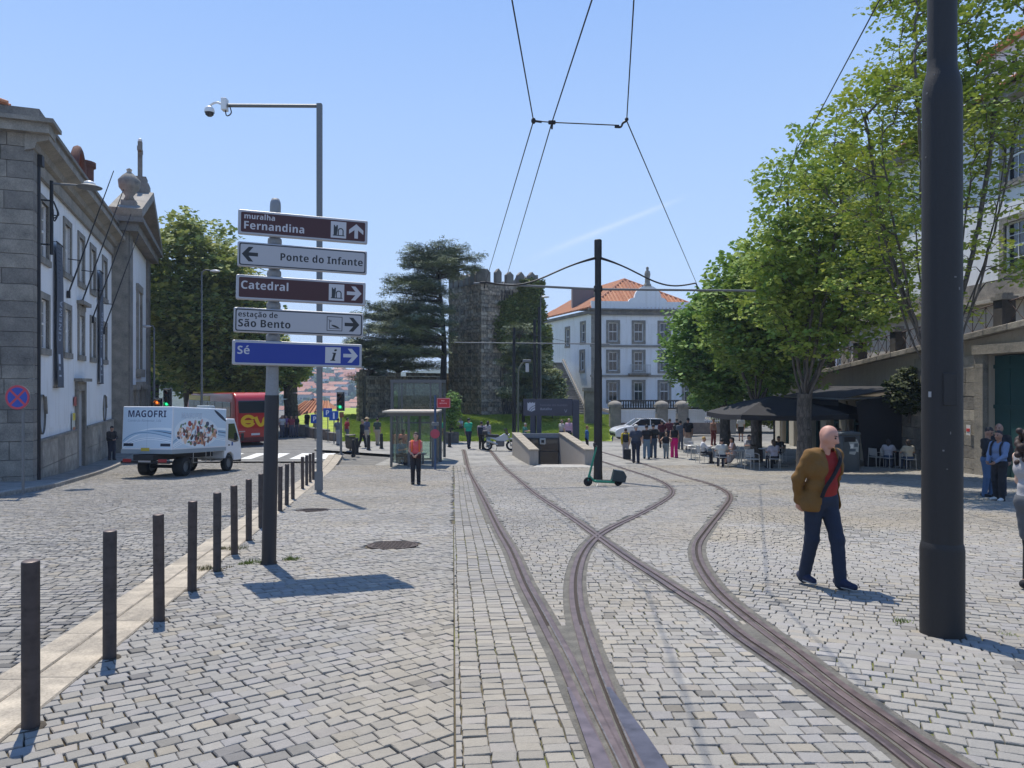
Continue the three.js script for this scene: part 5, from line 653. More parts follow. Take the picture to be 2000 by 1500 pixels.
// ---- stairway climbing beside the villa
{
  const t = thing('outdoor_stairway', 'long flight of dark stone steps climbing between the ivy and the villa', 'stairway', V(0, 0, 0)), A = P(1138, 848, 62), B = P(1078, 708, 84), n = 34; reseed(3);
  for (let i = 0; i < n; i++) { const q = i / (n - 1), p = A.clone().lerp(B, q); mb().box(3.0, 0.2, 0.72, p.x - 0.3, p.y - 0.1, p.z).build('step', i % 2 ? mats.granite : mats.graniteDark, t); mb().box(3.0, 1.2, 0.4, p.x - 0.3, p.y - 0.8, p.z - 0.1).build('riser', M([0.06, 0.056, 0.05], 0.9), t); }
  const w = mb(); w.poly([V(A.x - 1.9, A.y - 1, A.z), V(B.x - 1.9, B.y - 4, B.z), V(B.x - 1.9, B.y + 0.7, B.z), V(A.x - 1.9, A.y + 0.5, A.z)]); w.build('parapet', mats.graniteDark, t); mb().bar(V(A.x - 1.9, A.y + 0.5, A.z), V(B.x - 1.9, B.y + 0.7, B.z), 0.2, 0.2, 6).build('coping', mats.granite, t); mb().bar(V(A.x + 1.3, A.y + 0.1, A.z), V(B.x + 1.3, B.y + 0.3, B.z), 0.14, 0.14, 6).build('coping', mats.graniteDark, t);
  const gp = P(1152, 860, 60); mb().box(0.9, 4.4, 0.9, gp.x, gp.y + 1.9, gp.z).box(1.15, 0.3, 1.15, gp.x, gp.y + 4.2, gp.z).build('gate_pillar', mats.graniteDark, t);
}
// ---- garden terrace and fence before the villa
{
  const d = 58, g = gy(d), t = thing('garden_fence', 'low stone wall with pillars and white iron railings before the villa', 'fence', V(0, g, -d)), X = (px) => PX(px, d), wh = M([0.66, 0.66, 0.64], 0.6);
  for (const px of [1201, 1292, 1332, 1424]) { const p = sub(t, 'pillar', X(px), 0, 0); mb().box(0.85, 2.15, 0.85, 0, 1.05, 0).build('shaft', mats.granite, p); mb().box(1.05, 0.2, 1.05, 0, 2.2, 0).lathe([[0.55, 2.3], [0.5, 2.45], [0.2, 2.6], [0, 2.62]], 12).build('cap', mats.granite, p); }
  for (const [a, b] of [[1208, 1285], [1299, 1326], [1339, 1418]]) { const w = X(b) - X(a), c = (X(a) + X(b)) / 2; mb().box(w, 0.9, 0.35, c, 0.4, 0).build('base_wall', M([0.30, 0.25, 0.22], 0.9, { tex: T.stone, s: 0.7 }), t); mb().box(w, 0.06, 0.05, c, 1.0, 0).box(w, 0.06, 0.05, c, 1.65, 0).build('rail', wh, t); const n = Math.round(w / 0.15); for (let i = 0; i < n; i++) { const x = X(a) + (i + 0.5) * w / n; mb().box(0.035, 0.95, 0.035, x, 1.35, 0).box(0.09, 0.09, 0.03, x, 1.86, 0, 0, 0, 0.78).build('railing_bar', wh, t); } }
  const d2 = 70, T2 = thing('garden_terrace', 'raised garden terrace with white retaining wall and dark balustrade', 'terrace', V(0, 0, -d2)), x0 = PX(1196, d2), x1 = PX(1376, d2), yt = PY(800, d2); mb().box(x1 - x0, yt + 3.4, 0.4, (x0 + x1) / 2, (yt - 3.4) / 2, 0).build('retaining_wall', mats.plaster, T2); mb().box(x1 - x0, 0.3, 9, (x0 + x1) / 2, yt - 0.3, -4.7).build('terrace_floor', mats.granite, T2);
  const dark = M([0.09, 0.085, 0.075], 0.9, { tex: T.stone, s: 1 }); mb().box(x1 - x0 + 0.3, 0.16, 0.5, (x0 + x1) / 2, yt + 0.12, 0.05).box(x1 - x0 + 0.2, 0.14, 0.4, (x0 + x1) / 2, yt + 0.86, 0.05).build('balustrade_rail', dark, T2); for (let x = x0 + 0.1; x < x1; x += 0.24) mb().lathe([[0.06, 0], [0.1, 0.2], [0.05, 0.45], [0.07, 0.6]], 7, x, yt + 0.2, 0.05).build('baluster', dark, T2);
  for (let i = 0; i < 13; i++) mb().box(0.42, 0.32, 2.2, x1 + 0.25 + i * 0.38, yt - 0.1 - i * 0.27, 0.4).build('step', dark, T2); 
}
// ---- pale building beyond the trees and roofs far behind the terrace
{
  const mk = (px0, px1, py, d, lab, o = {}) => { const x0 = PX(px0, d), x1 = PX(px1, d), y1 = PY(py, d), t = thing('house', lab, 'house', V((x0 + x1) / 2, 0, -d)), w = x1 - x0, b = -3.5, wins = o.wins || []; mb().add(wallWith(wins.map(([px, p0, p1, ww]) => ({ x: PX(px, d) - t.position.x, w: ww, y0: PY(p1, d), y1: PY(p0, d) })), [[-w / 2, b], [w / 2, b], [w / 2, y1], [-w / 2, y1]], 0.3)).build('wall', o.mat || mats.plaster, t); mb().box(w - 0.04, y1 - b - 0.04, 8, 0, (y1 + b) / 2, -4.4).build('body', o.mat || mats.plaster, t); for (const [px, p0, p1, ww] of wins) windowAt(t, PX(px, d) - t.position.x, PY(p1, d), PY(p0, d), ww, { surround: 0.14, rows: 2, recess: 0.12 }); if (o.roof) { const r = sub(t, 'roof', 0, y1, 0), h = o.roof; mb().poly([V(-w / 2 - 0.4, -0.05, 0.4), V(w / 2 + 0.4, -0.05, 0.4), V(w / 2 - 1, h, -4.2), V(-w / 2 + 1, h, -4.2)]).poly([V(-w / 2 - 0.4, -0.05, -8.6), V(-w / 2 - 0.4, -0.05, 0.4), V(-w / 2 + 1, h, -4.2)]).poly([V(w / 2 + 0.4, -0.05, 0.4), V(w / 2 + 0.4, -0.05, -8.6), V(w / 2 - 1, h, -4.2)]).build('tile_slope', tileMats[0], r); const n = Math.round(w / 0.45); for (let i = 0; i <= n; i++) { const u = i / n; mb().bar(V(lerp(-w / 2 - 0.4, w / 2 + 0.4, u), 0.0, 0.42), V(lerp(-w / 2 + 1, w / 2 - 1, u), h + 0.04, -4.15), 0.11, 0.11, 5).build('tile_row', tileMats[i % 4], r); } mb().box(w + 0.9, 0.2, 0.3, 0, -0.12, 0.3).build('eaves', mats.granite, r); } else mb().box(w + 0.3, 0.25, 0.4, 0, y1 - 0.05, 0.05).build('cornice', mats.granite, t); return t; };
  mk(1368, 1500, 742, 92, 'plain white building with small windows seen under the tree crowns', { wins: [[1388, 758, 774, 0.9], [1436, 752, 772, 0.95], [1468, 758, 774, 0.9], [1436, 786, 792, 0.9]] });
  mk(1470, 1572, 722, 84, 'house with an orange tiled roof behind the tree trunks and terrace', { roof: 1.6, wins: [[1500, 742, 762, 0.9], [1540, 742, 762, 0.9]] });
  mk(1592, 1668, 672, 96, 'pale grey house behind the terrace railing beside the big building', { mat: M([0.6, 0.57, 0.58], 0.9, { tex: T.stain, s: 0.2 }), wins: [[1618, 690, 712, 1.0], [1645, 690, 712, 1.0]] });
  mk(556, 640, 818, 76, 'low tan house with an orange tiled roof beyond the stone parapet', { roof: 1.7, mat: M([0.42, 0.36, 0.27], 0.9, { tex: T.stain, s: 0.3 }), wins: [[588, 832, 848, 0.9]] });
  mk(660, 708, 822, 84, 'small house with a red tiled roof below the castle wall', { roof: 1.1, mat: M([0.5, 0.48, 0.46], 0.9) });
  { const d = 82, t = thing('house', 'small dark gabled turret house above the tan house roof', 'house', V(PX(612, d), 0, -d)), y = PY(797, d); mb().box(2.0, y + 4, 2.4, 0, (y - 4) / 2, -1.2).build('wall', M([0.3, 0.25, 0.2], 0.9, { tex: T.stain, s: 0.4 }), t); mb().prism([[-1.5, 0], [1.5, 0], [0, 1.15]], 2.8, 0, y - 0.05, -2.6).build('roof', tileMats[3], t); }
  // parapet of the road edge
  const w = thing('road_parapet', 'low grey stone parapet wall at the bend of the road', 'stone wall', V(0, 0, 0)); const pts = [[572, 56], [600, 55], [640, 52], [662, 50.5]].map(([px, d]) => V(PX(px, d), gy(d), -d)); for (let i = 0; i < 3; i++) { const a = pts[i], b = pts[i + 1], L = a.distanceTo(b), n = Math.ceil(L / 0.9); for (let k = 0; k < n; k++) { const p = a.clone().lerp(b, (k + 0.5) / n), m = mb().rbox(L / n - 0.015, 0.95 - i * 0.16, 0.4, 0.02, 0, (0.95 - i * 0.16) / 2 - 0.1, 0).build('wall_block', k % 2 ? mats.granite : mats.graniteDark, w); m.position.copy(p); m.rotation.y = Math.atan2(-(b.z - a.z), b.x - a.x); } }
}
// ---- hill across the river with its houses
{
  const hy = (x, d) => { const q = sstep(300, 950, d); return lerp(-55, 22 + 7 * Math.sin(x * 0.012 + 1), q) + (fbm(x * 0.008 + 5, d * 0.008, 3) - 0.5) * 14 * sstep(250, 500, d) + (d < 260 ? lerp(50, 0, sstep(110, 260, d)) : 0) * 1.0; };
  const g = new THREE.PlaneGeometry(1400, 1500, 90, 90); g.rotateX(-Math.PI / 2); g.translate(-150, 0, -860); const p = g.attributes.position; for (let i = 0; i < p.count; i++) p.setY(i, hy(p.getX(i), -p.getZ(i))); g.computeVertexNormals();
  struct(mb().add(g).build('hillside', M([0.10, 0.13, 0.07], 0.95, { tex: T.stone, s: 0.02 })));
  reseed(808); const hw = [[0.62, 0.6, 0.56], [0.55, 0.48, 0.4], [0.7, 0.69, 0.66], [0.5, 0.42, 0.36]].map((c) => M(c, 0.9)), hr = [[0.42, 0.19, 0.11], [0.36, 0.15, 0.09], [0.46, 0.25, 0.16]].map((c) => M(c, 0.9)); const dkw = M([0.05, 0.055, 0.06], 0.4);
  for (let i = 0; i < 90; i++) { const d = 380 + 560 * Math.pow(rnd(), 0.8), px = rr(545, 735), x = PX(px, d), w = rr(9, 20), h = rr(5, 10), dp = rr(8, 12), y = hy(x, d), t = thing('hill_house', 'small pale house with a terracotta roof on the hazy far hillside', 'house', V(x, y - 1, -d), rr(-0.5, 0.5), 'houses on the far hillside'); mb().box(w, h + 1, dp, 0, h / 2, 0).build('wall', hw[i % 4], t); mb().prism([[-dp / 2 - 0.5, 0], [dp / 2 + 0.5, 0], [0, dp * 0.28]], w + 0.8, -w / 2 - 0.4, h + 0.5, 0, Math.PI / 2).build('roof', hr[i % 3], t); const n = Math.floor(w / 3); for (let k = 0; k < n; k++) mb().box(1.2, 1.7, 0.1, -w / 2 + (k + 0.5) * w / n, h * 0.62, dp / 2 + 0.02).build('window', dkw, t); }
  const cl = new THREE.IcosahedronGeometry(1, 1), cp = cl.attributes.position; for (let i = 0; i < cp.count; i++) { const k = 0.75 + 0.5 * hash(Math.round(cp.getX(i) * 50), Math.round(cp.getY(i) * 50), Math.round(cp.getZ(i) * 50)); cp.setXYZ(i, cp.getX(i) * k, cp.getY(i) * k, cp.getZ(i) * k); } cl.computeVertexNormals();
  const im = new THREE.InstancedMesh(cl, M([0.055, 0.085, 0.035], 0.95), 1600), m4 = new THREE.Matrix4(), c = new THREE.Color(); im.name = 'hill_trees'; stuff(im); for (let i = 0; i < 1600; i++) { const d = 340 + 640 * rnd(), x = PX(rr(530, 750), d), s = rr(1.6, 4.5); m4.compose(V(x, hy(x, d) + s * 0.6, -d), new THREE.Quaternion().setFromEuler(new THREE.Euler(0, rnd() * 6, 0)), V(s * rr(0.9, 1.5), s * rr(0.9, 1.6), s)); im.setMatrixAt(i, m4); c.setRGB(rr(0.7, 1.3), rr(0.8, 1.2), rr(0.6, 1.2)); im.setColorAt(i, c); } scene.add(im); tag(im, 'hazy mass of trees between the houses on the far hillside', 'trees');
}
// ---------------------------------------------------------------- large white building on the right, terrace wall, cafe
{
  reseed(71);
  const t = thing('apartment_building', 'tall white building with grey stone bands and red tiled eaves behind the trees', 'building', V(20.5, 0, -45), -Math.PI / 2), L = 25, base = -4, top = 13.2, wcols = [4, 9.6, 15.4, 21], rows = [[6.3, 8.3], [10.0, 12.0]];
  const lowW = [[4, 3.0, 4.6], [15.4, 3.5, 4.9], [9.6, 3.2, 4.7]];
  mb().add(wallWith([...wcols.flatMap((x) => rows.map(([y0, y1]) => ({ x, w: 1.25, y0, y1 }))), ...lowW.map(([x, y0, y1]) => ({ x, w: 1.2, y0, y1 }))], [[0, base], [L, base], [L, top], [0, top]])).build('wall', mats.plaster, t);
  mb().box(L - 0.02, top - base, 10, L / 2, (top + base) / 2, -5.4).build('inner_block', mats.plaster, t);
  for (const x of wcols) for (const [y0, y1] of rows) windowAt(t, x, y0, y1, 1.25, { surround: 0.26, rows: 4, proud: 0.08 });
  for (const [x, y0, y1] of lowW) windowAt(t, x, y0, y1, 1.2, { surround: 0.16, rows: 2, wood: M([0.08, 0.16, 0.16], 0.5) });
  mb().box(L, 0.85, 0.1, L / 2, 5.6, 0.05).build('stone_band', M([0.42, 0.38, 0.33], 0.9, { tex: T.stone, s: 0.5, bump: 0.006 }), t); mb().box(L + 0.3, 0.16, 0.4, L / 2, 5.15, 0.18).build('ledge', mats.granitePale, t); mb().box(L, 5.05 - base, 0.06, L / 2, (5.05 + base) / 2, 0.03).build('lower_render', M([0.46, 0.43, 0.38], 0.92, { tex: T.stain, s: 0.25 }), t);
  mb().box(0.9, top - base, 0.14, 0.45, (top + base) / 2, 0.07).build('corner_stone', mats.granite, t);
  mb().box(L + 0.8, 0.4, 0.7, L / 2, top + 0.2, 0.25).build('cornice', mats.granite, t); const rf = sub(t, 'roof', 0, top + 0.45, 0.6); mb().poly([V(-0.5, 0, 0.2), V(L + 0.5, 0, 0.2), V(L + 0.5, 2.6, -5), V(-0.5, 2.6, -5)]).build('tile_slope', tileMats[1], rf); for (let x = -0.4; x < L + 0.4; x += 0.28) mb().bar(V(x, 0.03, 0.24), V(x, 2.62, -4.9), 0.09, 0.09, 6).build('tile_row', tileMats[Math.floor(rnd() * 4)], rf);
  mb().box(L * 0.7, 3.6, 6, L * 0.64, top + 3.4, -7).build('attic_storey', mats.plaster, t); mb().box(L * 0.72, 0.3, 6.6, L * 0.64, top + 5.3, -7).build('attic_roof', tileMats[1], t); for (const x of [12, 16.5, 21]) windowAt(t, x, top + 2.6, top + 4.4, 1.2, { surround: 0.2, rows: 3 }).position.z = -3.97;
}
{
  reseed(72);
  const t = thing('terrace_wall', 'old stone retaining wall under the terrace with cafe doors and a tall teal door', 'retaining wall', V(18, 0, -50), -Math.PI / 2), topY = (u) => 3.63 - 0.086 * (50 - u - 25.6), L = 32, cafe = [2.2, 4.6, 7.0, 9.4, 11.8], dg = (u) => gy(50 - u);
  const holes = [...cafe.map((x) => ({ x, w: 1.3, y0: -3.49, y1: dg(x) + 2.75 })), { x: 14.8, w: 2.6, y0: -3.49, y1: dg(14.8) + 2.6 }, { x: 25.1, w: 5.2, y0: -3.49, y1: 2.75 }];
  mb().add(wallWith(holes, [[0, -3.5], [L, -3.5], [L, topY(L)], [0, topY(0)]], 0.6)).build('wall_body', M([0.42, 0.37, 0.30], 0.92, { tex: T.stain, s: 0.3, bump: 0.01 }), t);
  // big blocks on the bare stretch
  for (let y = -3, r = 0; y < 3.4; r++) { const h = rr(0.4, 0.55); for (let x = 16.4 + (r % 2) * 0.3; x < 22.3;) { const l = rr(0.7, 1.3), e = Math.min(x + l, 22.35); if (y + h < topY((x + e) / 2) - 0.3 && e - x > 0.15) mb().rbox(e - x - 0.014, h - 0.014, 0.1 + rr(0, 0.03), 0.012, (x + e) / 2, y + h / 2, 0.03).build('stone_block', [mats.granite, mats.graniteDark, mats.granitePale][Math.floor(rnd() * 2.3)], t); x = e; } y += h; }
  const teal = M([0.018, 0.075, 0.078], 0.5, { tex: T.grain, s: 1 });
  for (const x of cafe) { const D = sub(t, 'cafe_door', x, dg(x) - 0.1, -0.3); mb().box(1.28, 2.8, 0.05, 0, 1.4, -0.05).build('door_glass', mats.glass, D); mb().box(0.12, 2.8, 0.1, -0.58, 1.4, 0).box(0.12, 2.8, 0.1, 0.58, 1.4, 0).box(0.1, 2.8, 0.09, 0, 1.4, 0).box(1.2, 0.12, 0.1, 0, 2.72, 0).box(1.2, 0.1, 0.08, 0, 1.9, 0).build('glass_frame', teal, D); }
  for (const x of [1.0, 3.4, 5.8, 8.2, 10.6, 13.0]) mb().box(0.75, 3.2, 0.12, x, dg(x) + 1.4, 0.04).build('door_pier', M([0.55, 0.51, 0.42], 0.9, { tex: T.stain, s: 0.4 }), t);
  mb().box(2.6, 3.4, 0.1, 14.8, dg(14.8) + 0.9, -1.6).build('rear_partition', mats.plasterGrey, t);
  { const D = sub(t, 'garage_door', 25.1, 0, -0.3); for (let i = 0; i < 12; i++) mb().box(0.42, 5.9, 0.07, -2.4 + i * 0.435, -0.25, (i % 2) * 0.012).build('door_board', teal, D); for (const y of [-1.2, 0.8, 2.3]) mb().box(5.2, 0.14, 0.05, 0, y, 0.07).build('door_ledger', teal, D); }
  mb().box(0.5, 6, 0.22, 22.25, -0.2, 0.09).box(0.5, 6, 0.22, 27.95, -0.2, 0.09).box(6.3, 0.35, 0.3, 25.1, 2.95, 0.12).build('door_surround', mats.granite, t); mb().box(0.26, 0.4, 0.02, 21.6, -0.15, 0.17).build('house_sign', M([0.6, 0.58, 0.55], 0.6), t); mb().box(0.2, 0.12, 0.02, 21.6, -0.15, 0.183).build('house_sign_mark', M([0.5, 0.04, 0.04], 0.6), t);
  const n = 24; for (let i = 0; i < n; i++) { const a = L * i / n, b = L * (i + 1) / n, m = mb().rbox(b - a - 0.01, 0.24, 1.0, 0.03, 0, 0, 0).build('coping_stone', i % 3 ? mats.granite : mats.granitePale, t); m.position.set((a + b) / 2, topY((a + b) / 2) + 0.1, -0.2); m.rotation.z = Math.atan(0.086); }
  { const p = mb(); p.poly([V(0, topY(0) - 0.05, -0.5), V(L, topY(L) - 0.05, -0.5), V(L, topY(L) - 0.05, -2.6), V(0, topY(0) - 0.05, -2.6)]); p.build('terrace_floor', mats.granite, t); }
  // railing on the coping
  const R = thing('terrace_railing', 'rusty lattice railing with squat stone posts along the terrace edge', 'railing', V(18.15, 0, -50), -Math.PI / 2), rust = M([0.10, 0.06, 0.045], 0.75, { tex: T.rust, s: 2 });
  for (let i = 0; i <= 8; i++) { const u = 1 + i * 3.7, y = topY(u) + 0.2; const s = sub(R, 'stone_post', u, y, 0); mb().box(0.5, 1.05, 0.5, 0, 0.5, 0).build('shaft', M([0.09, 0.08, 0.07], 0.9, { tex: T.stone, s: 1 }), s); mb().box(0.62, 0.14, 0.62, 0, 1.08, 0).box(0.4, 0.14, 0.4, 0, 1.2, 0).build('cap', mats.graniteDark, s); if (i === 8) break; const e = u + 3.7, y2 = topY(e) + 0.2, pn = mb(), A = (q, h) => V(lerp(u + 0.25, e - 0.25, q), lerp(y, y2, q) + h, 0); pn.bar(A(0, 0.95), A(1, 0.95), 0.025, 0.025, 5).bar(A(0, 0.12), A(1, 0.12), 0.02, 0.02, 5); for (let k = 0; k < 4; k++) { const q0 = k / 4, q1 = (k + 1) / 4; pn.bar(A(q0, 0.12), A(q1, 0.95), 0.014, 0.014, 5).bar(A(q1, 0.12), A(q0, 0.95), 0.014, 0.014, 5).bar(A(q1, 0.12), A(q1, 0.95), 0.016, 0.016, 5); } pn.build('lattice_panel', rust, R); }
}
// ---- awning, parasol, tables, chairs
const cloth = M([0.022, 0.022, 0.027], 0.85, { tex: T.cloth, s: 2, side: THREE.DoubleSide });
{
  const t = thing('awning', 'black retractable awning over the cafe entrance with a dark side curtain', 'awning', V(0, 0, 0)), A = [P(1592, 783, 31.5), P(1733, 752, 35.2)]; const g = [V(17.9, PY(754, 34.5), -33.5), V(17.9, PY(754, 40), -40.5), V(14.4, PY(776, 36), -39.2), V(14.4, PY(781, 31), -32.2)]; const m = mb().poly(g).poly(g.map((p) => V(p.x, p.y - 0.03, p.z)).reverse()); for (let i = 0; i < 4; i++) { const a = g[i], b = g[(i + 1) % 4]; m.poly([a, b, V(b.x, b.y - 0.03, b.z), V(a.x, a.y - 0.03, a.z)]); } m.build('canopy', cloth, t); mb().bar(g[2], g[3], 0.05).build('front_bar', mats.galv, t); mb().bar(V(17.9, g[0].y - 0.5, -33.6), g[3], 0.03).bar(V(17.9, g[1].y - 0.5, -40.4), g[2], 0.03).build('folding_arm', mats.galv, t); mb().poly([V(14.5, g[3].y - 0.02, -32.3), V(14.5, g[3].y - 0.3, -32.3), V(14.5, g[2].y - 0.3, -39.1), V(14.5, g[2].y - 0.02, -39.1)]).build('valance', cloth, t);
  mb().poly([V(17.85, gy(33.4), -33.3), V(16.0, gy(33) + 0.0, -33.0), V(15.6, PY(784, 33), -33.0), V(17.85, PY(764, 33.4), -33.3)]).build('side_curtain', cloth, t);
  const d = 33.2, pc = P(1512, 778, d), u = thing('parasol', 'big square black parasol shading the cafe tables', 'parasol', V(pc.x, gy(d), -d), 0.12), hy = PY(806, d) - gy(d), ty = PY(773, d) - gy(d), w = 2.45, pm = mb(), c4 = [[-w, -1.9], [w, -1.9], [w, 1.9], [-w, 1.9]]; for (let i = 0; i < 4; i++) { const a = c4[i], b = c4[(i + 1) % 4], n = 6; for (let k = 0; k < n; k++) { const q = k / n, q2 = (k + 1) / n, e = (qq) => V(lerp(a[0], b[0], qq), hy + 0.1 * Math.sin(qq * Math.PI) * -0.6, lerp(a[1], b[1], qq)), tp = V(0, ty, 0), mid = (qq) => e(qq).lerp(tp, 0.55).add(V(0, 0.08, 0)); pm.poly([e(q), e(q2), mid(q2), mid(q)]).poly([mid(q), mid(q2), tp]); pm.poly([e(q), e(q2), e(q2).add(V(0, -0.22, 0)), e(q).add(V(0, -0.22, 0))]); } } pm.build('canopy', cloth, u); for (const [x, z] of c4) mb().bar(V(0, ty - 0.1, 0), V(x, hy - 0.03, z), 0.02, 0.02, 6).build('rib', mats.galv, u); mb().bar(V(0, -0.05, 0), V(0, ty, 0), 0.045, 0.04, 12).build('pole', mats.iron, u); mb().rbox(0.9, 0.12, 0.9, 0.03, 0, 0.06, 0).build('base_slab', mats.graniteDark, u);
  const d2 = 36, q = thing('parasol', 'second black parasol behind, half hidden by the tree trunk', 'parasol', V(PX(1580, d2), gy(d2), -d2), 0.3); const o = u.clone(); while (o.children.length) { const ch = o.children[0]; q.add(ch); }
}
const alu = M([0.55, 0.55, 0.54], 0.35, { metal: 0.6 }), chairBack = M([0.44, 0.44, 0.43], 0.55);
const chairProto = (() => { const t = new THREE.Group(); t.name = 'cafe_chair'; mb().rbox(0.44, 0.03, 0.42, 0.012, 0, 0.45, 0).build('seat', chairBack, t); mb().rbox(0.42, 0.34, 0.025, 0.012, 0, 0.68, -0.21, 0, -0.14).build('backrest', chairBack, t); for (const s of [-1, 1]) { mb().bar(V(s * 0.21, 0, 0.2), V(s * 0.2, 0.66, 0.17), 0.013).build('leg', alu, t); mb().bar(V(s * 0.23, 0, -0.26), V(s * 0.2, 0.86, -0.24), 0.013).build('leg', alu, t); mb().tube([V(s * 0.2, 0.66, 0.17), V(s * 0.21, 0.68, 0.0), V(s * 0.2, 0.68, -0.2)], 0.014, 6).build('armrest', alu, t); } return t; })();
const tableProto = (() => { const t = new THREE.Group(); t.name = 'cafe_table'; mb().lathe([[0, 0.74], [0.34, 0.74], [0.35, 0.725], [0.34, 0.71], [0, 0.71]], 24).build('table_top', alu, t); mb().bar(V(0, 0.02, 0), V(0, 0.72, 0), 0.03).build('stem', alu, t); mb().lathe([[0, 0.03], [0.2, 0.02], [0.21, 0], [0, 0]], 20).build('foot', alu, t); return t; })();
const FAC = (a) => a; // facing: 0 looks at the camera
const seats = [ // px, py of the feet line, facing, label, table?
  [1356, 893, 2.0, 'empty silver chair at the end of the cafe tables'], [1372, 904, 1.4, 'silver chair under the blond guest in white'], [1410, 912, 3.0, 'silver chair with its back to the tram rails under the white shirted guest'], [1432, 906, -1.5, 'silver chair facing the white shirted guest across a table'], [1470, 917, 2.9, 'grey backed chair pulled out nearest to the rails'], [1512, 916, 3.3, 'grey backed chair beside the walking man under a guest'], [1522, 902, -0.8, 'silver chair half behind the walking man'], [1735, 914, 2.6, 'silver chair of the table by the bare stone wall'], [1775, 917, 3.1, 'grey backed chair of the table by the bare stone wall'], [1712, 912, 1.2, 'empty silver chair beside the waste column'], [1462, 897, 0.3, 'silver chair behind the cafe table under the parasol'], [1345, 884, 0.5, 'empty silver chair close to the far trees']];
seats.forEach(([px, py, a, lab], i) => { const p = G(px, py), c = i ? chairProto.clone() : chairProto; c.name = numbered('cafe_chair'); c.position.copy(p); c.rotation.y = a; scene.add(c); c.userData = {}; tag(c, lab, 'chair', 'cafe chairs'); });
[[1392, 903, 'round cafe table between the blond guest and the white shirted guest'], [1448, 911, 'round cafe table in the middle of the cafe group'], [1496, 906, 'round cafe table under the parasol edge'], [1757, 912, 'round cafe table by the bare stone wall'], [1350, 897, 'round cafe table at the outer end of the cafe']].forEach(([px, py, lab], i) => { const c = i ? tableProto.clone() : tableProto; c.name = numbered('cafe_table'); c.position.copy(G(px, py)); scene.add(c); c.userData = {}; tag(c, lab, 'table', 'cafe tables'); });

// ---------------------------------------------------------------- vegetation
const leafMat = (c, tr = 0.35) => new THREE.MeshPhysicalMaterial({ color: col(c), roughness: 0.8, transmission: tr, thickness: 0, side: THREE.DoubleSide, map: T.leaf, specularIntensity: 0.5 });
function leafClump(n, R, size, seed, droop = 0.5) { // cluster of bent leaves
  reseed(seed); const a = [];
  for (let i = 0; i < n; i++) {
    const az = rnd() * 6.283, el = rr(-0.6, 1.0), c = V(Math.cos(az) * Math.cos(el), Math.sin(el) * 0.8, Math.sin(az) * Math.cos(el)).multiplyScalar(R * rr(0.35, 1)), out = V(Math.cos(az), rr(-droop, 0.3), Math.sin(az)).normalize(), side = V(0, 1, 0).cross(out).normalize().applyAxisAngle(out, rr(-0.7, 0.7)), nrm = out.clone().cross(side), s = size * rr(0.7, 1.25);
    const tip = c.clone().addScaledVector(out, s), b = c.clone().addScaledVector(out, s * 0.45), l = b.clone().addScaledVector(side, s * 0.5).addScaledVector(nrm, s * 0.12), r = b.clone().addScaledVector(side, -s * 0.5).addScaledVector(nrm, s * 0.12), l2 = c.clone().addScaledVector(out, s * 0.12).addScaledVector(side, s * 0.3), r2 = c.clone().addScaledVector(out, s * 0.12).addScaledVector(side, -s * 0.3);
    for (const [A, B, C] of [[b, l, tip], [b, tip, r], [b, l2, l], [b, r, r2], [b, c, l2], [b, r2, c]]) a.push(...A.toArray(), ...B.toArray(), ...C.toArray());
  }
  const g = new THREE.BufferGeometry(); g.setAttribute('position', new THREE.BufferAttribute(new Float32Array(a), 3)); g.computeVertexNormals(); return wrapUV(g);
}
function instanced(name, geo, mat, list, parent) { const im = new THREE.InstancedMesh(geo, mat, list.length), m4 = new THREE.Matrix4(), c = new THREE.Color(), Q = new THREE.Quaternion(), e = new THREE.Euler(); im.name = name; im.castShadow = im.receiveShadow = true; list.forEach((o, i) => { e.set(o.rx ?? rr(-0.5, 0.5), o.ry ?? rnd() * 6.283, o.rz ?? rr(-0.5, 0.5)); Q.setFromEuler(e); m4.compose(o.p, Q, o.s instanceof THREE.Vector3 ? o.s : V(o.s, o.s, o.s)); im.setMatrixAt(i, m4); c.setRGB(...o.c); im.setColorAt(i, c); }); stuff(im); parent.add(im); return im; }
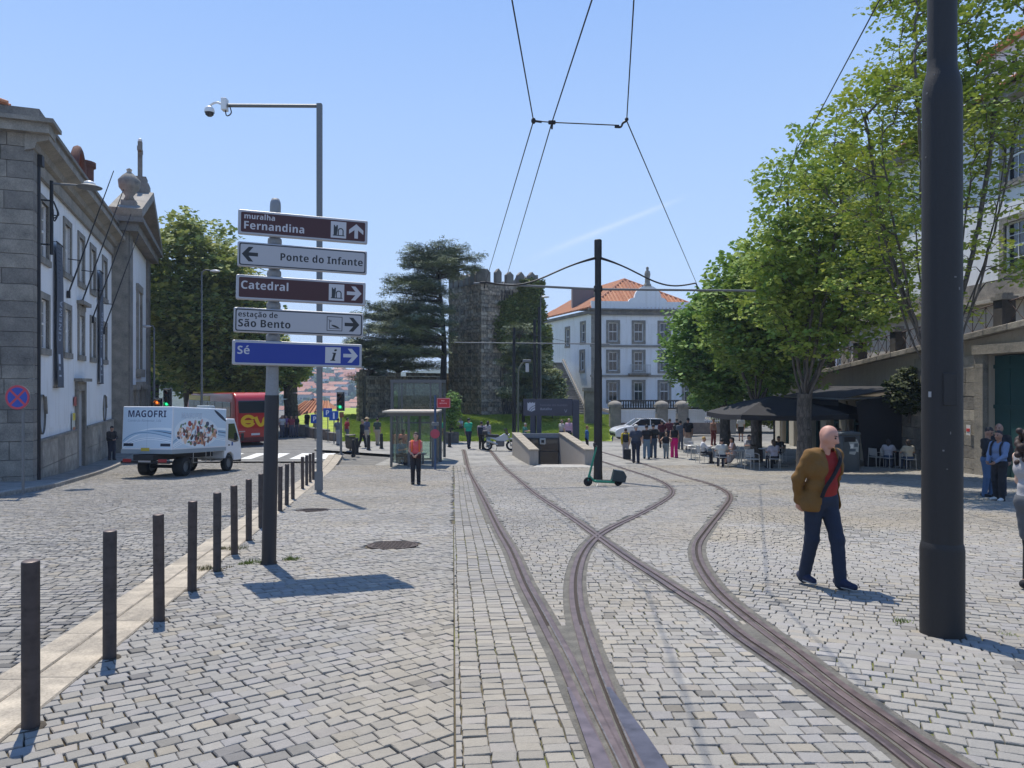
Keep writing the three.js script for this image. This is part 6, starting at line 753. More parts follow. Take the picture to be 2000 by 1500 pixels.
function skeleton(o) { // grows limbs from a trunk towards points spread through the crown; returns nodes with radii
  const { trunk, env, tips, seed, rTip = 0.012, exp = 0.44, rise = 0.45, shell = 0.35, step = 0.4 } = o; reseed(seed); const N = []; trunk.forEach((p, i) => N.push({ p: p.clone(), par: i - 1, k: 0, trunk: true })); const fork = trunk.at(-1), first = Math.max(0, trunk.length - 2), T0 = [];
  for (let i = 0; i < (o.limbs || 0); i++) { // long main limbs rising in a fan
    const az = i * 2.4 + rr(-0.3, 0.3), e = env[0], q = rr(0.35, 0.75), end = V(e[0] + Math.cos(az) * e[3] * q, e[1] + e[4] * rr(0.05, 0.7), e[2] + Math.sin(az) * e[5] * q), s = N[trunk.length - 1 - (i % 2)].p, L = s.distanceTo(end), c = s.clone().lerp(end, 0.4).add(V(Math.cos(az) * L * 0.07, -L * 0.02, Math.sin(az) * L * 0.07)), n = Math.ceil(L / step); let par = trunk.length - 1 - (i % 2);
    for (let k = 1; k <= n; k++) { const t = k / n, p = s.clone().multiplyScalar((1 - t) ** 2).addScaledVector(c, 2 * t * (1 - t)).addScaledVector(end, t * t).add(V(rr(-0.03, 0.03), 0, rr(-0.03, 0.03))); N.push({ p, par, k: 0, dist: (N[par].dist || 0) + L / n * 0.5 }); par = N.length - 1; }
  }
  for (let i = 0; i < tips; i++) { let q; for (let k = 0; k < 50; k++) { const e = env[Math.floor(rnd() * env.length)], u = V(rr(-1, 1), rr(-1, 1), rr(-1, 1)), L = u.length(); if (L > 1 || L < shell) continue; q = V(e[0] + u.x * e[3], e[1] + u.y * e[4], e[2] + u.z * e[5]); if (q.y < fork.y + 0.1 && q.distanceTo(fork) < 2) continue; if (o.ok && !o.ok(q)) continue; break; } if (q) T0.push(q); }
  T0.sort((a, b) => a.distanceToSquared(fork) - b.distanceToSquared(fork)); const tipList = [];
  for (const q of T0) {
    let best = first, bc = 1e9; for (let i = first; i < N.length; i++) { const n = N[i], dx = n.p.distanceTo(q), up = n.p.y - q.y; const cst = dx + (up > 0 ? up * 1.4 : 0) + (n.tip ? 0.8 : 0) + (n.dist || 0) * 0.25; if (cst < bc) { bc = cst; best = i; } }
    const s = N[best], L = s.p.distanceTo(q), pd = s.par >= 0 ? s.p.clone().sub(N[s.par].p).normalize() : V(0, 1, 0), c = s.p.clone().addScaledVector(pd, L * 0.35).add(V(rr(-0.1, 0.1) * L, L * rise * 0.3, rr(-0.1, 0.1) * L)), n = Math.max(2, Math.ceil(L / step)); let par = best;
    for (let k = 1; k <= n; k++) { const t = k / n, p = s.p.clone().multiplyScalar((1 - t) ** 2).addScaledVector(c, 2 * t * (1 - t)).addScaledVector(q, t * t); if (k < n) p.add(V(rr(-0.04, 0.04), rr(-0.04, 0.04), rr(-0.04, 0.04))); N.push({ p, par, k: 0, dist: (N[par].dist || 0) + L / n, tip: k === n }); par = N.length - 1; }
    tipList.push(par);
  }
  for (const t of tipList) for (let i = t; i >= 0; i = N[i].par) N[i].k++;
  for (const n of N) n.r = rTip * Math.pow(Math.max(1, n.k), exp);
  return { N, tipList };
}
function limbMesh(N, sel, name, mat, parent, rMax = 9, sides = 6) { // tapered tubes for the chosen nodes
  const a = [], nn = [], uv = []; const P0 = V(0, 0, 0);
  for (const n of N) { if (n.par < 0 || !sel(n)) continue; const A = N[n.par].p, B = n.p, ra = Math.min(rMax, n.trunk || N[n.par].trunk === n.trunk ? N[n.par].r : Math.min(N[n.par].r, n.r * 1.35)), rb = Math.min(rMax, n.r), d = B.clone().sub(A), L = d.length(); if (L < 1e-4) continue; d.divideScalar(L); const u = Math.abs(d.y) < 0.9 ? V(0, 1, 0).cross(d).normalize() : V(1, 0, 0).cross(d).normalize(), w = d.clone().cross(u), sd = rb < 0.02 ? 4 : sides; for (let k = 0; k < sd; k++) { const t0 = k / sd * 6.2832, t1 = (k + 1) / sd * 6.2832, c0 = u.clone().multiplyScalar(Math.cos(t0)).addScaledVector(w, Math.sin(t0)), c1 = u.clone().multiplyScalar(Math.cos(t1)).addScaledVector(w, Math.sin(t1)); const q = [A.clone().addScaledVector(c0, ra), A.clone().addScaledVector(c1, ra), B.clone().addScaledVector(c1, rb), B.clone().addScaledVector(c0, rb)], no = [c0, c1, c1, c0], v0 = A.y, v1 = v0 + L, U = [k / sd * ra * 6.28, (k + 1) / sd * ra * 6.28]; const UV = [[U[0], v0], [U[1], v0], [U[1], v1], [U[0], v1]]; for (const i of [0, 1, 2, 0, 2, 3]) { a.push(q[i].x, q[i].y, q[i].z); nn.push(no[i].x, no[i].y, no[i].z); uv.push(...UV[i]); } } }
  const g = new THREE.BufferGeometry(); g.setAttribute('position', new THREE.BufferAttribute(new Float32Array(a), 3)); g.setAttribute('normal', new THREE.BufferAttribute(new Float32Array(nn), 3)); g.setAttribute('uv', new THREE.BufferAttribute(new Float32Array(uv), 2)); const m = new THREE.Mesh(g, mat); m.name = name; m.castShadow = m.receiveShadow = true; parent.add(m); return m;
}
const clumpS = leafClump(8, 0.16, 0.11, 504), clumpA = leafClump(9, 0.2, 0.15, 501), clumpB = leafClump(11, 0.34, 0.24, 502), clumpC = leafClump(10, 0.5, 0.34, 503);
function leafyTree(name, label, cat, x, d, o) { // crown described in metres above the foot
  const t = thing(name, label, cat, V(x, gy(d) + (o.lift || 0), -d), 0, o.group), H = o.fork, trunk = []; reseed(o.seed); const n = Math.max(4, Math.ceil(H / 0.5)); for (let i = 0; i <= n; i++) trunk.push(V((i ? rr(-0.03, 0.03) : 0) + (o.lean || 0) * i / n, -0.1 + (H + 0.1) * i / n, i ? rr(-0.03, 0.03) : 0));
  const S = skeleton({ trunk, env: o.env, tips: o.tips, seed: o.seed + 1, rTip: o.rTip || 0.012, exp: o.exp || 0.44, shell: o.shell ?? 0.35, ok: o.ok, limbs: o.limbs }); S.N.forEach((q, i) => { if (q.trunk) q.r = lerp(o.r * 1.25, o.r, Math.min(1, i / 3)); else q.r = Math.min(q.r, o.r * 0.62); });
  const bark = o.bark || mats.bark; limbMesh(S.N, (q) => q.trunk, 'trunk', bark, t, 9, 14); limbMesh(S.N, (q) => !q.trunk && q.r > 0.045, 'limb', bark, t, 9, 8); const tw = limbMesh(S.N, (q) => !q.trunk && q.r <= 0.045, 'twigs', bark, t, 9, 5); stuff(tw);
  const list = [], sp = o.spread || 0.7; reseed(o.seed + 2); for (const ti of S.tipList) { const tip = S.N[ti], par = S.N[tip.par]; for (let k = 0; k < o.leaves; k++) { const q = k < o.leaves * 0.6 ? tip.p : par.p.clone().lerp(tip.p, rnd()), p = q.clone().add(V(rr(-sp, sp), rr(-sp, sp) * 0.8, rr(-sp, sp))); const tone = o.tone(rnd(), p); list.push({ p, s: rr(0.75, 1.25) * (o.leafScale || 1), c: tone }); } }
  instanced('crown', o.clump || clumpA, o.leafMat, list, t); return t;
}
{
  const green = leafMat([1, 1, 1]), greenFar = new THREE.MeshStandardMaterial({ color: col([1, 1, 1]), roughness: 0.8, side: THREE.DoubleSide, map: T.leaf }), mix = (a, b, q) => [0, 1, 2].map((k) => lerp(a[k], b[k], q));
  const fresh = (q) => mix([0.22, 0.33, 0.04], [0.46, 0.52, 0.08], q), deep = (q) => mix([0.13, 0.28, 0.06], [0.34, 0.50, 0.11], q), mid = (q) => mix([0.22, 0.36, 0.06], [0.48, 0.58, 0.11], q);
  const G0 = 'street trees along the cafe terrace';
  leafyTree('maple_tree', 'tall maple with sparse young leaves and bare fanning branches behind the mast', 'tree', 11.75, 20, { seed: 1001, fork: 3.3, r: 0.23, lean: -0.1, limbs: 13, env: [[0.0, 8.6, 0, 3.7, 4.0, 3.4], [1.0, 12.4, 0, 2.8, 3.8, 2.8]], tips: 460, rTip: 0.0085, exp: 0.44, leaves: 6, spread: 0.42, clump: clumpS, leafMat: green, tone: fresh, shell: 0.3, group: G0, ok: (p) => rnd() < 0.35 + 0.65 * sstep(1.5, -1.5, p.x) + 0.3 * sstep(8, 12, p.y) });
  leafyTree('maple_tree', 'maple in fuller leaf whose trunk stands behind the walking man', 'tree', 11.25, 28, { seed: 1022, limbs: 9, fork: 3.1, r: 0.27, env: [[1.0, 9.0, 0, 3.1, 4.4, 3.4], [0.6, 7.4, 0, 3.0, 3.0, 3.0]], tips: 380, leaves: 8, spread: 0.62, clump: clumpA, leafMat: green, tone: mid, group: G0 });
  leafyTree('maple_tree', 'round crowned green maple behind the black parasol', 'tree', 12.1, 36, { seed: 1033, limbs: 8, fork: 2.7, r: 0.26, env: [[0.7, 7.2, 0, 3.1, 3.5, 3.4]], tips: 310, leaves: 9, spread: 0.7, clump: clumpB, leafMat: green, tone: (q) => mix(mid(q), deep(q), 0.5), group: G0, leafScale: 0.85 });
  leafyTree('maple_tree', 'dense dark green maple overlapping the villa front', 'tree', 12.9, 44, { seed: 1044, limbs: 8, fork: 2.7, r: 0.3, env: [[0.3, 6.1, 0, 3.6, 3.5, 3.6]], tips: 330, leaves: 10, spread: 0.72, clump: clumpB, leafMat: green, tone: deep, group: G0 });
  const plane = (q) => mix([0.14, 0.22, 0.05], [0.55, 0.58, 0.16], q), barkP = M([0.13, 0.115, 0.09], 0.95, { tex: T.bark, s: 1, bump: 0.02 });
  leafyTree('plane_tree', 'huge plane tree filling the space between church and direction signs', 'tree', PX(372, 58), 58, { seed: 1105, fork: 4.2, r: 0.5, env: [[0, 11, 0, 5.2, 6.6, 5], [1.5, 8, 0, 5, 4.6, 4.6]], tips: 400, leaves: 8, spread: 1.0, clump: clumpC, leafMat: green, tone: plane, rTip: 0.016, bark: barkP });
  leafyTree('plane_tree', 'plane tree behind the direction sign post, crown above the red coach', 'tree', PX(470, 60), 60, { seed: 1106, fork: 4, r: 0.45, env: [[-0.6, 9.2, 0, 3.0, 6.0, 4.4], [-0.4, 6.4, 0, 3.9, 3.2, 4]], tips: 310, leaves: 8, spread: 0.95, clump: clumpC, leafMat: green, tone: plane, rTip: 0.016, bark: barkP });
  leafyTree('plane_tree', 'plane tree with a thick dark trunk beside the low tan house', 'tree', PX(571, 57), 57, { seed: 1107, fork: 4.2, r: 0.52, lean: -0.2, env: [[-1.6, 5.0, 0, 2.4, 1.4, 2.4]], tips: 120, leaves: 11, spread: 0.7, clump: clumpC, leafMat: green, tone: plane, leafScale: 0.8, bark: barkP });
  leafyTree('plane_tree', 'dark plane tree far behind the museum and truck', 'tree', PX(300, 74), 74, { seed: 1108, fork: 4.4, r: 0.5, env: [[0, 9, 0, 6.5, 6, 5]], tips: 420, leaves: 12, spread: 1.0, clump: clumpC, leafMat: green, tone: deep, bark: barkP });
  leafyTree('plane_tree', 'plane tree low behind the coach roof', 'tree', PX(440, 76), 76, { seed: 1109, fork: 3, r: 0.4, env: [[0, 5.6, 0, 7, 3.4, 4]], tips: 300, leaves: 12, spread: 0.9, clump: clumpC, leafMat: green, tone: deep, bark: barkP });
  // shrubs
  const shrub = (name, lab, x, d, y, env, tips, tone, seed, clump = clumpB, ls = 0.7) => leafyTree(name, lab, 'shrub', x, d, { seed, fork: 0.4, r: 0.05, env, tips, leaves: 9, spread: 0.35, clump, leafMat: green, tone, lift: y, leafScale: ls });
  shrub('shrub', 'pale variegated shrub beside the dark stairway', PX(1079, 61), 61, 1.2, [[0, 2.0, 0, 0.85, 1.9, 0.9]], 130, (q) => mix([0.2, 0.26, 0.09], [0.42, 0.45, 0.22], q), 1201);
  shrub('shrub', 'bright yellow green bush seen under the parasol', PX(1470, 62), 62, 0, [[0, 1.2, 0, 3.6, 1.3, 1.2]], 160, (q) => mix([0.2, 0.26, 0.02], [0.4, 0.42, 0.04], q), 1202);
  shrub('shrub', 'dark clipped hedge at the end of the garden terrace', PX(1392, 69), 69, 1.2, [[0, 1.3, 0, 2.0, 1.1, 1]], 150, deep, 1203);
  shrub('shrub', 'slim shrub growing in the round planter', PX(880, 49), 49, 0.55, [[0, 1.5, 0, 0.35, 1.2, 0.35]], 30, deep, 1204, clumpA, 0.9);
  shrub('shrub', 'wild plant hanging on the bare stone wall above the cafe tables', 17.75, 32.5, 2.1, [[0, 1.0, 0, 0.5, 1.1, 0.7]], 70, (q) => mix([0.04, 0.06, 0.02], [0.12, 0.15, 0.04], q), 1205, clumpA, 1);
  // ivy on the tower: leaf clumps close to the wall, thicker where it hangs
  reseed(1300); const C = V(-2.75, 0, -65), R = V(2.4, 0, -68), al = R.clone().sub(C).normalize(), out = V(-al.z, 0, al.x); if (out.z < 0) out.negate(); const L = C.distanceTo(R), iv = []; const iT = thing('ivy', 'dark green ivy covering the shaded face of the tower', 'ivy', V(0, 0, 0));
  for (let i = 0; i < 9000; i++) { const u = rnd(), y = rr(-1.2, 11.2), edge = 0.2 + 0.3 * fbm(y * 0.5, 3, 3) + 0.25 * sstep(8.5, 11, y) + (y < 4 ? sstep(4.2, 1, y) * 0.42 : 0); if (u < edge + rr(-0.05, 0.05)) continue; const bulge = 0.15 + 1.0 * sstep(0.45, 0.75, fbm(u * 5, y * 0.6, 3)) * sstep(10, 7, y) + (u > 0.8 && y < 7 ? 0.6 : 0); const p = C.clone().addScaledVector(al, u * L * 1.06).addScaledVector(out, rnd() * bulge + 0.05).setY(y); const q = rnd(); iv.push({ p, s: rr(0.5, 1.0), c: mix([0.15, 0.2, 0.05], [0.40, 0.44, 0.11], q * q) }); } instanced('leaves', clumpB, greenFar, iv, iT);
  { const s = mb(); for (let i = 0; i < 12; i++) { const u = rr(0.35, 1) * L, b = C.clone().addScaledVector(al, u).addScaledVector(out, 0.12); const pts = []; for (let k = 0; k < 7; k++) pts.push(b.clone().addScaledVector(al, rr(-0.3, 0.3)).setY(-1.2 + k * 1.9)); s.tube(pts, 0.05, 5); } s.build('stems', mats.bark, iT); }
  const iW = thing('ivy', 'ivy and creeper hanging on the wall beside the stairway', 'ivy', V(0, 0, 0)), iv2 = []; for (let i = 0; i < 2600; i++) { const q = rnd(), p = P(rr(1046, 1070), rr(640, 800), rr(66, 74)); p.z += rr(-1, 1); iv2.push({ p, s: rr(0.6, 1.2), c: mix([0.15, 0.2, 0.05], [0.40, 0.44, 0.11], q * q) }); } instanced('leaves', clumpB, greenFar, iv2, iW); { const s = mb(); for (let i = 0; i < 8; i++) s.tube([P(1056 + i * 3, 800, 70), P(1054 + i * 3, 720, 70), P(1058 + i * 3, 650, 70)], 0.06, 5); s.build('stems', mats.bark, iW); }
  // conifers
  const needle = (() => { reseed(1400); const a = []; for (let i = 0; i < 30; i++) { const az = rnd() * 6.283, p = V(rr(-0.5, 0.5), rr(-0.05, 0.05), rr(-0.5, 0.5)), o = V(Math.cos(az), rr(-0.15, 0.4), Math.sin(az)).normalize().multiplyScalar(rr(0.22, 0.42)), s = V(-o.z, 0, o.x).normalize().multiplyScalar(0.035); a.push(...p.clone().add(s).toArray(), ...p.clone().sub(s).toArray(), ...p.clone().add(o).toArray()); } const g = new THREE.BufferGeometry(); g.setAttribute('position', new THREE.BufferAttribute(new Float32Array(a), 3)); g.computeVertexNormals(); return wrapUV(g); })(), nm = new THREE.MeshStandardMaterial({ color: col([1, 1, 1]), roughness: 0.85, side: THREE.DoubleSide });
  function cedar(lab, x, d, H, tiers, seed, lift, r) { const t = thing('cedar_tree', lab, 'tree', V(x, gy(d) + lift, -d)); reseed(seed); const N = []; const tn = 24; for (let i = 0; i <= tn; i++) N.push({ p: V(0.35 * Math.sin(i * 0.2) * i / tn, H * i / tn, 0), par: i - 1, r: lerp(r, 0.06, i / tn), trunk: true }); const list = [];
    for (const [h, len, a0, a1, cnt, th] of tiers) for (let b = 0; b < cnt; b++) { const az = lerp(a0, a1, (b + rr(0.1, 0.9)) / cnt), hh = h + rr(-0.35, 0.35), L = len * rr(0.7, 1.1), s = Math.round(hh / H * tn); let par = clamp(s, 1, tn - 1); const o = V(Math.cos(az), 0, Math.sin(az)), n = Math.ceil(L / 0.5), base = N[par].p.clone(); base.y = Math.min(base.y, hh); for (let k = 1; k <= n; k++) { const q = k / n, p = base.clone().addScaledVector(o, L * q); p.y = lerp(base.y, hh + 0.5, Math.sqrt(q)) + rr(-0.06, 0.06); N.push({ p, par, r: lerp(0.11, 0.015, q) }); par = N.length - 1; if (q > 0.22) { const w = L * 0.30 * Math.sin(Math.min(1, q * 1.05) * Math.PI * 0.85) + 0.35; for (let j = 0; j < 6; j++) { const sd = rr(-1, 1), c = rnd(); list.push({ p: p.clone().add(V(-o.z * sd * w, rr(-0.1, 0.32) * th - Math.abs(sd) * 0.18, o.x * sd * w)).addScaledVector(o, rr(-0.3, 0.3)), s: rr(0.55, 1.05), rx: rr(-0.5, 0.5), rz: rr(-0.5, 0.5), c: mix([0.09, 0.125, 0.08], [0.27, 0.30, 0.16], c * c) }); } } } }
    limbMesh(N, (q) => q.trunk, 'trunk', M([0.045, 0.038, 0.032], 0.95, { tex: T.bark, s: 1 }), t, 9, 12); limbMesh(N, (q) => !q.trunk, 'limb', mats.bark, t, 9, 6); instanced('crown', needle, nm, list, t); return t; }
  const Lf = [1.5, 4.9];
  cedar('tall dark cedar with flat layered branches beside the castle tower', PX(864, 62.5), 62.5, 13.6, [[14.0, 2.6, 0, 6.28, 9, 1], [13.2, 3.4, 0, 6.28, 10, 1], [12.3, 3.8, 0, 6.28, 9, 1], [11.2, 4.0, 1.9, 4.6, 6, 1], [10.2, 4.6, ...Lf, 7, 1], [9.0, 4.9, ...Lf, 7, 1], [7.8, 5.2, ...Lf, 7, 1], [6.6, 5.4, ...Lf, 6, 1.2], [5.2, 5.0, 2.2, 4.2, 4, 1.2]], 1501, 1.0, 0.36);
  cedar('broad lower cedar behind the castle wall stub', PX(775, 68), 68, 9.2, [[9.3, 2.6, 0, 6.28, 8, 1], [8.4, 3.6, 0, 6.28, 9, 1], [7.4, 4.2, 0, 6.28, 10, 1], [6.3, 4.6, 0, 6.28, 10, 1.2], [5.2, 4.8, 0, 6.28, 10, 1.2], [4.0, 4.4, 0, 6.28, 9, 1.3]], 1502, 1.2, 0.3);
  cedar('drooping cedar branch mass over the far valley beside the wall stub', PX(722, 66), 66, 6.4, [[6.6, 2.0, 0, 6.28, 7, 1.4], [5.6, 2.6, 0, 6.28, 8, 1.4], [4.6, 2.6, 0, 6.28, 8, 1.4], [3.4, 2.0, 0, 6.28, 6, 1.5]], 1503, 0.6, 0.2);
  cedar('young conifer with drooping tips in front of the ivy tower', PX(1022, 60), 60, 7.2, [[7.0, 0.8, 0, 6.28, 5, 1.4], [6.0, 1.2, 0, 6.28, 6, 1.4], [5.0, 1.6, 0, 6.28, 7, 1.4], [4.0, 1.9, 0, 6.28, 7, 1.4], [3.0, 2.1, 0, 6.28, 7, 1.4], [2.0, 2.1, 0, 6.28, 7, 1.4]], 1504, 0.8, 0.14);
  // lawn
  const lw = struct(sheet('lawn', [[PX(668, 50), 50], [PX(1195, 50), 50], [PX(1195, 62), 62], [4.5, 84], [-20, 84], [-19, 62]], 0.01, M([0.46, 0.60, 0.08], 0.95, { tex: T.stone, s: 0.6 }), 1, lawnY)); reseed(1600); const gr = [], blade = (() => { const a = []; for (let i = 0; i < 12; i++) { const az = rnd() * 6.28, x = rr(-0.12, 0.12), z = rr(-0.12, 0.12), h = rr(0.05, 0.11); a.push(x - 0.012, 0, z, x + 0.012, 0, z, x + Math.cos(az) * 0.04, h, z + Math.sin(az) * 0.04); } const g = new THREE.BufferGeometry(); g.setAttribute('position', new THREE.BufferAttribute(new Float32Array(a), 3)); g.computeVertexNormals(); return wrapUV(g); })();
  for (let i = 0; i < 26000; i++) { const d = rr(50.1, 66), x = rr(PX(670, d), PX(1190, d)), q = rnd(); gr.push({ p: V(x, lawnY(x, d), -d), s: rr(0.8, 1.6), rx: 0, rz: 0, c: mix([0.26, 0.37, 0.04], [0.52, 0.6, 0.1], q) }); } instanced('grass', blade, greenFar, gr, lw);
  // weeds in the joints near the sign post, kerb and mast
  const weed = (px, py, n, r, dry, lab) => { const p = G(px, py), t = thing('weed_tuft', lab, 'weeds', p), l = []; for (let i = 0; i < n; i++) { const x = rr(-r, r), z = rr(-r, r) * 0.6, q = rnd(); l.push({ p: V(x, -0.0655 * -z + 0.0, z), s: V(1, rr(0.5, 1.6), 1).multiplyScalar(rr(0.25, 0.5)), rx: 0, rz: 0, c: dry ? mix([0.22, 0.16, 0.08], [0.18, 0.2, 0.05], q) : mix([0.10, 0.17, 0.02], [0.25, 0.3, 0.05], q) }); } instanced('blades', blade, greenFar, l, t); };
  reseed(1700); weed(497, 1100, 26, 0.16, false, 'green weed tuft at the left foot of the sign post'); weed(569, 1093, 20, 0.1, false, 'green weed tuft on the setts right of the sign post'); weed(410, 1112, 26, 0.2, true, 'dry weeds at the foot of the fifth bollard'); weed(450, 1073, 20, 0.2, true, 'dry weeds along the kerb by the sixth bollard'); weed(1762, 1216, 5, 0.04, false, 'small green weed in the setts beside the big mast'); weed(1975, 1240, 3, 0.03, false, 'tiny weed in the setts right of the big mast');
}
// ---------------------------------------------------------------- vehicles
function wheelAt(parent, x, y, z, r, w, o = {}) { const g = sub(parent, 'wheel', x, y, z); const side = o.axisX === false ? 0 : Math.PI / 2; mb().lathe([[r * 0.58, -w / 2], [r * 0.9, -w / 2], [r, -w / 2 + 0.03], [r, w / 2 - 0.03], [r * 0.9, w / 2], [r * 0.58, w / 2]], 28).build('tyre', mats.rubber, g).rotation.z = side; mb().lathe([[0, -w * 0.3], [r * 0.2, -w * 0.36], [r * 0.5, -w * 0.2], [r * 0.58, -w / 2], [r * 0.58, w / 2], [r * 0.5, w * 0.25], [r * 0.2, w * 0.4], [0, w * 0.36]], 20).build('rim', o.rim || mats.galv, g).rotation.z = side; if (o.axisX === false) g.rotation.x = Math.PI / 2; return g; }
{ // white refrigerated truck
  const R = V(-12.9, 0, -27.5), ph = -0.12, rx = V(Math.cos(ph), 0, -Math.sin(ph)), c = R.clone().addScaledVector(rx, -1.03); c.y = gy(27.5) + ROAD;
  const t = thing('delivery_truck', 'white refrigerated delivery truck with blue printed box body driving away', 'truck', c, ph); t.rotation.order = 'YXZ'; t.rotation.x = -0.058;
  const wht = M([0.72, 0.75, 0.78], 0.35, { phys: true, clearcoat: 0.5 }), under = M([0.02, 0.02, 0.022], 0.7), grey = M([0.28, 0.33, 0.36], 0.5);
  const W = 2.06, L = 4.0, y0 = 0.98, y1 = 2.72, bx = sub(t, 'box_body', 0, 0, 0); mb().rbox(W, y1 - y0, L, 0.04, 0, (y0 + y1) / 2, -L / 2).build('box_shell', wht, bx); mb().box(W + 0.03, 0.16, L + 0.02, 0, y0 + 0.02, -L / 2).build('box_skirt', grey, bx);
  const swoosh = (c, w, h) => { const g = c.createLinearGradient(0, 0, 0, h); c.fillStyle = '#c9dbe8'; c.fillRect(0, 0, w, h); for (let i = 0; i < 5; i++) { c.strokeStyle = ['#e8f2f8', '#8fb4cf', '#33506f', '#b5cfe2', '#6d95b5'][i]; c.lineWidth = [46, 20, 15, 34, 8][i]; c.beginPath(); c.moveTo(-20, h * (0.92 + i * 0.02) - i * 14); c.bezierCurveTo(w * 0.2, h * (0.62 - i * 0.03), w * 0.55, h * (0.48 + i * 0.03), w + 20, h * (0.56 + i * 0.045)); c.stroke(); } c.strokeStyle = '#eef6fb'; c.lineWidth = 26; c.beginPath(); c.moveTo(-10, h * 1.0); c.bezierCurveTo(w * 0.3, h * 0.72, w * 0.6, h * 0.72, w + 10, h * 0.84); c.stroke(); c.strokeStyle = '#7ba2c0'; c.lineWidth = 5; c.stroke(); };
  const rear = facePlane(W - 0.08, y1 - y0 - 0.2, canvasTex(640, 480, (c, w, h) => { swoosh(c, w, h); c.fillStyle = '#c9dbe8'; c.fillRect(0, 0, w, h * 0.36); c.fillStyle = '#252c52'; c.font = 'bold 112px sans-serif'; c.fillText('MAGOFRI', 52, 112); c.fillStyle = '#8aa0b4'; c.font = '40px sans-serif'; c.fillText('Comércio Alimentar, Lda', 56, 168); c.fillStyle = '#1c2638'; c.fillRect(12, 424, 130, 34); c.fillRect(500, 424, 130, 34); c.strokeStyle = '#9fb4c4'; c.lineWidth = 3; c.beginPath(); c.moveTo(320, 0); c.lineTo(320, 480); c.stroke(); }), 0.4); rear.name = 'rear_print'; rear.position.set(0, (y0 + y1) / 2 + 0.05, 0.004); bx.add(rear);
  const sideP = facePlane(L - 0.1, y1 - y0 - 0.2, canvasTex(1024, 480, (c, w, h) => { swoosh(c, w, h); c.fillStyle = 'rgba(226,236,242,0.9)'; c.beginPath(); c.ellipse(440, 290, 420, 190, 0.02, 0, 7); c.fill(); reseed(2222); for (let i = 0; i < 150; i++) { const a = rnd() * 6.28, q = Math.sqrt(rnd()); c.fillStyle = ['#a8433c', '#e8c9b0', '#7d5a48', '#4c3a3a', '#f2ece4', '#c78f6a', '#5c7a4a', '#d9a9a0', '#394660'][i % 9]; c.beginPath(); c.ellipse(440 + Math.cos(a) * q * 380, 300 + Math.sin(a) * q * 150, rr(8, 34), rr(10, 44), rnd() * 3, 0, 7); c.fill(); } c.fillStyle = '#c9dbe8'; c.fillRect(0, 0, w, 70); c.fillStyle = '#e8eef4'; c.font = 'bold 84px sans-serif'; c.fillText('MAGOFRI', 130, 118); c.strokeStyle = '#5580a0'; c.lineWidth = 3; c.strokeText('MAGOFRI', 130, 118); c.strokeStyle = '#6e8ea8'; c.lineWidth = 3; for (const x of [400, 660]) { c.beginPath(); c.moveTo(x, 130); c.lineTo(x, 470); c.stroke(); } c.fillStyle = '#22304a'; c.beginPath(); c.ellipse(900, 80, 150, 22, 0.5, 0, 7); c.fill(); }), 0.4); sideP.name = 'side_print'; sideP.rotation.y = Math.PI / 2; sideP.position.set(W / 2 + 0.004, (y0 + y1) / 2 + 0.05, -L / 2); bx.add(sideP);
  mb().rbox(0.6, 0.3, 0.5, 0.05, 0, y1 + 0.0, -L - 0.1).build('cooling_unit', grey, bx);
  mb().box(0.8, 0.22, L + 1.2, 0, 0.78, -L / 2 - 0.4).build('chassis', under, t); mb().box(W - 0.1, 0.1, 0.1, 0, 0.6, 0.05).build('rear_bumper', under, t); for (const s of [-1, 1]) mb().rbox(0.34, 0.13, 0.06, 0.02, s * 0.72, 0.66, 0.09).build('tail_light', M([0.35, 0.03, 0.03], 0.35), t); mb().box(0.5, 0.12, 0.02, 0, 0.66, 0.105).build('number_plate', M([0.55, 0.56, 0.6], 0.5), t); mb().box(0.34, 0.12, 0.012, -0.05, y0 + 0.1, 0.016).build('warning_sticker', M([0.55, 0.42, 0.05], 0.6), t);
  for (const s of [-1, 1]) for (const z of [-1.2, -4.5]) wheelAt(t, s * (z < -3 ? 0.83 : 0.72), 0.38, z, 0.38, z < -3 ? 0.22 : 0.42); mb().bar(V(-0.7, 0.38, -1.2), V(0.7, 0.38, -1.2), 0.07).build('axle', under, t);
  for (const z of [-2.0, -3.3]) { mb().box(0.02, 0.02, 0.95, 1.0, 0.92, z).box(0.02, 0.42, 0.02, 1.0, 0.72, z - 0.47).box(0.02, 0.42, 0.02, 1.0, 0.72, z + 0.47).box(0.02, 0.02, 0.95, 1.0, 0.52, z).build('side_guard', alu, t); }
  const cab = sub(t, 'cab', 0, 0, -L - 0.12); const prof = [[0, 0.62], [0, 2.2], [-0.12, 2.27], [-0.75, 2.27], [-1.28, 1.42], [-1.42, 0.95], [-1.42, 0.5], [-0.85, 0.5], [-0.78, 0.72], [-0.5, 0.88], [-0.2, 0.82], [-0.05, 0.62]]; { const s = new THREE.Shape(prof.map(([z, y]) => P2(z, y))), g = new THREE.ExtrudeGeometry(s, { depth: 1.78, bevelEnabled: true, bevelSize: 0.04, bevelThickness: 0.05, bevelSegments: 3 }); g.rotateY(-Math.PI / 2); g.translate(0.89, 0, 0); mb().add(g).build('cab_shell', wht, cab); const p = g.attributes.position; }
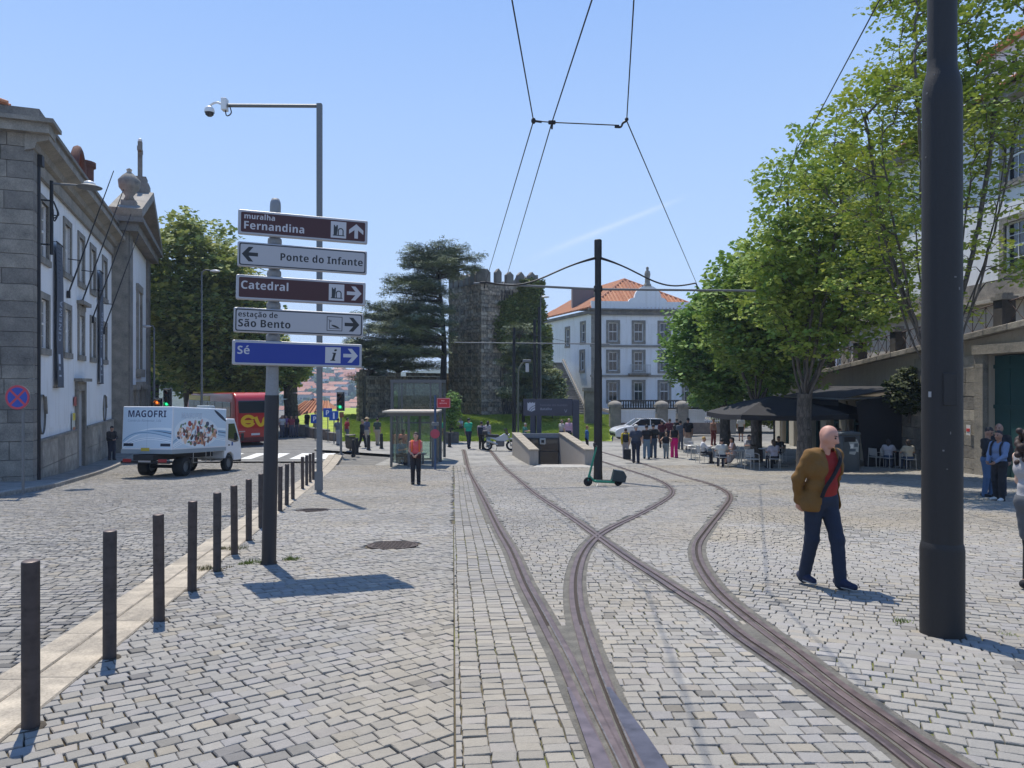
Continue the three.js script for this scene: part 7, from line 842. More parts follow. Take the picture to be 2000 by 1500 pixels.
  for (const s of [-1, 1]) { const wn = new THREE.Shape([[-0.22, 1.38], [-0.22, 2.08], [-0.72, 2.1], [-1.14, 1.42], [-1.12, 1.3], [-0.8, 1.26]].map(([a, b]) => P2(a, b))), g = new THREE.ExtrudeGeometry(wn, { depth: 0.02, bevelEnabled: false }); g.rotateY(-Math.PI / 2); g.translate(s * 0.945 + 0.01, 0, 0); mb().add(g).build('side_window', mats.glass, cab); mb().rbox(0.06, 0.36, 0.2, 0.03, s * 1.12, 1.5, -1.18).bar(V(s * 0.92, 1.6, -1.15), V(s * 1.12, 1.6, -1.18), 0.015).build('mirror', under, cab); mb().box(0.012, 0.05, 0.14, s * 0.95, 1.15, -0.32).build('door_handle', under, cab); mb().box(0.012, 0.16, 0.12, s * 0.948, 1.2, -0.6).build('door_logo', M([0.03, 0.1, 0.3], 0.5), cab); }
  mb().box(1.6, 0.7, 0.02, 0, 1.82, -1.06, 0, 0.55).build('windscreen', mats.glass, cab); mb().box(1.86, 0.22, 0.12, 0, 0.5, -1.42).build('front_bumper', under, cab);
}
{ // red coach
  const ph = 0.669, f = V(-Math.sin(ph), 0, -Math.cos(ph)), r = V(Math.cos(ph), 0, -Math.sin(ph)), p = V(-17.7, gy(47) + ROAD + 0.06, -46.5).addScaledVector(r, 1.25); const t = thing('coach', 'red tour coach with yellow roof front and yellow lettering on its rear', 'coach', p, ph), red = M([0.42, 0.022, 0.02], 0.3, { phys: true, clearcoat: 0.6 }), yel = M([0.72, 0.52, 0.02], 0.4), W = 2.5, L = 11.6, H = 3.35;
  { const s = new THREE.Shape(); s.moveTo(0.05, 0.35); s.lineTo(-0.04, 1.4); s.lineTo(0.06, 2.6); s.quadraticCurveTo(0.12, H - 0.1, 0.7, H); s.lineTo(L - 1.6, H - 0.12); s.quadraticCurveTo(L - 0.4, H - 0.3, L - 0.15, 2.0); s.lineTo(L, 0.9); s.lineTo(L, 0.35); const g = new THREE.ExtrudeGeometry(s, { depth: W - 0.24, bevelEnabled: true, bevelSize: 0.1, bevelThickness: 0.12, bevelSegments: 4, curveSegments: 10 }); g.rotateY(Math.PI / 2); g.translate(-(W - 0.24) / 2, 0, 0); mb().add(g).build('body_shell', red, t); }
  mb().rbox(W - 0.35, 0.95, 0.1, 0.08, 0, 2.45, 0.03).build('rear_window', mats.glass, t); for (const s of [-1, 1]) { mb().rbox(0.06, 1.0, L - 1.6, 0.02, s * (W / 2 + 0.0), 2.32, -L / 2 - 0.1).build('side_window_band', mats.glass, t); for (let i = 1; i < 6; i++) mb().box(0.07, 0.98, 0.07, s * (W / 2 + 0.002), 2.32, -0.9 - i * 1.7).build('window_post', mats.black, t); for (const z of [-2.6, -3.9, -9.2]) wheelAt(t, s * 1.08, 0.48, z, 0.48, 0.3); mb().rbox(0.4, 0.22, 0.05, 0.02, s * 0.85, 1.02, 0.08).build('tail_light', M([0.5, 0.35, 0.33], 0.35), t); }
  for (const s of [-1, 1]) mb().rbox(0.05, 0.34, 5.2, 0.02, s * (W / 2 + 0.004), H - 0.36, -8.2).build('roof_side_band', yel, t); mb().rbox(W * 0.92, 0.1, 4.6, 0.04, 0, H - 0.02, -8.0, 0, 0.02).build('roof_front', yel, t); mb().box(W * 0.92, 0.5, 0.1, 0, H - 0.35, -L + 0.55, 0, -0.7).build('roof_brow', yel, t);
  { const tex = canvasTex(512, 256, (c) => { c.fillStyle = '#a8151a'; c.fillRect(0, 0, 512, 256); c.strokeStyle = '#d9b01c'; c.lineWidth = 52; c.beginPath(); c.arc(140, 130, 84, 0.4, 5.9); c.stroke(); c.beginPath(); c.moveTo(66, 140); c.lineTo(220, 140); c.stroke(); c.beginPath(); c.moveTo(252, 60); c.quadraticCurveTo(290, 210, 330, 210); c.quadraticCurveTo(370, 200, 380, 110); c.quadraticCurveTo(400, 50, 500, 60); c.stroke(); }), m = facePlane(2.2, 0.95, tex, 0.35); m.name = 'rear_lettering'; m.position.set(0.02, 1.62, 0.155); m.rotation.x = -0.02; t.add(m); }
  mb().box(0.55, 0.13, 0.03, 0, 0.75, 0.14).build('number_plate', M([0.6, 0.6, 0.6], 0.5), t); mb().box(W * 0.9, 0.28, 0.14, 0, 0.42, 0.03).build('rear_bumper', M([0.12, 0.015, 0.015], 0.5), t);
}
{ // white car
  const d = 51.5, t = thing('parked_car', 'white hatchback standing behind the walking group near the garden fence', 'car', V(PX(1196, d) + 2.0, gy(d), -d), 0.12), wht = M([0.74, 0.75, 0.76], 0.25, { phys: true, clearcoat: 0.8 });
  const s = new THREE.Shape(); s.moveTo(-1.95, 0.32); s.lineTo(-2.02, 0.6); s.quadraticCurveTo(-1.95, 0.82, -1.2, 0.93); s.lineTo(-0.95, 0.97); s.lineTo(1.9, 1.0); s.quadraticCurveTo(2.05, 0.9, 2.02, 0.4); s.lineTo(1.95, 0.28); s.lineTo(1.62, 0.28); s.absarc(1.28, 0.3, 0.36, 0, Math.PI, false); s.lineTo(-0.95, 0.26); s.absarc(-1.3, 0.3, 0.36, 0, Math.PI, false); const g = new THREE.ExtrudeGeometry(s, { depth: 1.5, bevelEnabled: true, bevelSize: 0.06, bevelThickness: 0.1, bevelSegments: 4 }); g.translate(0, 0, -0.75); mb().add(g).build('body_shell', wht, t);
  const c = new THREE.Shape([[-0.95, 0.98], [-0.25, 1.42], [0.2, 1.48], [1.3, 1.45], [1.85, 1.0]].map(([a, b]) => P2(a, b))), cg = new THREE.ExtrudeGeometry(c, { depth: 1.24, bevelEnabled: true, bevelSize: 0.03, bevelThickness: 0.08, bevelSegments: 3 }); cg.translate(0, 0, -0.62); mb().add(cg).build('cabin_glass', mats.glass, t); mb().rbox(1.5, 0.05, 1.3, 0.02, 0.55, 1.48, 0).build('roof', wht, t); for (const z of [-0.72, 0.72]) { mb().bar(V(-0.95, 1.0, z), V(-0.22, 1.46, z * 0.92), 0.035).bar(V(0.5, 1.0, z), V(0.5, 1.47, z * 0.92), 0.04).bar(V(1.85, 1.0, z), V(1.3, 1.47, z * 0.92), 0.05).build('roof_pillar', wht, t); for (const x of [-1.3, 1.28]) wheelAt(t, x, 0.3, z * 1.08, 0.3, 0.2, { axisX: false }); mb().rbox(0.25, 0.12, 0.2, 0.04, -1.9, 0.72, z * 0.85).build('headlight', M([0.6, 0.62, 0.65], 0.15), t); } mb().rbox(0.1, 0.18, 1.4, 0.03, -2.03, 0.42, 0).build('bumper', mats.black, t);
}
{ // touring motorcycle
  const b = G(975, 880), t = thing('motorcycle', 'white and grey touring motorcycle with a silver exhaust parked before the masts', 'motorcycle', b, 0.05), w = 1.42, wht = M([0.55, 0.57, 0.6], 0.3), dk = M([0.03, 0.03, 0.033], 0.5); t.rotation.z = 0;
  for (const x of [-w / 2, w / 2]) { const g = sub(t, 'wheel', x, 0.31, 0); mb().add(new THREE.TorusGeometry(0.255, 0.06, 10, 28)).build('tyre', mats.rubber, g); const sp = mb().add(new THREE.TorusGeometry(0.2, 0.014, 6, 24)); for (let i = 0; i < 10; i++) sp.bar(V(0, 0, 0), V(Math.cos(i * 0.628) * 0.2, Math.sin(i * 0.628) * 0.2, 0), 0.008, 0.008, 5); sp.ball(0.06, 0, 0, 0).build('rim', mats.steel, g); }
  for (const z of [-0.09, 0.09]) mb().bar(V(w / 2, 0.31, z), V(w / 2 - 0.3, 1.0, z), 0.03).build('fork', mats.steel, t); mb().prism([[-0.62, 0.78], [-0.2, 0.74], [0.1, 0.86], [0.3, 0.98], [0.46, 0.9], [0.5, 0.66], [0.3, 0.56], [-0.1, 0.62]], 0.26, 0, 0, -0.13, 0, 0.03).build('tank_fairing', wht, t); mb().prism([[-0.78, 0.86], [-0.2, 0.8], [0.0, 0.86], [-0.06, 0.92], [-0.7, 0.96]], 0.26, 0, 0, -0.13, 0, 0.03).build('seat', dk, t); mb().rbox(0.5, 0.36, 0.3, 0.06, 0.06, 0.42, 0).build('engine', M([0.14, 0.14, 0.15], 0.4, { metal: 0.5 }), t); mb().bar(V(-0.1, 0.36, 0.14), V(-0.75, 0.62, 0.19), 0.06, 0.075, 12).build('exhaust', mats.steel, t); mb().bar(V(-w / 2, 0.31, 0.08), V(-0.05, 0.42, 0.08), 0.03).bar(V(-w / 2, 0.31, -0.08), V(-0.05, 0.42, -0.08), 0.03).build('swing_arm', dk, t);
  mb().prism([[0.4, 0.95], [0.56, 0.98], [0.44, 1.32], [0.36, 1.3]], 0.3, 0, 0, -0.15, 0, 0.01).build('windshield', mats.glass, t); mb().bar(V(0.36, 1.08, -0.4), V(0.36, 1.08, 0.4), 0.015).build('handlebar', dk, t); for (const z of [-0.4, 0.4]) mb().bar(V(0.36, 1.08, z), V(0.3, 1.24, z), 0.01).ball(0.06, 0.3, 1.26, z, 0.4, 1, 1).build('mirror', dk, t); mb().ball(0.1, 0.58, 0.92, 0, 0.6, 1, 1).build('headlight', M([0.6, 0.6, 0.6], 0.15), t); mb().prism([[-0.98, 0.74], [-0.7, 0.8], [-0.68, 0.84], [-0.98, 0.8]], 0.16, 0, 0, -0.08).build('tail_fender', dk, t); mb().tube([V(0.42, 0.63, 0), V(0.7, 0.7, 0), V(0.98, 0.58, 0)], 0.05, 6).build('front_fender', wht, t); mb().rbox(0.3, 0.26, 0.36, 0.05, -0.84, 1.06, 0).build('top_case', dk, t); mb().bar(V(-0.1, 0.35, 0.12), V(-0.2, 0.0, 0.28), 0.015).build('kickstand', dk, t);
}
// ---------------------------------------------------------------- people
const smin = (a, b, k) => { const h = Math.max(k - Math.abs(a - b), 0) / k; return Math.min(a, b) - h * h * k * 0.25; };
function cone(a, b, ra, rb) { const ax = a.x, ay = a.y, az = a.z, dx = b.x - ax, dy = b.y - ay, dz = b.z - az, L2 = dx * dx + dy * dy + dz * dz || 1e-9; return (x, y, z) => { const px = x - ax, py = y - ay, pz = z - az; let t = (px * dx + py * dy + pz * dz) / L2; t = t < 0 ? 0 : t > 1 ? 1 : t; const qx = px - dx * t, qy = py - dy * t, qz = pz - dz * t; return Math.sqrt(qx * qx + qy * qy + qz * qz) - (ra + (rb - ra) * t); }; }
function blob(c, rx, ry, rz) { const m = Math.min(rx, ry, rz); return (x, y, z) => { const a = (x - c.x) / rx, b = (y - c.y) / ry, d = (z - c.z) / rz, l = Math.sqrt(a * a + b * b + d * d); return (l - 1) * m * (l > 0.3 ? 1 : 1); }; }
const union = (list, k) => (x, y, z) => { let v = 1e9; for (const f of list) v = v > 1e8 ? f(x, y, z) : smin(v, f(x, y, z), k); return v; };
function iso(f, lo, hi, h) { // surface nets
  const nx = Math.ceil((hi.x - lo.x) / h) + 1, ny = Math.ceil((hi.y - lo.y) / h) + 1, nz = Math.ceil((hi.z - lo.z) / h) + 1, v = new Float32Array(nx * ny * nz), id = (i, j, k) => i + nx * (j + ny * k);
  for (let k = 0; k < nz; k++) for (let j = 0; j < ny; j++) for (let i = 0; i < nx; i++) v[id(i, j, k)] = f(lo.x + i * h, lo.y + j * h, lo.z + k * h);
  const map = new Int32Array(nx * ny * nz).fill(-1), pos = [], idx = [], E = [[0, 1], [2, 3], [4, 5], [6, 7], [0, 2], [1, 3], [4, 6], [5, 7], [0, 4], [1, 5], [2, 6], [3, 7]];
  for (let k = 0; k < nz - 1; k++) for (let j = 0; j < ny - 1; j++) for (let i = 0; i < nx - 1; i++) { const c = [v[id(i, j, k)], v[id(i + 1, j, k)], v[id(i, j + 1, k)], v[id(i + 1, j + 1, k)], v[id(i, j, k + 1)], v[id(i + 1, j, k + 1)], v[id(i, j + 1, k + 1)], v[id(i + 1, j + 1, k + 1)]]; let m = 0; for (let q = 0; q < 8; q++) if (c[q] < 0) m |= 1 << q; if (m === 0 || m === 255) continue; let sx = 0, sy = 0, sz = 0, n = 0; for (const [a, b] of E) { if ((c[a] < 0) === (c[b] < 0)) continue; const t = c[a] / (c[a] - c[b]); sx += (a & 1) + ((b & 1) - (a & 1)) * t; sy += ((a >> 1) & 1) + (((b >> 1) & 1) - ((a >> 1) & 1)) * t; sz += (a >> 2) + ((b >> 2) - (a >> 2)) * t; n++; } map[id(i, j, k)] = pos.length / 3; pos.push(lo.x + (i + sx / n) * h, lo.y + (j + sy / n) * h, lo.z + (k + sz / n) * h); }
  for (let k = 1; k < nz - 1; k++) for (let j = 1; j < ny - 1; j++) for (let i = 1; i < nx - 1; i++) { const a = v[id(i, j, k)] < 0; const quad = (p, q, r, s, fl) => { if (p < 0 || q < 0 || r < 0 || s < 0) return; if (fl) idx.push(p, q, r, p, r, s); else idx.push(p, r, q, p, s, r); }; if (a !== (v[id(i + 1, j, k)] < 0)) quad(map[id(i, j - 1, k - 1)], map[id(i, j, k - 1)], map[id(i, j, k)], map[id(i, j - 1, k)], a); if (a !== (v[id(i, j + 1, k)] < 0)) quad(map[id(i - 1, j, k - 1)], map[id(i - 1, j, k)], map[id(i, j, k)], map[id(i, j, k - 1)], a); if (a !== (v[id(i, j, k + 1)] < 0)) quad(map[id(i - 1, j - 1, k)], map[id(i, j - 1, k)], map[id(i, j, k)], map[id(i - 1, j, k)], a); }
  const g = new THREE.BufferGeometry(); g.setAttribute('position', new THREE.BufferAttribute(new Float32Array(pos), 3)); g.setIndex(idx); g.computeVertexNormals(); return g;
}
function joint(a, c, l1, l2, pole) { const d = c.clone().sub(a); let L = d.length(); const m = (l1 + l2) * 0.998; if (L > m) { L = m; } d.normalize(); const x = (l1 * l1 - l2 * l2 + L * L) / (2 * L), h = Math.sqrt(Math.max(0, l1 * l1 - x * x)), p = pole.clone().addScaledVector(d, -pole.dot(d)).normalize(); return a.clone().addScaledVector(d, x).addScaledVector(p, h); }
const skinMats = {}, clothMats = {};
const skinMat = (c) => skinMats[c] ||= M(c, 0.55, { phys: true, sheen: 0.2 }), clothMat = (c) => clothMats[c] ||= M(c, 0.88, { tex: T.cloth, s: 3, bump: 0.002 });
// person standing on `at`, facing: 0 towards the camera; all measures for a 1.75 m figure, scaled to o.h
function person(label, at, face, o) {
  const t = thing('person', label, 'person', at, face, o.group), S = (o.h || 1.72) / 1.75, cell = o.cell || 0.03, f = o.fat || 1; const g = sub(t, 'figure'); t.remove(g);
  const sit = o.sit, hipY = sit ? 0.50 : 0.93 - (o.dip || 0), hip = V(0, hipY, sit ? -0.02 : 0), lean = o.lean ?? (sit ? 0.12 : 0.02), tw = o.twist || 0;
  const up = (x, y, z) => { const p = V(x, y - 0.93, z); p.applyAxisAngle(V(0, 1, 0), tw); p.applyAxisAngle(V(1, 0, 0), lean); p.applyAxisAngle(V(0, 0, 1), o.tilt || 0); return p.add(hip); };
  const F = { L: V(...(o.lf || (sit ? [0.11, 0.08, 0.42] : [0.1, 0.08, 0.03]))), R: V(...(o.rf || (sit ? [-0.11, 0.08, 0.40] : [-0.1, 0.08, -0.03]))) };
  const limb = {}; for (const s of ['L', 'R']) { const k = s === 'L' ? 1 : -1, h = hip.clone().add(V(k * 0.09, 0, 0)), an = F[s]; if (h.distanceTo(an) > 0.845) an.sub(h).setLength(0.845).add(h); const kn = joint(h, an, 0.43, 0.42, V(0, sit ? 1 : 0.05, 1)); const sh = up(k * 0.185, 1.42, -0.01), hd = o[s === 'L' ? 'lh' : 'rh'] || (sit ? [k * 0.14, 0.78, 0.36] : [k * 0.24, 0.84, 0.06]), wr = V(...hd); if (sh.distanceTo(wr) > 0.54) wr.sub(sh).setLength(0.54).add(sh); const el = joint(sh, wr, 0.285, 0.26, V(k * (o.elbowX ?? 0.7), -0.25, o.elbowZ ?? -0.8)); limb[s] = { h, kn, an, sh, el, wr, k }; }
  const neck = up(0, 1.46, 0), hc = up(0, 1.635, 0.02 + (o.headZ || 0)), hq = new THREE.Quaternion().setFromEuler(new THREE.Euler((o.nod || 0) + lean * 0.4, (o.look || 0) + tw, 0, 'YXZ')), H = (x, y, z) => V(x, y, z).applyQuaternion(hq).add(hc);
  const inv = hq.clone().invert(), R = new THREE.Matrix4().makeRotationFromQuaternion(inv).elements, local = (fn) => (x, y, z) => { const a = x - hc.x, b = y - hc.y, c = z - hc.z; return fn(R[0] * a + R[4] * b + R[8] * c, R[1] * a + R[5] * b + R[9] * c, R[2] * a + R[6] * b + R[10] * c); };
  const head = [local(blob(V(0, 0.025, -0.008), 0.077, 0.098, 0.096)), cone(H(0, -0.035, 0.03), H(0, -0.075, 0.048), 0.055, 0.036), cone(H(0, 0.005, 0.086), H(0, -0.028, 0.106), 0.011, 0.015), local(blob(V(0.079, -0.005, 0.0), 0.012, 0.032, 0.02)), local(blob(V(-0.079, -0.005, 0), 0.012, 0.032, 0.02)), cone(neck.clone().add(V(0, -0.05, 0)), H(0, -0.05, -0.02), 0.058, 0.052)];
  const torso = (e) => [cone(up(-0.075 * f, 0.95, 0), up(0.075 * f, 0.95, 0), 0.105 * f + e, 0.105 * f + e), cone(up(-0.05 * f, 1.1, 0.01), up(0.05 * f, 1.1, 0.01), 0.105 * f + e, 0.105 * f + e), cone(up(-0.09, 1.29, 0.005), up(0.09, 1.29, 0.005), 0.112 * f + e, 0.112 * f + e), cone(up(-0.135, 1.415, -0.01), up(0.135, 1.415, -0.01), 0.06 + e, 0.06 + e)];
  const upper = (l, e) => cone(l.sh, l.el, 0.052 * f + e, 0.041 + e), fore = (l, e) => cone(l.el, l.wr, 0.041 + e, 0.028 + e), thigh = (l, e) => cone(l.h, l.kn, 0.088 * f + e, 0.056 + e), shin = (l, e) => cone(l.kn, l.an, 0.056 + e, 0.036 + e);
  const hands = []; for (const s of ['L', 'R']) { const l = limb[s], d = l.wr.clone().sub(l.el).normalize(), c = l.wr.clone().addScaledVector(d, 0.045), sd = V(0, 0, 1).addScaledVector(d, -d.z).normalize(), nm = d.clone().cross(sd).normalize().multiplyScalar(-l.k); const fing = [cone(l.wr, c.clone().addScaledVector(d, 0.03), 0.027, 0.032)]; for (let i = 0; i < 4; i++) { const b = c.clone().addScaledVector(d, 0.035).addScaledVector(sd, (i - 1.5) * 0.019), ln = [0.062, 0.075, 0.07, 0.055][3 - i], m = b.clone().addScaledVector(d, ln * 0.5).addScaledVector(nm, -0.006), e = m.clone().addScaledVector(d, ln * 0.42).addScaledVector(nm, -0.03); fing.push(cone(b, m, 0.0095, 0.0088), cone(m, e, 0.0088, 0.0075)); } const tb = l.wr.clone().addScaledVector(d, 0.025).addScaledVector(sd, 0.026), tm = tb.clone().addScaledVector(d, 0.03).addScaledVector(sd, 0.022); fing.push(cone(tb, tm, 0.013, 0.0105), cone(tm, tm.clone().addScaledVector(d, 0.032).addScaledVector(nm, -0.012), 0.0105, 0.0085)); hands.push({ l, f: fing, c }); }
  const far = cell > 0.02, lo = V(-0.75, -0.05, -0.7), hi = V(0.75, 1.95, 0.85); const box = (list) => { const b = new THREE.Box3(); list.forEach((p) => b.expandByPoint(p)); return b.expandByScalar(0.22); };
  const bb = box([hc, up(0, 1.75, 0), ...['L', 'R'].flatMap((s) => [limb[s].an, limb[s].kn, limb[s].h, limb[s].sh, limb[s].el, limb[s].wr])]); lo.copy(bb.min); hi.copy(bb.max); lo.y = Math.max(lo.y, -0.04);
  const put = (name, geo, mat) => { if (!geo.attributes.position.count) return null; geo.scale(S, S, S); const m = new THREE.Mesh(wrapUV(geo), mat); m.name = name; m.castShadow = m.receiveShadow = true; t.add(m); return m; };
  const bodyParts = [...head, ...torso(-0.012), ...['L', 'R'].flatMap((s) => [upper(limb[s], -0.004), fore(limb[s], 0), thigh(limb[s], -0.004), shin(limb[s], 0), cone(limb[s].an, limb[s].an.clone().add(V(0, -0.04, 0.08)), 0.034, 0.016)])]; if (far) for (const h of hands) bodyParts.push(cone(h.l.wr, h.c.clone().addScaledVector(h.l.wr.clone().sub(h.l.el).normalize(), 0.06), 0.032, 0.024));
  let bodyGeo = iso(union(bodyParts, 0.035), lo, hi, cell); if (!far) { const gs = [bodyGeo.toNonIndexed()]; for (const h of hands) gs.push(iso(union(h.f, 0.006), h.c.clone().subScalar(0.13), h.c.clone().addScalar(0.14), 0.0045).toNonIndexed()); gs.push(iso(union(head, 0.02), hc.clone().subScalar(0.24), hc.clone().addScalar(0.2), 0.006).toNonIndexed()); bodyGeo = mergeGeometries(gs.map(strip)); } put('body', bodyGeo, skinMat(o.skin || [0.46, 0.26, 0.18]));
  if (!far) { const ey = mb(); for (const k of [-1, 1]) { const p = H(k * 0.031, 0.012, 0.083); ey.ball(0.011, p.x, p.y, p.z); } const e = ey.build('eyes', M([0.05, 0.035, 0.03], 0.2), t); e.scale.setScalar(S); const mo = H(0, -0.055, 0.083), mm = mb().ball(0.02, mo.x, mo.y, mo.z, 1.1, 0.22, 0.35).build('mouth', M([0.28, 0.1, 0.09], 0.5), t); mm.scale.setScalar(S); const br = mb(); for (const k of [-1, 1]) { const a = H(k * 0.015, 0.034, 0.089), b = H(k * 0.05, 0.036, 0.076); br.bar(a, b, 0.005, 0.004, 6); } br.build('brows', M([0.05, 0.04, 0.035], 0.9), t).scale.setScalar(S); }
  const e1 = far ? 0.022 : 0.016, arms = o.sleeve ?? 'short';
  const topY = o.crop ? up(0, 1.08, 0).y : -9; const tops = [...torso(e1)]; for (const s of ['L', 'R']) { const l = limb[s]; if (arms === 'long') tops.push(upper(l, e1), fore(l, e1 * 0.9)); else if (arms === 'short') tops.push(cone(l.sh, l.sh.clone().lerp(l.el, 0.62), 0.056 * f + e1, 0.052 + e1)); }
  let topF = union(tops, 0.05); if (arms === 'none') { const b0 = topF; topF = (x, y, z) => b0(x, y, z); } if (o.crop) { const b0 = topF; topF = (x, y, z) => Math.max(b0(x, y, z), topY - y); } if (o.skirtTop) { const b0 = topF, a = up(0, 1.0, 0), b = up(0, o.skirtTop, 0); topF = ((q) => (x, y, z) => smin(b0(x, y, z), q(x, y, z), 0.05))(cone(a, b, 0.14, 0.17)); }
  if (o.open) { const shirt = topF; put('shirt', iso(shirt, lo, hi, cell), clothMat(o.open)); const coat = union([...torso(e1 + 0.016), cone(up(-0.105, 0.88, 0), up(0.105, 0.88, 0), 0.13, 0.13), ...['L', 'R'].flatMap((s) => [cone(limb[s].sh, limb[s].el, 0.072, 0.062), cone(limb[s].el, limb[s].wr, 0.06, 0.048)])], 0.038), q = (x, y, z) => { const p = V(x, y, z).sub(hip); p.applyAxisAngle(V(0, 0, 1), -(o.tilt || 0)); p.applyAxisAngle(V(1, 0, 0), -lean); p.applyAxisAngle(V(0, 1, 0), -tw); const w = lerp(0.15, 0.075, clamp((p.y + 0.1) / 0.6, 0, 1)); return p.z > 0.02 && p.y < 0.62 ? w - Math.abs(p.x - 0.03) : -1; }, cut = up(0, 0.82, 0).y; put('jacket', iso((x, y, z) => Math.max(coat(x, y, z) + 0.003 * Math.sin(y * 55 + x * 36) + 0.002 * Math.sin(x * 60 - y * 22), q(x, y, z), cut - y), lo, hi, cell), clothMat(o.top)); { const c = []; for (let i = 0; i <= 10; i++) { const a = -2.3 + 4.6 * i / 10; c.push(neck.clone().add(V(Math.sin(a) * 0.085, 0.012 - 0.02 * Math.cos(a), -Math.cos(a) * 0.08)).multiplyScalar(S)); } mb().tube(c, 0.022 * S, 8, 24).build('collar', clothMat(o.top), t); } } else put('top', iso(topF, lo, hi, cell), clothMat(o.top || [0.3, 0.3, 0.3]));
  const e2 = far ? 0.02 : 0.014, bl = o.legs || 'long', bots = [cone(up(-0.07 * f, 0.95, 0), up(0.07 * f, 0.95, 0), 0.112 * f + e2, 0.112 * f + e2)]; for (const s of ['L', 'R']) { const l = limb[s]; if (bl === 'long') bots.push(thigh(l, e2 + 0.003), cone(l.kn, l.an.clone().add(V(0, -0.045, 0)), 0.058 + e2 * 1.2, (o.wide ? 0.075 : 0.05) + e2)); else if (bl === 'short') bots.push(cone(l.h, l.h.clone().lerp(l.kn, 0.8), 0.09 * f + e2, 0.075 + e2)); } if (bl === 'skirt') bots.push(cone(hip, hip.clone().add(V(0, o.skirt || -0.3, sit ? 0.25 : 0.02)), 0.13 + e2, 0.16 + e2)); if (bl === 'robe') bots.push(cone(hip, V(0, 0.15, 0), 0.15, 0.22)); const wTop = up(0, 1.04, 0).y, bf = union(bots, 0.035); put(bl === 'skirt' ? 'skirt' : bl === 'short' ? 'shorts' : 'trousers', iso((x, y, z) => Math.max(bf(x, y, z) + (far ? 0 : 0.0018 * Math.sin(y * 60 + z * 45 + x * 20)), y - wTop - 0.03), lo, hi, cell), clothMat(o.bottom || [0.03, 0.035, 0.05]));
  if (o.socks) { const sf = union(['L', 'R'].flatMap((s) => [cone(limb[s].h.clone().lerp(limb[s].kn, 0.55), limb[s].kn, 0.078, 0.062), cone(limb[s].kn, limb[s].an, 0.062, 0.042)]), 0.02); put('stockings', iso(sf, lo, hi, cell), clothMat(o.socks)); }
  const ft = union(['L', 'R'].map((s) => { const a = limb[s].an, k = limb[s].k, toe = V(k * 0.05, 0, 0.17); return union([cone(V(a.x, Math.max(a.y - 0.03, 0.045), a.z - 0.05), V(a.x, Math.max(a.y - 0.03, 0.045), a.z + 0.03), 0.046, 0.05), cone(V(a.x, Math.max(a.y - 0.035, 0.045), a.z), V(a.x + toe.x * 0.4, Math.max(a.y - 0.045, 0.036), a.z + toe.z), 0.046, 0.034)], 0.03); }), 0.005); put('shoes', iso((x, y, z) => Math.max(ft(x, y, z), -y + 0.002), lo, hi, Math.min(cell, 0.02)), clothMat(o.shoes || [0.03, 0.03, 0.03]));
  if (o.soles) put('shoe_soles', iso((x, y, z) => Math.max(ft(x, y, z) - 0.007, y - 0.042, -y), lo, hi, Math.min(cell, 0.012)), clothMat(o.soles));
  if (o.hair !== null) { const hr = [local(blob(V(0, 0.042, -0.016), 0.087, 0.1, 0.1))]; const len = o.hairLen || 0; if (len) hr.push(cone(H(0, 0.03, -0.06), H(0, -len, -0.07), 0.085, 0.06)); if (o.bun) hr.push(blob(H(0, 0.1, -0.09), 0.05, 0.05, 0.05)); if (o.curl) for (let i = 0; i < 110; i++) { const q = hash(i, 2), w = 0.11 + 0.09 * q; hr.push(blob(H(w * (hash(i, 1) * 2 - 1), 0.12 - 0.46 * q, -0.05 + (0.1 + 0.03 * q) * (hash(i, 3) * 2 - 1)), 0.036, 0.036, 0.036)); } const hf = union(hr, o.curl ? 0.012 : 0.03), fc = local((x, y, z) => (z > 0.035 && y < 0.062 && Math.abs(x) < 0.075 ? 1 : (y < -0.06 && !len && !o.curl ? 1 : (z > 0.0 && y < 0.0 && !o.curl ? 1 : -1)))); put('hair', iso((x, y, z) => Math.max(hf(x, y, z), fc(x, y, z) * 0.02), bb.min.clone().setY(hc.y - 0.6), bb.max, Math.min(cell, 0.022)), M(o.hair || [0.02, 0.015, 0.012], 0.7)); }
  if (o.hat) put('hat', iso(union([local(blob(V(0, 0.075, -0.01), 0.1, 0.075, 0.11)), ...(o.brim ? [local(blob(V(0, 0.06, 0), 0.17, 0.016, 0.18))] : [cone(H(0, 0.06, 0.09), H(0, 0.05, 0.16), 0.05, 0.04)])], 0.02), bb.min.clone().setY(hc.y - 0.2), bb.max.clone().setY(hc.y + 0.3), 0.018), clothMat(o.hat));
  if (o.pack) { const p = up(0, 1.2, -0.2); const m = mb().rbox(0.32, 0.46, 0.2, 0.07, 0, 0, 0).build('backpack', clothMat(o.pack), t); m.position.copy(p).multiplyScalar(S); m.rotation.set(lean, tw, 0); m.scale.setScalar(S); if (o.straps !== false) { const st = mb(); for (const k of [-1, 1]) st.tube([up(k * 0.11, 1.4, -0.12), up(k * 0.12, 1.49, 0.0), up(k * 0.12, 1.38, 0.13), up(k * 0.13, 1.15, 0.14), up(k * 0.16, 1.08, 0.0)].map((q) => q.multiplyScalar(S)), 0.024, 6); st.build('pack_straps', clothMat(o.strapCol || o.pack), t); } }
  if (o.sling) { const pts = o.sling.map((q) => up(...q).multiplyScalar(S)); mb().tube(pts, 0.02, 6, 30).build('shoulder_strap', clothMat([0.012, 0.012, 0.016]), t); }
  if (o.pouch) { const [x, y, z, w, h2, dd, c] = o.pouch, m = mb().rbox(w, h2, dd, 0.02).build('waist_bag', clothMat(c), t); m.position.copy(up(x, y, z)).multiplyScalar(S); }
  if (o.case) { const m = mb().rbox(0.36, 0.5, 0.22, 0.04).build('hand_luggage', clothMat(o.case), t); m.position.set(...o.caseAt); }
  return t;
}
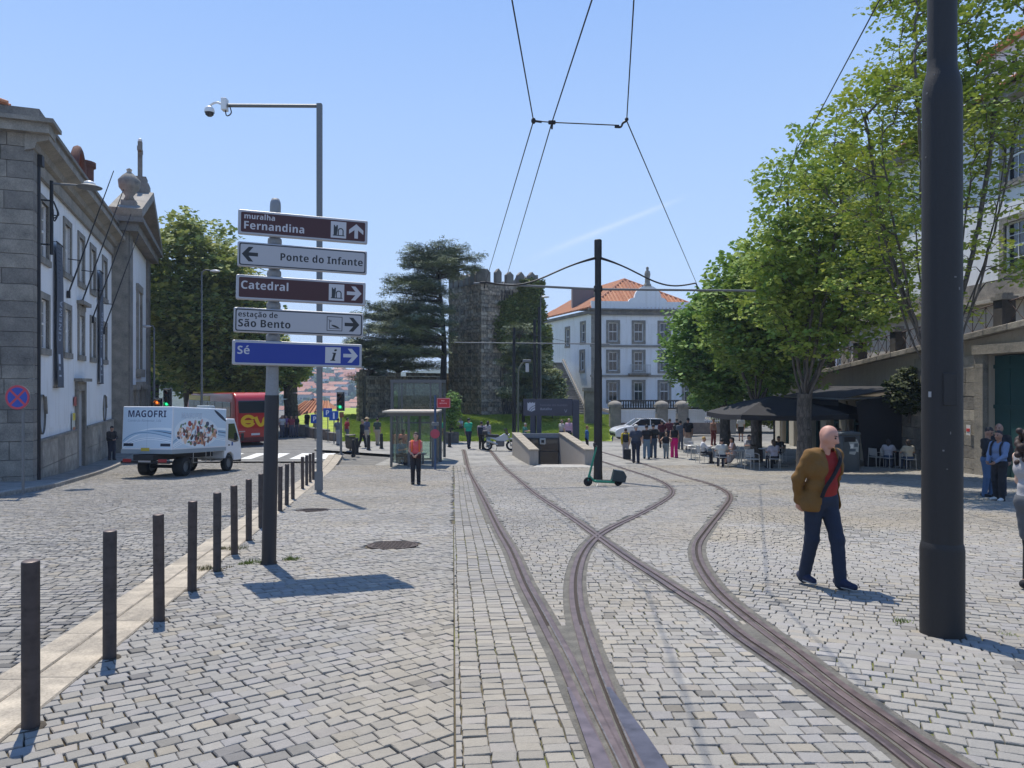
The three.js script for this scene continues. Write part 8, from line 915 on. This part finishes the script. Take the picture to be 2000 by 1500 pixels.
const at = (px, py) => G(px, py), atD = (px, d) => V(PX(px, d), gy(d), -d);
const DK = [0.018, 0.018, 0.022], NAVY = [0.02, 0.026, 0.05], JEAN = [0.035, 0.06, 0.12], WHITE = [0.62, 0.62, 0.6], SK = [0.5, 0.3, 0.21];
reseed(4000);
person('bald man in open brown jacket, red shirt and dark jeans walking across the setts', V(3.29, gy(7.75) + 0.012, -7.75), 0.35, { h: 1.71, elbowX: 0.55, elbowZ: -0.2, cell: 0.013, skin: [0.50, 0.26, 0.19], hair: null, top: [0.19, 0.095, 0.02], open: [0.30, 0.018, 0.014], sleeve: 'none', bottom: [0.014, 0.024, 0.05], shoes: [0.016, 0.024, 0.06], soles: [0.5, 0.5, 0.48], lf: [0.09, 0.08, 0.2], rf: [-0.08, 0.085, -0.17], lh: [0.17, 0.92, -0.13], rh: [-0.185, 0.92, -0.13], lean: 0.1, twist: 0.0, look: 0.4, nod: 0.22, headZ: 0.03, sling: [[-0.13, 1.0, 0.15], [-0.1, 1.12, 0.17], [0.0, 1.26, 0.17], [0.1, 1.4, 0.13], [0.13, 1.49, 0.02], [0.08, 1.4, -0.13]] });
person('woman with big curly hair, grey denim shorts and black thigh stockings', V(5.39, gy(7.5), -7.5), 1.9, { h: 1.7, cell: 0.014, skin: [0.55, 0.36, 0.27], hair: [0.028, 0.014, 0.012], curl: true, hairLen: 0.2, top: [0.42, 0.41, 0.42], sleeve: 'none', legs: 'short', bottom: [0.10, 0.11, 0.125], socks: [0.012, 0.012, 0.014], shoes: DK, lh: [0.14, 0.98, 0.26], rh: [-0.17, 0.96, 0.26] });
person('woman in pink top with orange backpack straps and black trousers standing by the shelter', at(812, 946), 0.1, { h: 1.62, cell: 0.016, skin: SK, hair: [0.03, 0.017, 0.012], hairLen: 0.12, top: [0.75, 0.13, 0.13], sleeve: 'none', bottom: DK, shoes: [0.05, 0.045, 0.04], pack: [0.7, 0.16, 0.04], strapCol: [0.75, 0.16, 0.04], lh: [0.05, 1.02, 0.2], rh: [-0.08, 1.0, 0.21], look: -0.4, pouch: [0.02, 0.97, 0.16, 0.3, 0.13, 0.1, [0.05, 0.012, 0.012]] });
// by the wall on the right
person('bald man in dark top standing behind two others by the teal door', at(1952, 968), -0.9, { h: 1.85, cell: 0.02, skin: [0.3, 0.17, 0.12], hair: null, top: DK, sleeve: 'long', bottom: NAVY, group: 'people by the teal door' });
person('person in black jacket and blue jeans reading at the wall by the teal door', at(1929, 970), 0.5, { h: 1.75, cell: 0.02, skin: [0.3, 0.17, 0.12], hair: DK, top: DK, sleeve: 'long', bottom: [0.07, 0.13, 0.24], shoes: DK, lh: [0.08, 1.1, 0.28], rh: [-0.08, 1.08, 0.28], nod: 0.4 });
person('person in light blue denim shirt with a black bag beside the teal door', at(1952, 978), -1.2, { h: 1.66, cell: 0.02, skin: [0.28, 0.15, 0.1], hair: DK, top: [0.16, 0.23, 0.38], sleeve: 'long', bottom: DK, shoes: WHITE, lh: [0.1, 1.0, 0.28], rh: [-0.1, 1.0, 0.28], pack: DK });
// shelter
person('seated traveller in light blue trousers waiting inside the bus shelter', V(PX(779, 34), gy(34), -34.1), 1.2, { h: 1.65, sit: true, skin: SK, hair: DK, top: [0.2, 0.28, 0.36], bottom: DK, legs: 'long' }); person('woman with dark bun and coral top standing inside the bus shelter', V(PX(788, 35), gy(35), -34.9), 2.6, { h: 1.66, hair: DK, hairLen: 0.1, bun: true, top: [0.7, 0.2, 0.16], bottom: [0.2, 0.3, 0.42], sleeve: 'short' });
// before the lawn
person('man in green T shirt pointing towards the tower', atD(915, 44.5), 2.7, { h: 1.84, hair: DK, top: [0.03, 0.42, 0.25], sleeve: 'short', bottom: NAVY, rh: [0.32, 1.55, 0.5], lh: [0.22, 0.85, 0], lf: [0.1, 0.08, 0.18], rf: [-0.1, 0.08, -0.15], elbowZ: -0.1, shoes: DK }); person('woman with dark backpack following the pointing arm', atD(940, 44), 2.9, { h: 1.66, hair: DK, top: [0.4, 0.33, 0.36], bottom: DK, pack: NAVY }); person('dark haired woman in pale top behind the motorcycle', atD(953, 45.5), 2.4, { h: 1.62, hair: DK, hairLen: 0.3, top: [0.45, 0.42, 0.42], bottom: [0.2, 0.28, 0.35] });
const walk = (a) => ({ lf: [0.1, 0.08, a], rf: [-0.1, 0.085, -a], lh: [0.22, 0.88, -a * 0.7], rh: [-0.22, 0.88, a * 0.7] });
person('pedestrian in black striding past the litter bin', atD(707, 45), 1.5, { h: 1.72, hair: [0.2, 0.15, 0.1], top: DK, sleeve: 'long', bottom: DK, ...walk(0.22) }); person('hatted tourist with dark waistcoat and white shirt on the crossing pavement', atD(716, 46), 2.5, { h: 1.82, hat: [0.5, 0.38, 0.22], brim: true, top: [0.1, 0.12, 0.2], sleeve: 'short', bottom: [0.45, 0.42, 0.36], ...walk(0.1) }); person('walker in dark shirt and beige trousers before the lawn', atD(737, 47), 2.8, { h: 1.74, hair: DK, top: [0.06, 0.09, 0.07], bottom: [0.45, 0.38, 0.3], ...walk(0.08) }); person('walker in red top near the one way sign', atD(678, 48), 2.2, { h: 1.7, hair: DK, top: [0.35, 0.03, 0.04], bottom: [0.1, 0.12, 0.16], ...walk(0.12) }); person('walker in blue grey clothes behind the traffic light pole', atD(660, 47), 2.6, { h: 1.72, hair: DK, top: [0.12, 0.15, 0.2], bottom: [0.3, 0.32, 0.35] });
// by the parapet
for (const [px, d, c, lab] of [[551, 54, WHITE, 'sitting tourist in white at the parapet beside the plane trunk'], [560, 54.5, [0.36, 0.2, 0.42], 'tourist with lilac bag at the parapet'], [569, 54, [0.3, 0.06, 0.08], 'tourist in dark red at the parapet'], [578, 54.2, DK, 'tourist in black at the end of the parapet']]) person(lab, atD(px, d), rr(-1, 1), { h: 1.6, hair: DK, top: c, bottom: [0.1, 0.1, 0.13] });
for (const [px, d, c, lab] of [[600, 58, DK, 'distant person in black behind the parapet'], [616, 58.5, [0.5, 0.32, 0.26], 'distant person in light clothes behind the parapet']]) person(lab, atD(px, d), rr(-1, 1), { h: 1.75, hair: DK, top: c, bottom: c });
person('person with dark backpack leaning at the museum wall beside the truck', V(PX(218, 37.2), gy(37.2), -37.2), 0.9, { h: 1.72, hair: DK, top: [0.04, 0.035, 0.035], sleeve: 'long', bottom: NAVY, pack: DK, lh: [0.08, 1.1, 0.28], rh: [-0.08, 1.08, 0.28], nod: 0.35 });
// around the stairwell
person('person in blue jacket standing by the stairwell rail', atD(1146, 41.5), 1.6, { h: 1.55, hair: [0.2, 0.1, 0.05], top: [0.05, 0.16, 0.36], sleeve: 'long', bottom: DK }); person('man in pale pink shirt behind the stairwell', atD(1111, 46), 2.6, { h: 1.74, hair: [0.35, 0.25, 0.2], top: [0.62, 0.4, 0.5], sleeve: 'long', bottom: NAVY }); person('woman in light top behind the stairwell', atD(1097, 47), 2.2, { h: 1.62, hair: [0.2, 0.13, 0.1], top: [0.5, 0.48, 0.45], bottom: [0.12, 0.12, 0.14] }); person('person in teal sitting on the lawn edge behind the motorcycle', atD(1024, 49.5), 1.2, { h: 1.7, sit: true, hair: [0.3, 0.28, 0.25], top: [0.05, 0.2, 0.16], bottom: DK });
// walking group
person('woman in yellow top with black backpack walking away with the group', at(1222, 896), 3.0, { h: 1.58, hair: DK, top: [0.6, 0.42, 0.02], sleeve: 'long', bottom: [0.3, 0.29, 0.32], pack: DK, ...walk(0.1) }); person('white capped man in dark clothes carrying a black case', at(1242, 904), 3.0, { h: 1.84, fat: 1.2, hat: WHITE, hair: [0.3, 0.3, 0.3], top: [0.05, 0.06, 0.09], sleeve: 'short', bottom: NAVY, case: DK, caseAt: [0.42, 0.42, 0.0], lh: [0.34, 0.76, 0], ...{ lf: [0.1, 0.08, 0.1], rf: [-0.1, 0.12, -0.25] } }); person('man in black T shirt and light jeans walking away', at(1263, 896), 3.1, { h: 1.76, hair: DK, top: DK, bottom: [0.16, 0.24, 0.32], ...walk(0.12) }); person('man in black T shirt and dark jeans holding the girl by the hand', at(1276, 894), 3.0, { h: 1.78, hair: DK, top: DK, bottom: [0.06, 0.09, 0.14], rh: [-0.3, 0.85, 0.05], lh: [0.3, 0.86, 0.0], lf: [0.1, 0.08, 0.12], rf: [-0.1, 0.08, -0.1] }); person('girl in black top and grey leggings led by the hand', at(1301, 895), 2.9, { h: 1.35, hair: [0.25, 0.16, 0.1], top: DK, sleeve: 'none', bottom: [0.22, 0.26, 0.27], lh: [0.3, 1.05, 0.02], rh: [-0.35, 1.2, 0.02] }); person('woman in black crop top and bright pink trousers walking away', at(1317, 893), 3.1, { h: 1.72, hair: DK, hairLen: 0.1, top: DK, crop: true, sleeve: 'none', bottom: [0.75, 0.01, 0.22], wide: true, shoes: WHITE, ...walk(0.08) });
for (const [px, d, h, c, b2, lab] of [[1293, 45, 1.68, [0.09, 0.02, 0.03], DK, 'dark red clad person in the crowd behind the girl'], [1308, 46, 1.74, [0.13, 0.03, 0.05], NAVY, 'maroon clad person in the crowd beside the pink trousers'], [1329, 44, 1.7, [0.1, 0.12, 0.15], [0.12, 0.13, 0.16], 'grey clad person with dark hair right of the pink trousers'], [1344, 43.5, 1.9, DK, [0.45, 0.3, 0.22], 'tall man in black with a backpack at the edge of the crowd'], [1322, 47, 1.7, DK, DK, 'black clad person half hidden behind the pink trousers']]) person(lab, atD(px, d), 3.0 + rr(-0.4, 0.4), { h, hair: DK, top: c, sleeve: 'short', bottom: b2, pack: px === 1344 ? DK : undefined, legs: px === 1344 ? 'short' : 'long' });
// cafe guests
const guest = (i, lab, o) => { const [px, py, a] = seats[i], p = G(px, py); return person(lab, p, a, { h: 1.68, sit: true, cell: 0.026, ...o }); };
guest(1, 'blond guest in a white shirt seated at the outer cafe table', { hair: [0.42, 0.27, 0.08], top: [0.68, 0.68, 0.7], sleeve: 'long', bottom: DK, lh: [0.1, 0.86, 0.4], rh: [-0.05, 0.84, 0.42] }); guest(2, 'dark haired guest in white seated with back to the rails', { hair: DK, top: [0.6, 0.6, 0.56], sleeve: 'short', bottom: NAVY }); guest(3, 'guest in patterned pale dress facing the white shirted guest', { hair: DK, hairLen: 0.15, top: [0.5, 0.42, 0.42], sleeve: 'none', bottom: [0.45, 0.4, 0.4], legs: 'skirt' }); guest(10, 'guest in white top under the parasol behind the table', { hair: DK, hairLen: 0.2, top: [0.5, 0.5, 0.52], bottom: JEAN }); guest(5, 'guest in lilac grey top seated beside the walking man', { hair: [0.05, 0.03, 0.02], hairLen: 0.18, top: [0.42, 0.4, 0.46], sleeve: 'short', bottom: DK }); guest(6, 'dark clothed guest under the parasol edge', { hair: DK, top: DK, bottom: DK }); guest(7, 'guest with long dark hair in pale top by the stone wall', { hair: DK, hairLen: 0.25, top: [0.45, 0.45, 0.5], bottom: JEAN }); guest(8, 'guest in cream top with back to the square by the stone wall', { hair: [0.06, 0.04, 0.03], hairLen: 0.1, top: [0.5, 0.46, 0.36], bottom: JEAN });
person('waiter in dark clothes bending over a table behind the waste column', atD(1668, 30.8), -0.7, { h: 1.78, cell: 0.026, hair: DK, top: NAVY, sleeve: 'short', bottom: DK, lean: 0.5, lh: [0.2, 0.95, 0.5], rh: [-0.2, 0.95, 0.5] }); person('person in black standing in the cafe doorway shade', atD(1640, 33), -0.4, { h: 1.72, hair: DK, hairLen: 0.2, top: DK, sleeve: 'long', bottom: DK }); person('guest in red brown top standing beyond the cafe tables', atD(1393, 47), 0.4, { h: 1.68, hair: [0.08, 0.05, 0.03], top: [0.5, 0.26, 0.2], sleeve: 'none', bottom: [0.25, 0.05, 0.05] }); person('man in white shirt and dark shorts walking far behind the parasol', atD(1447, 50), 2.8, { h: 1.75, hair: DK, top: WHITE, bottom: DK, legs: 'short', ...walk(0.1) });
{ const u = 50 - 33, y = 3.63 - 0.086 * (33 - 25.6); person('person in dark patterned top and cap standing on the terrace above the wall', V(18.9, y - 0.05, -33.2), -1.4, { h: 1.72, cell: 0.026, hat: DK, hair: DK, top: [0.05, 0.05, 0.06], sleeve: 'long', bottom: [0.3, 0.22, 0.15] }); }
for (const [px, d, c, lab] of [[893, 57, [0.6, 0.5, 0.6], 'picnicker in lilac sitting on the lawn below the tower'], [901, 57.5, WHITE, 'picnicker in white sitting on the lawn below the tower'], [885, 56.5, DK, 'picnicker in black sitting on the lawn beside the planter']]) { const p = V(PX(px, d), lawnY(PX(px, d), d) - 0.36, -d); person(lab, p, rr(-1, 1), { h: 1.6, sit: true, hair: DK, top: c, bottom: DK, lf: [0.15, 0.45, 0.4], rf: [-0.15, 0.45, 0.42] }); }
scene.fog = new THREE.FogExp2(0xc2d6ee, 0.00042); // haze over the valley
renderer.render(scene, camera);
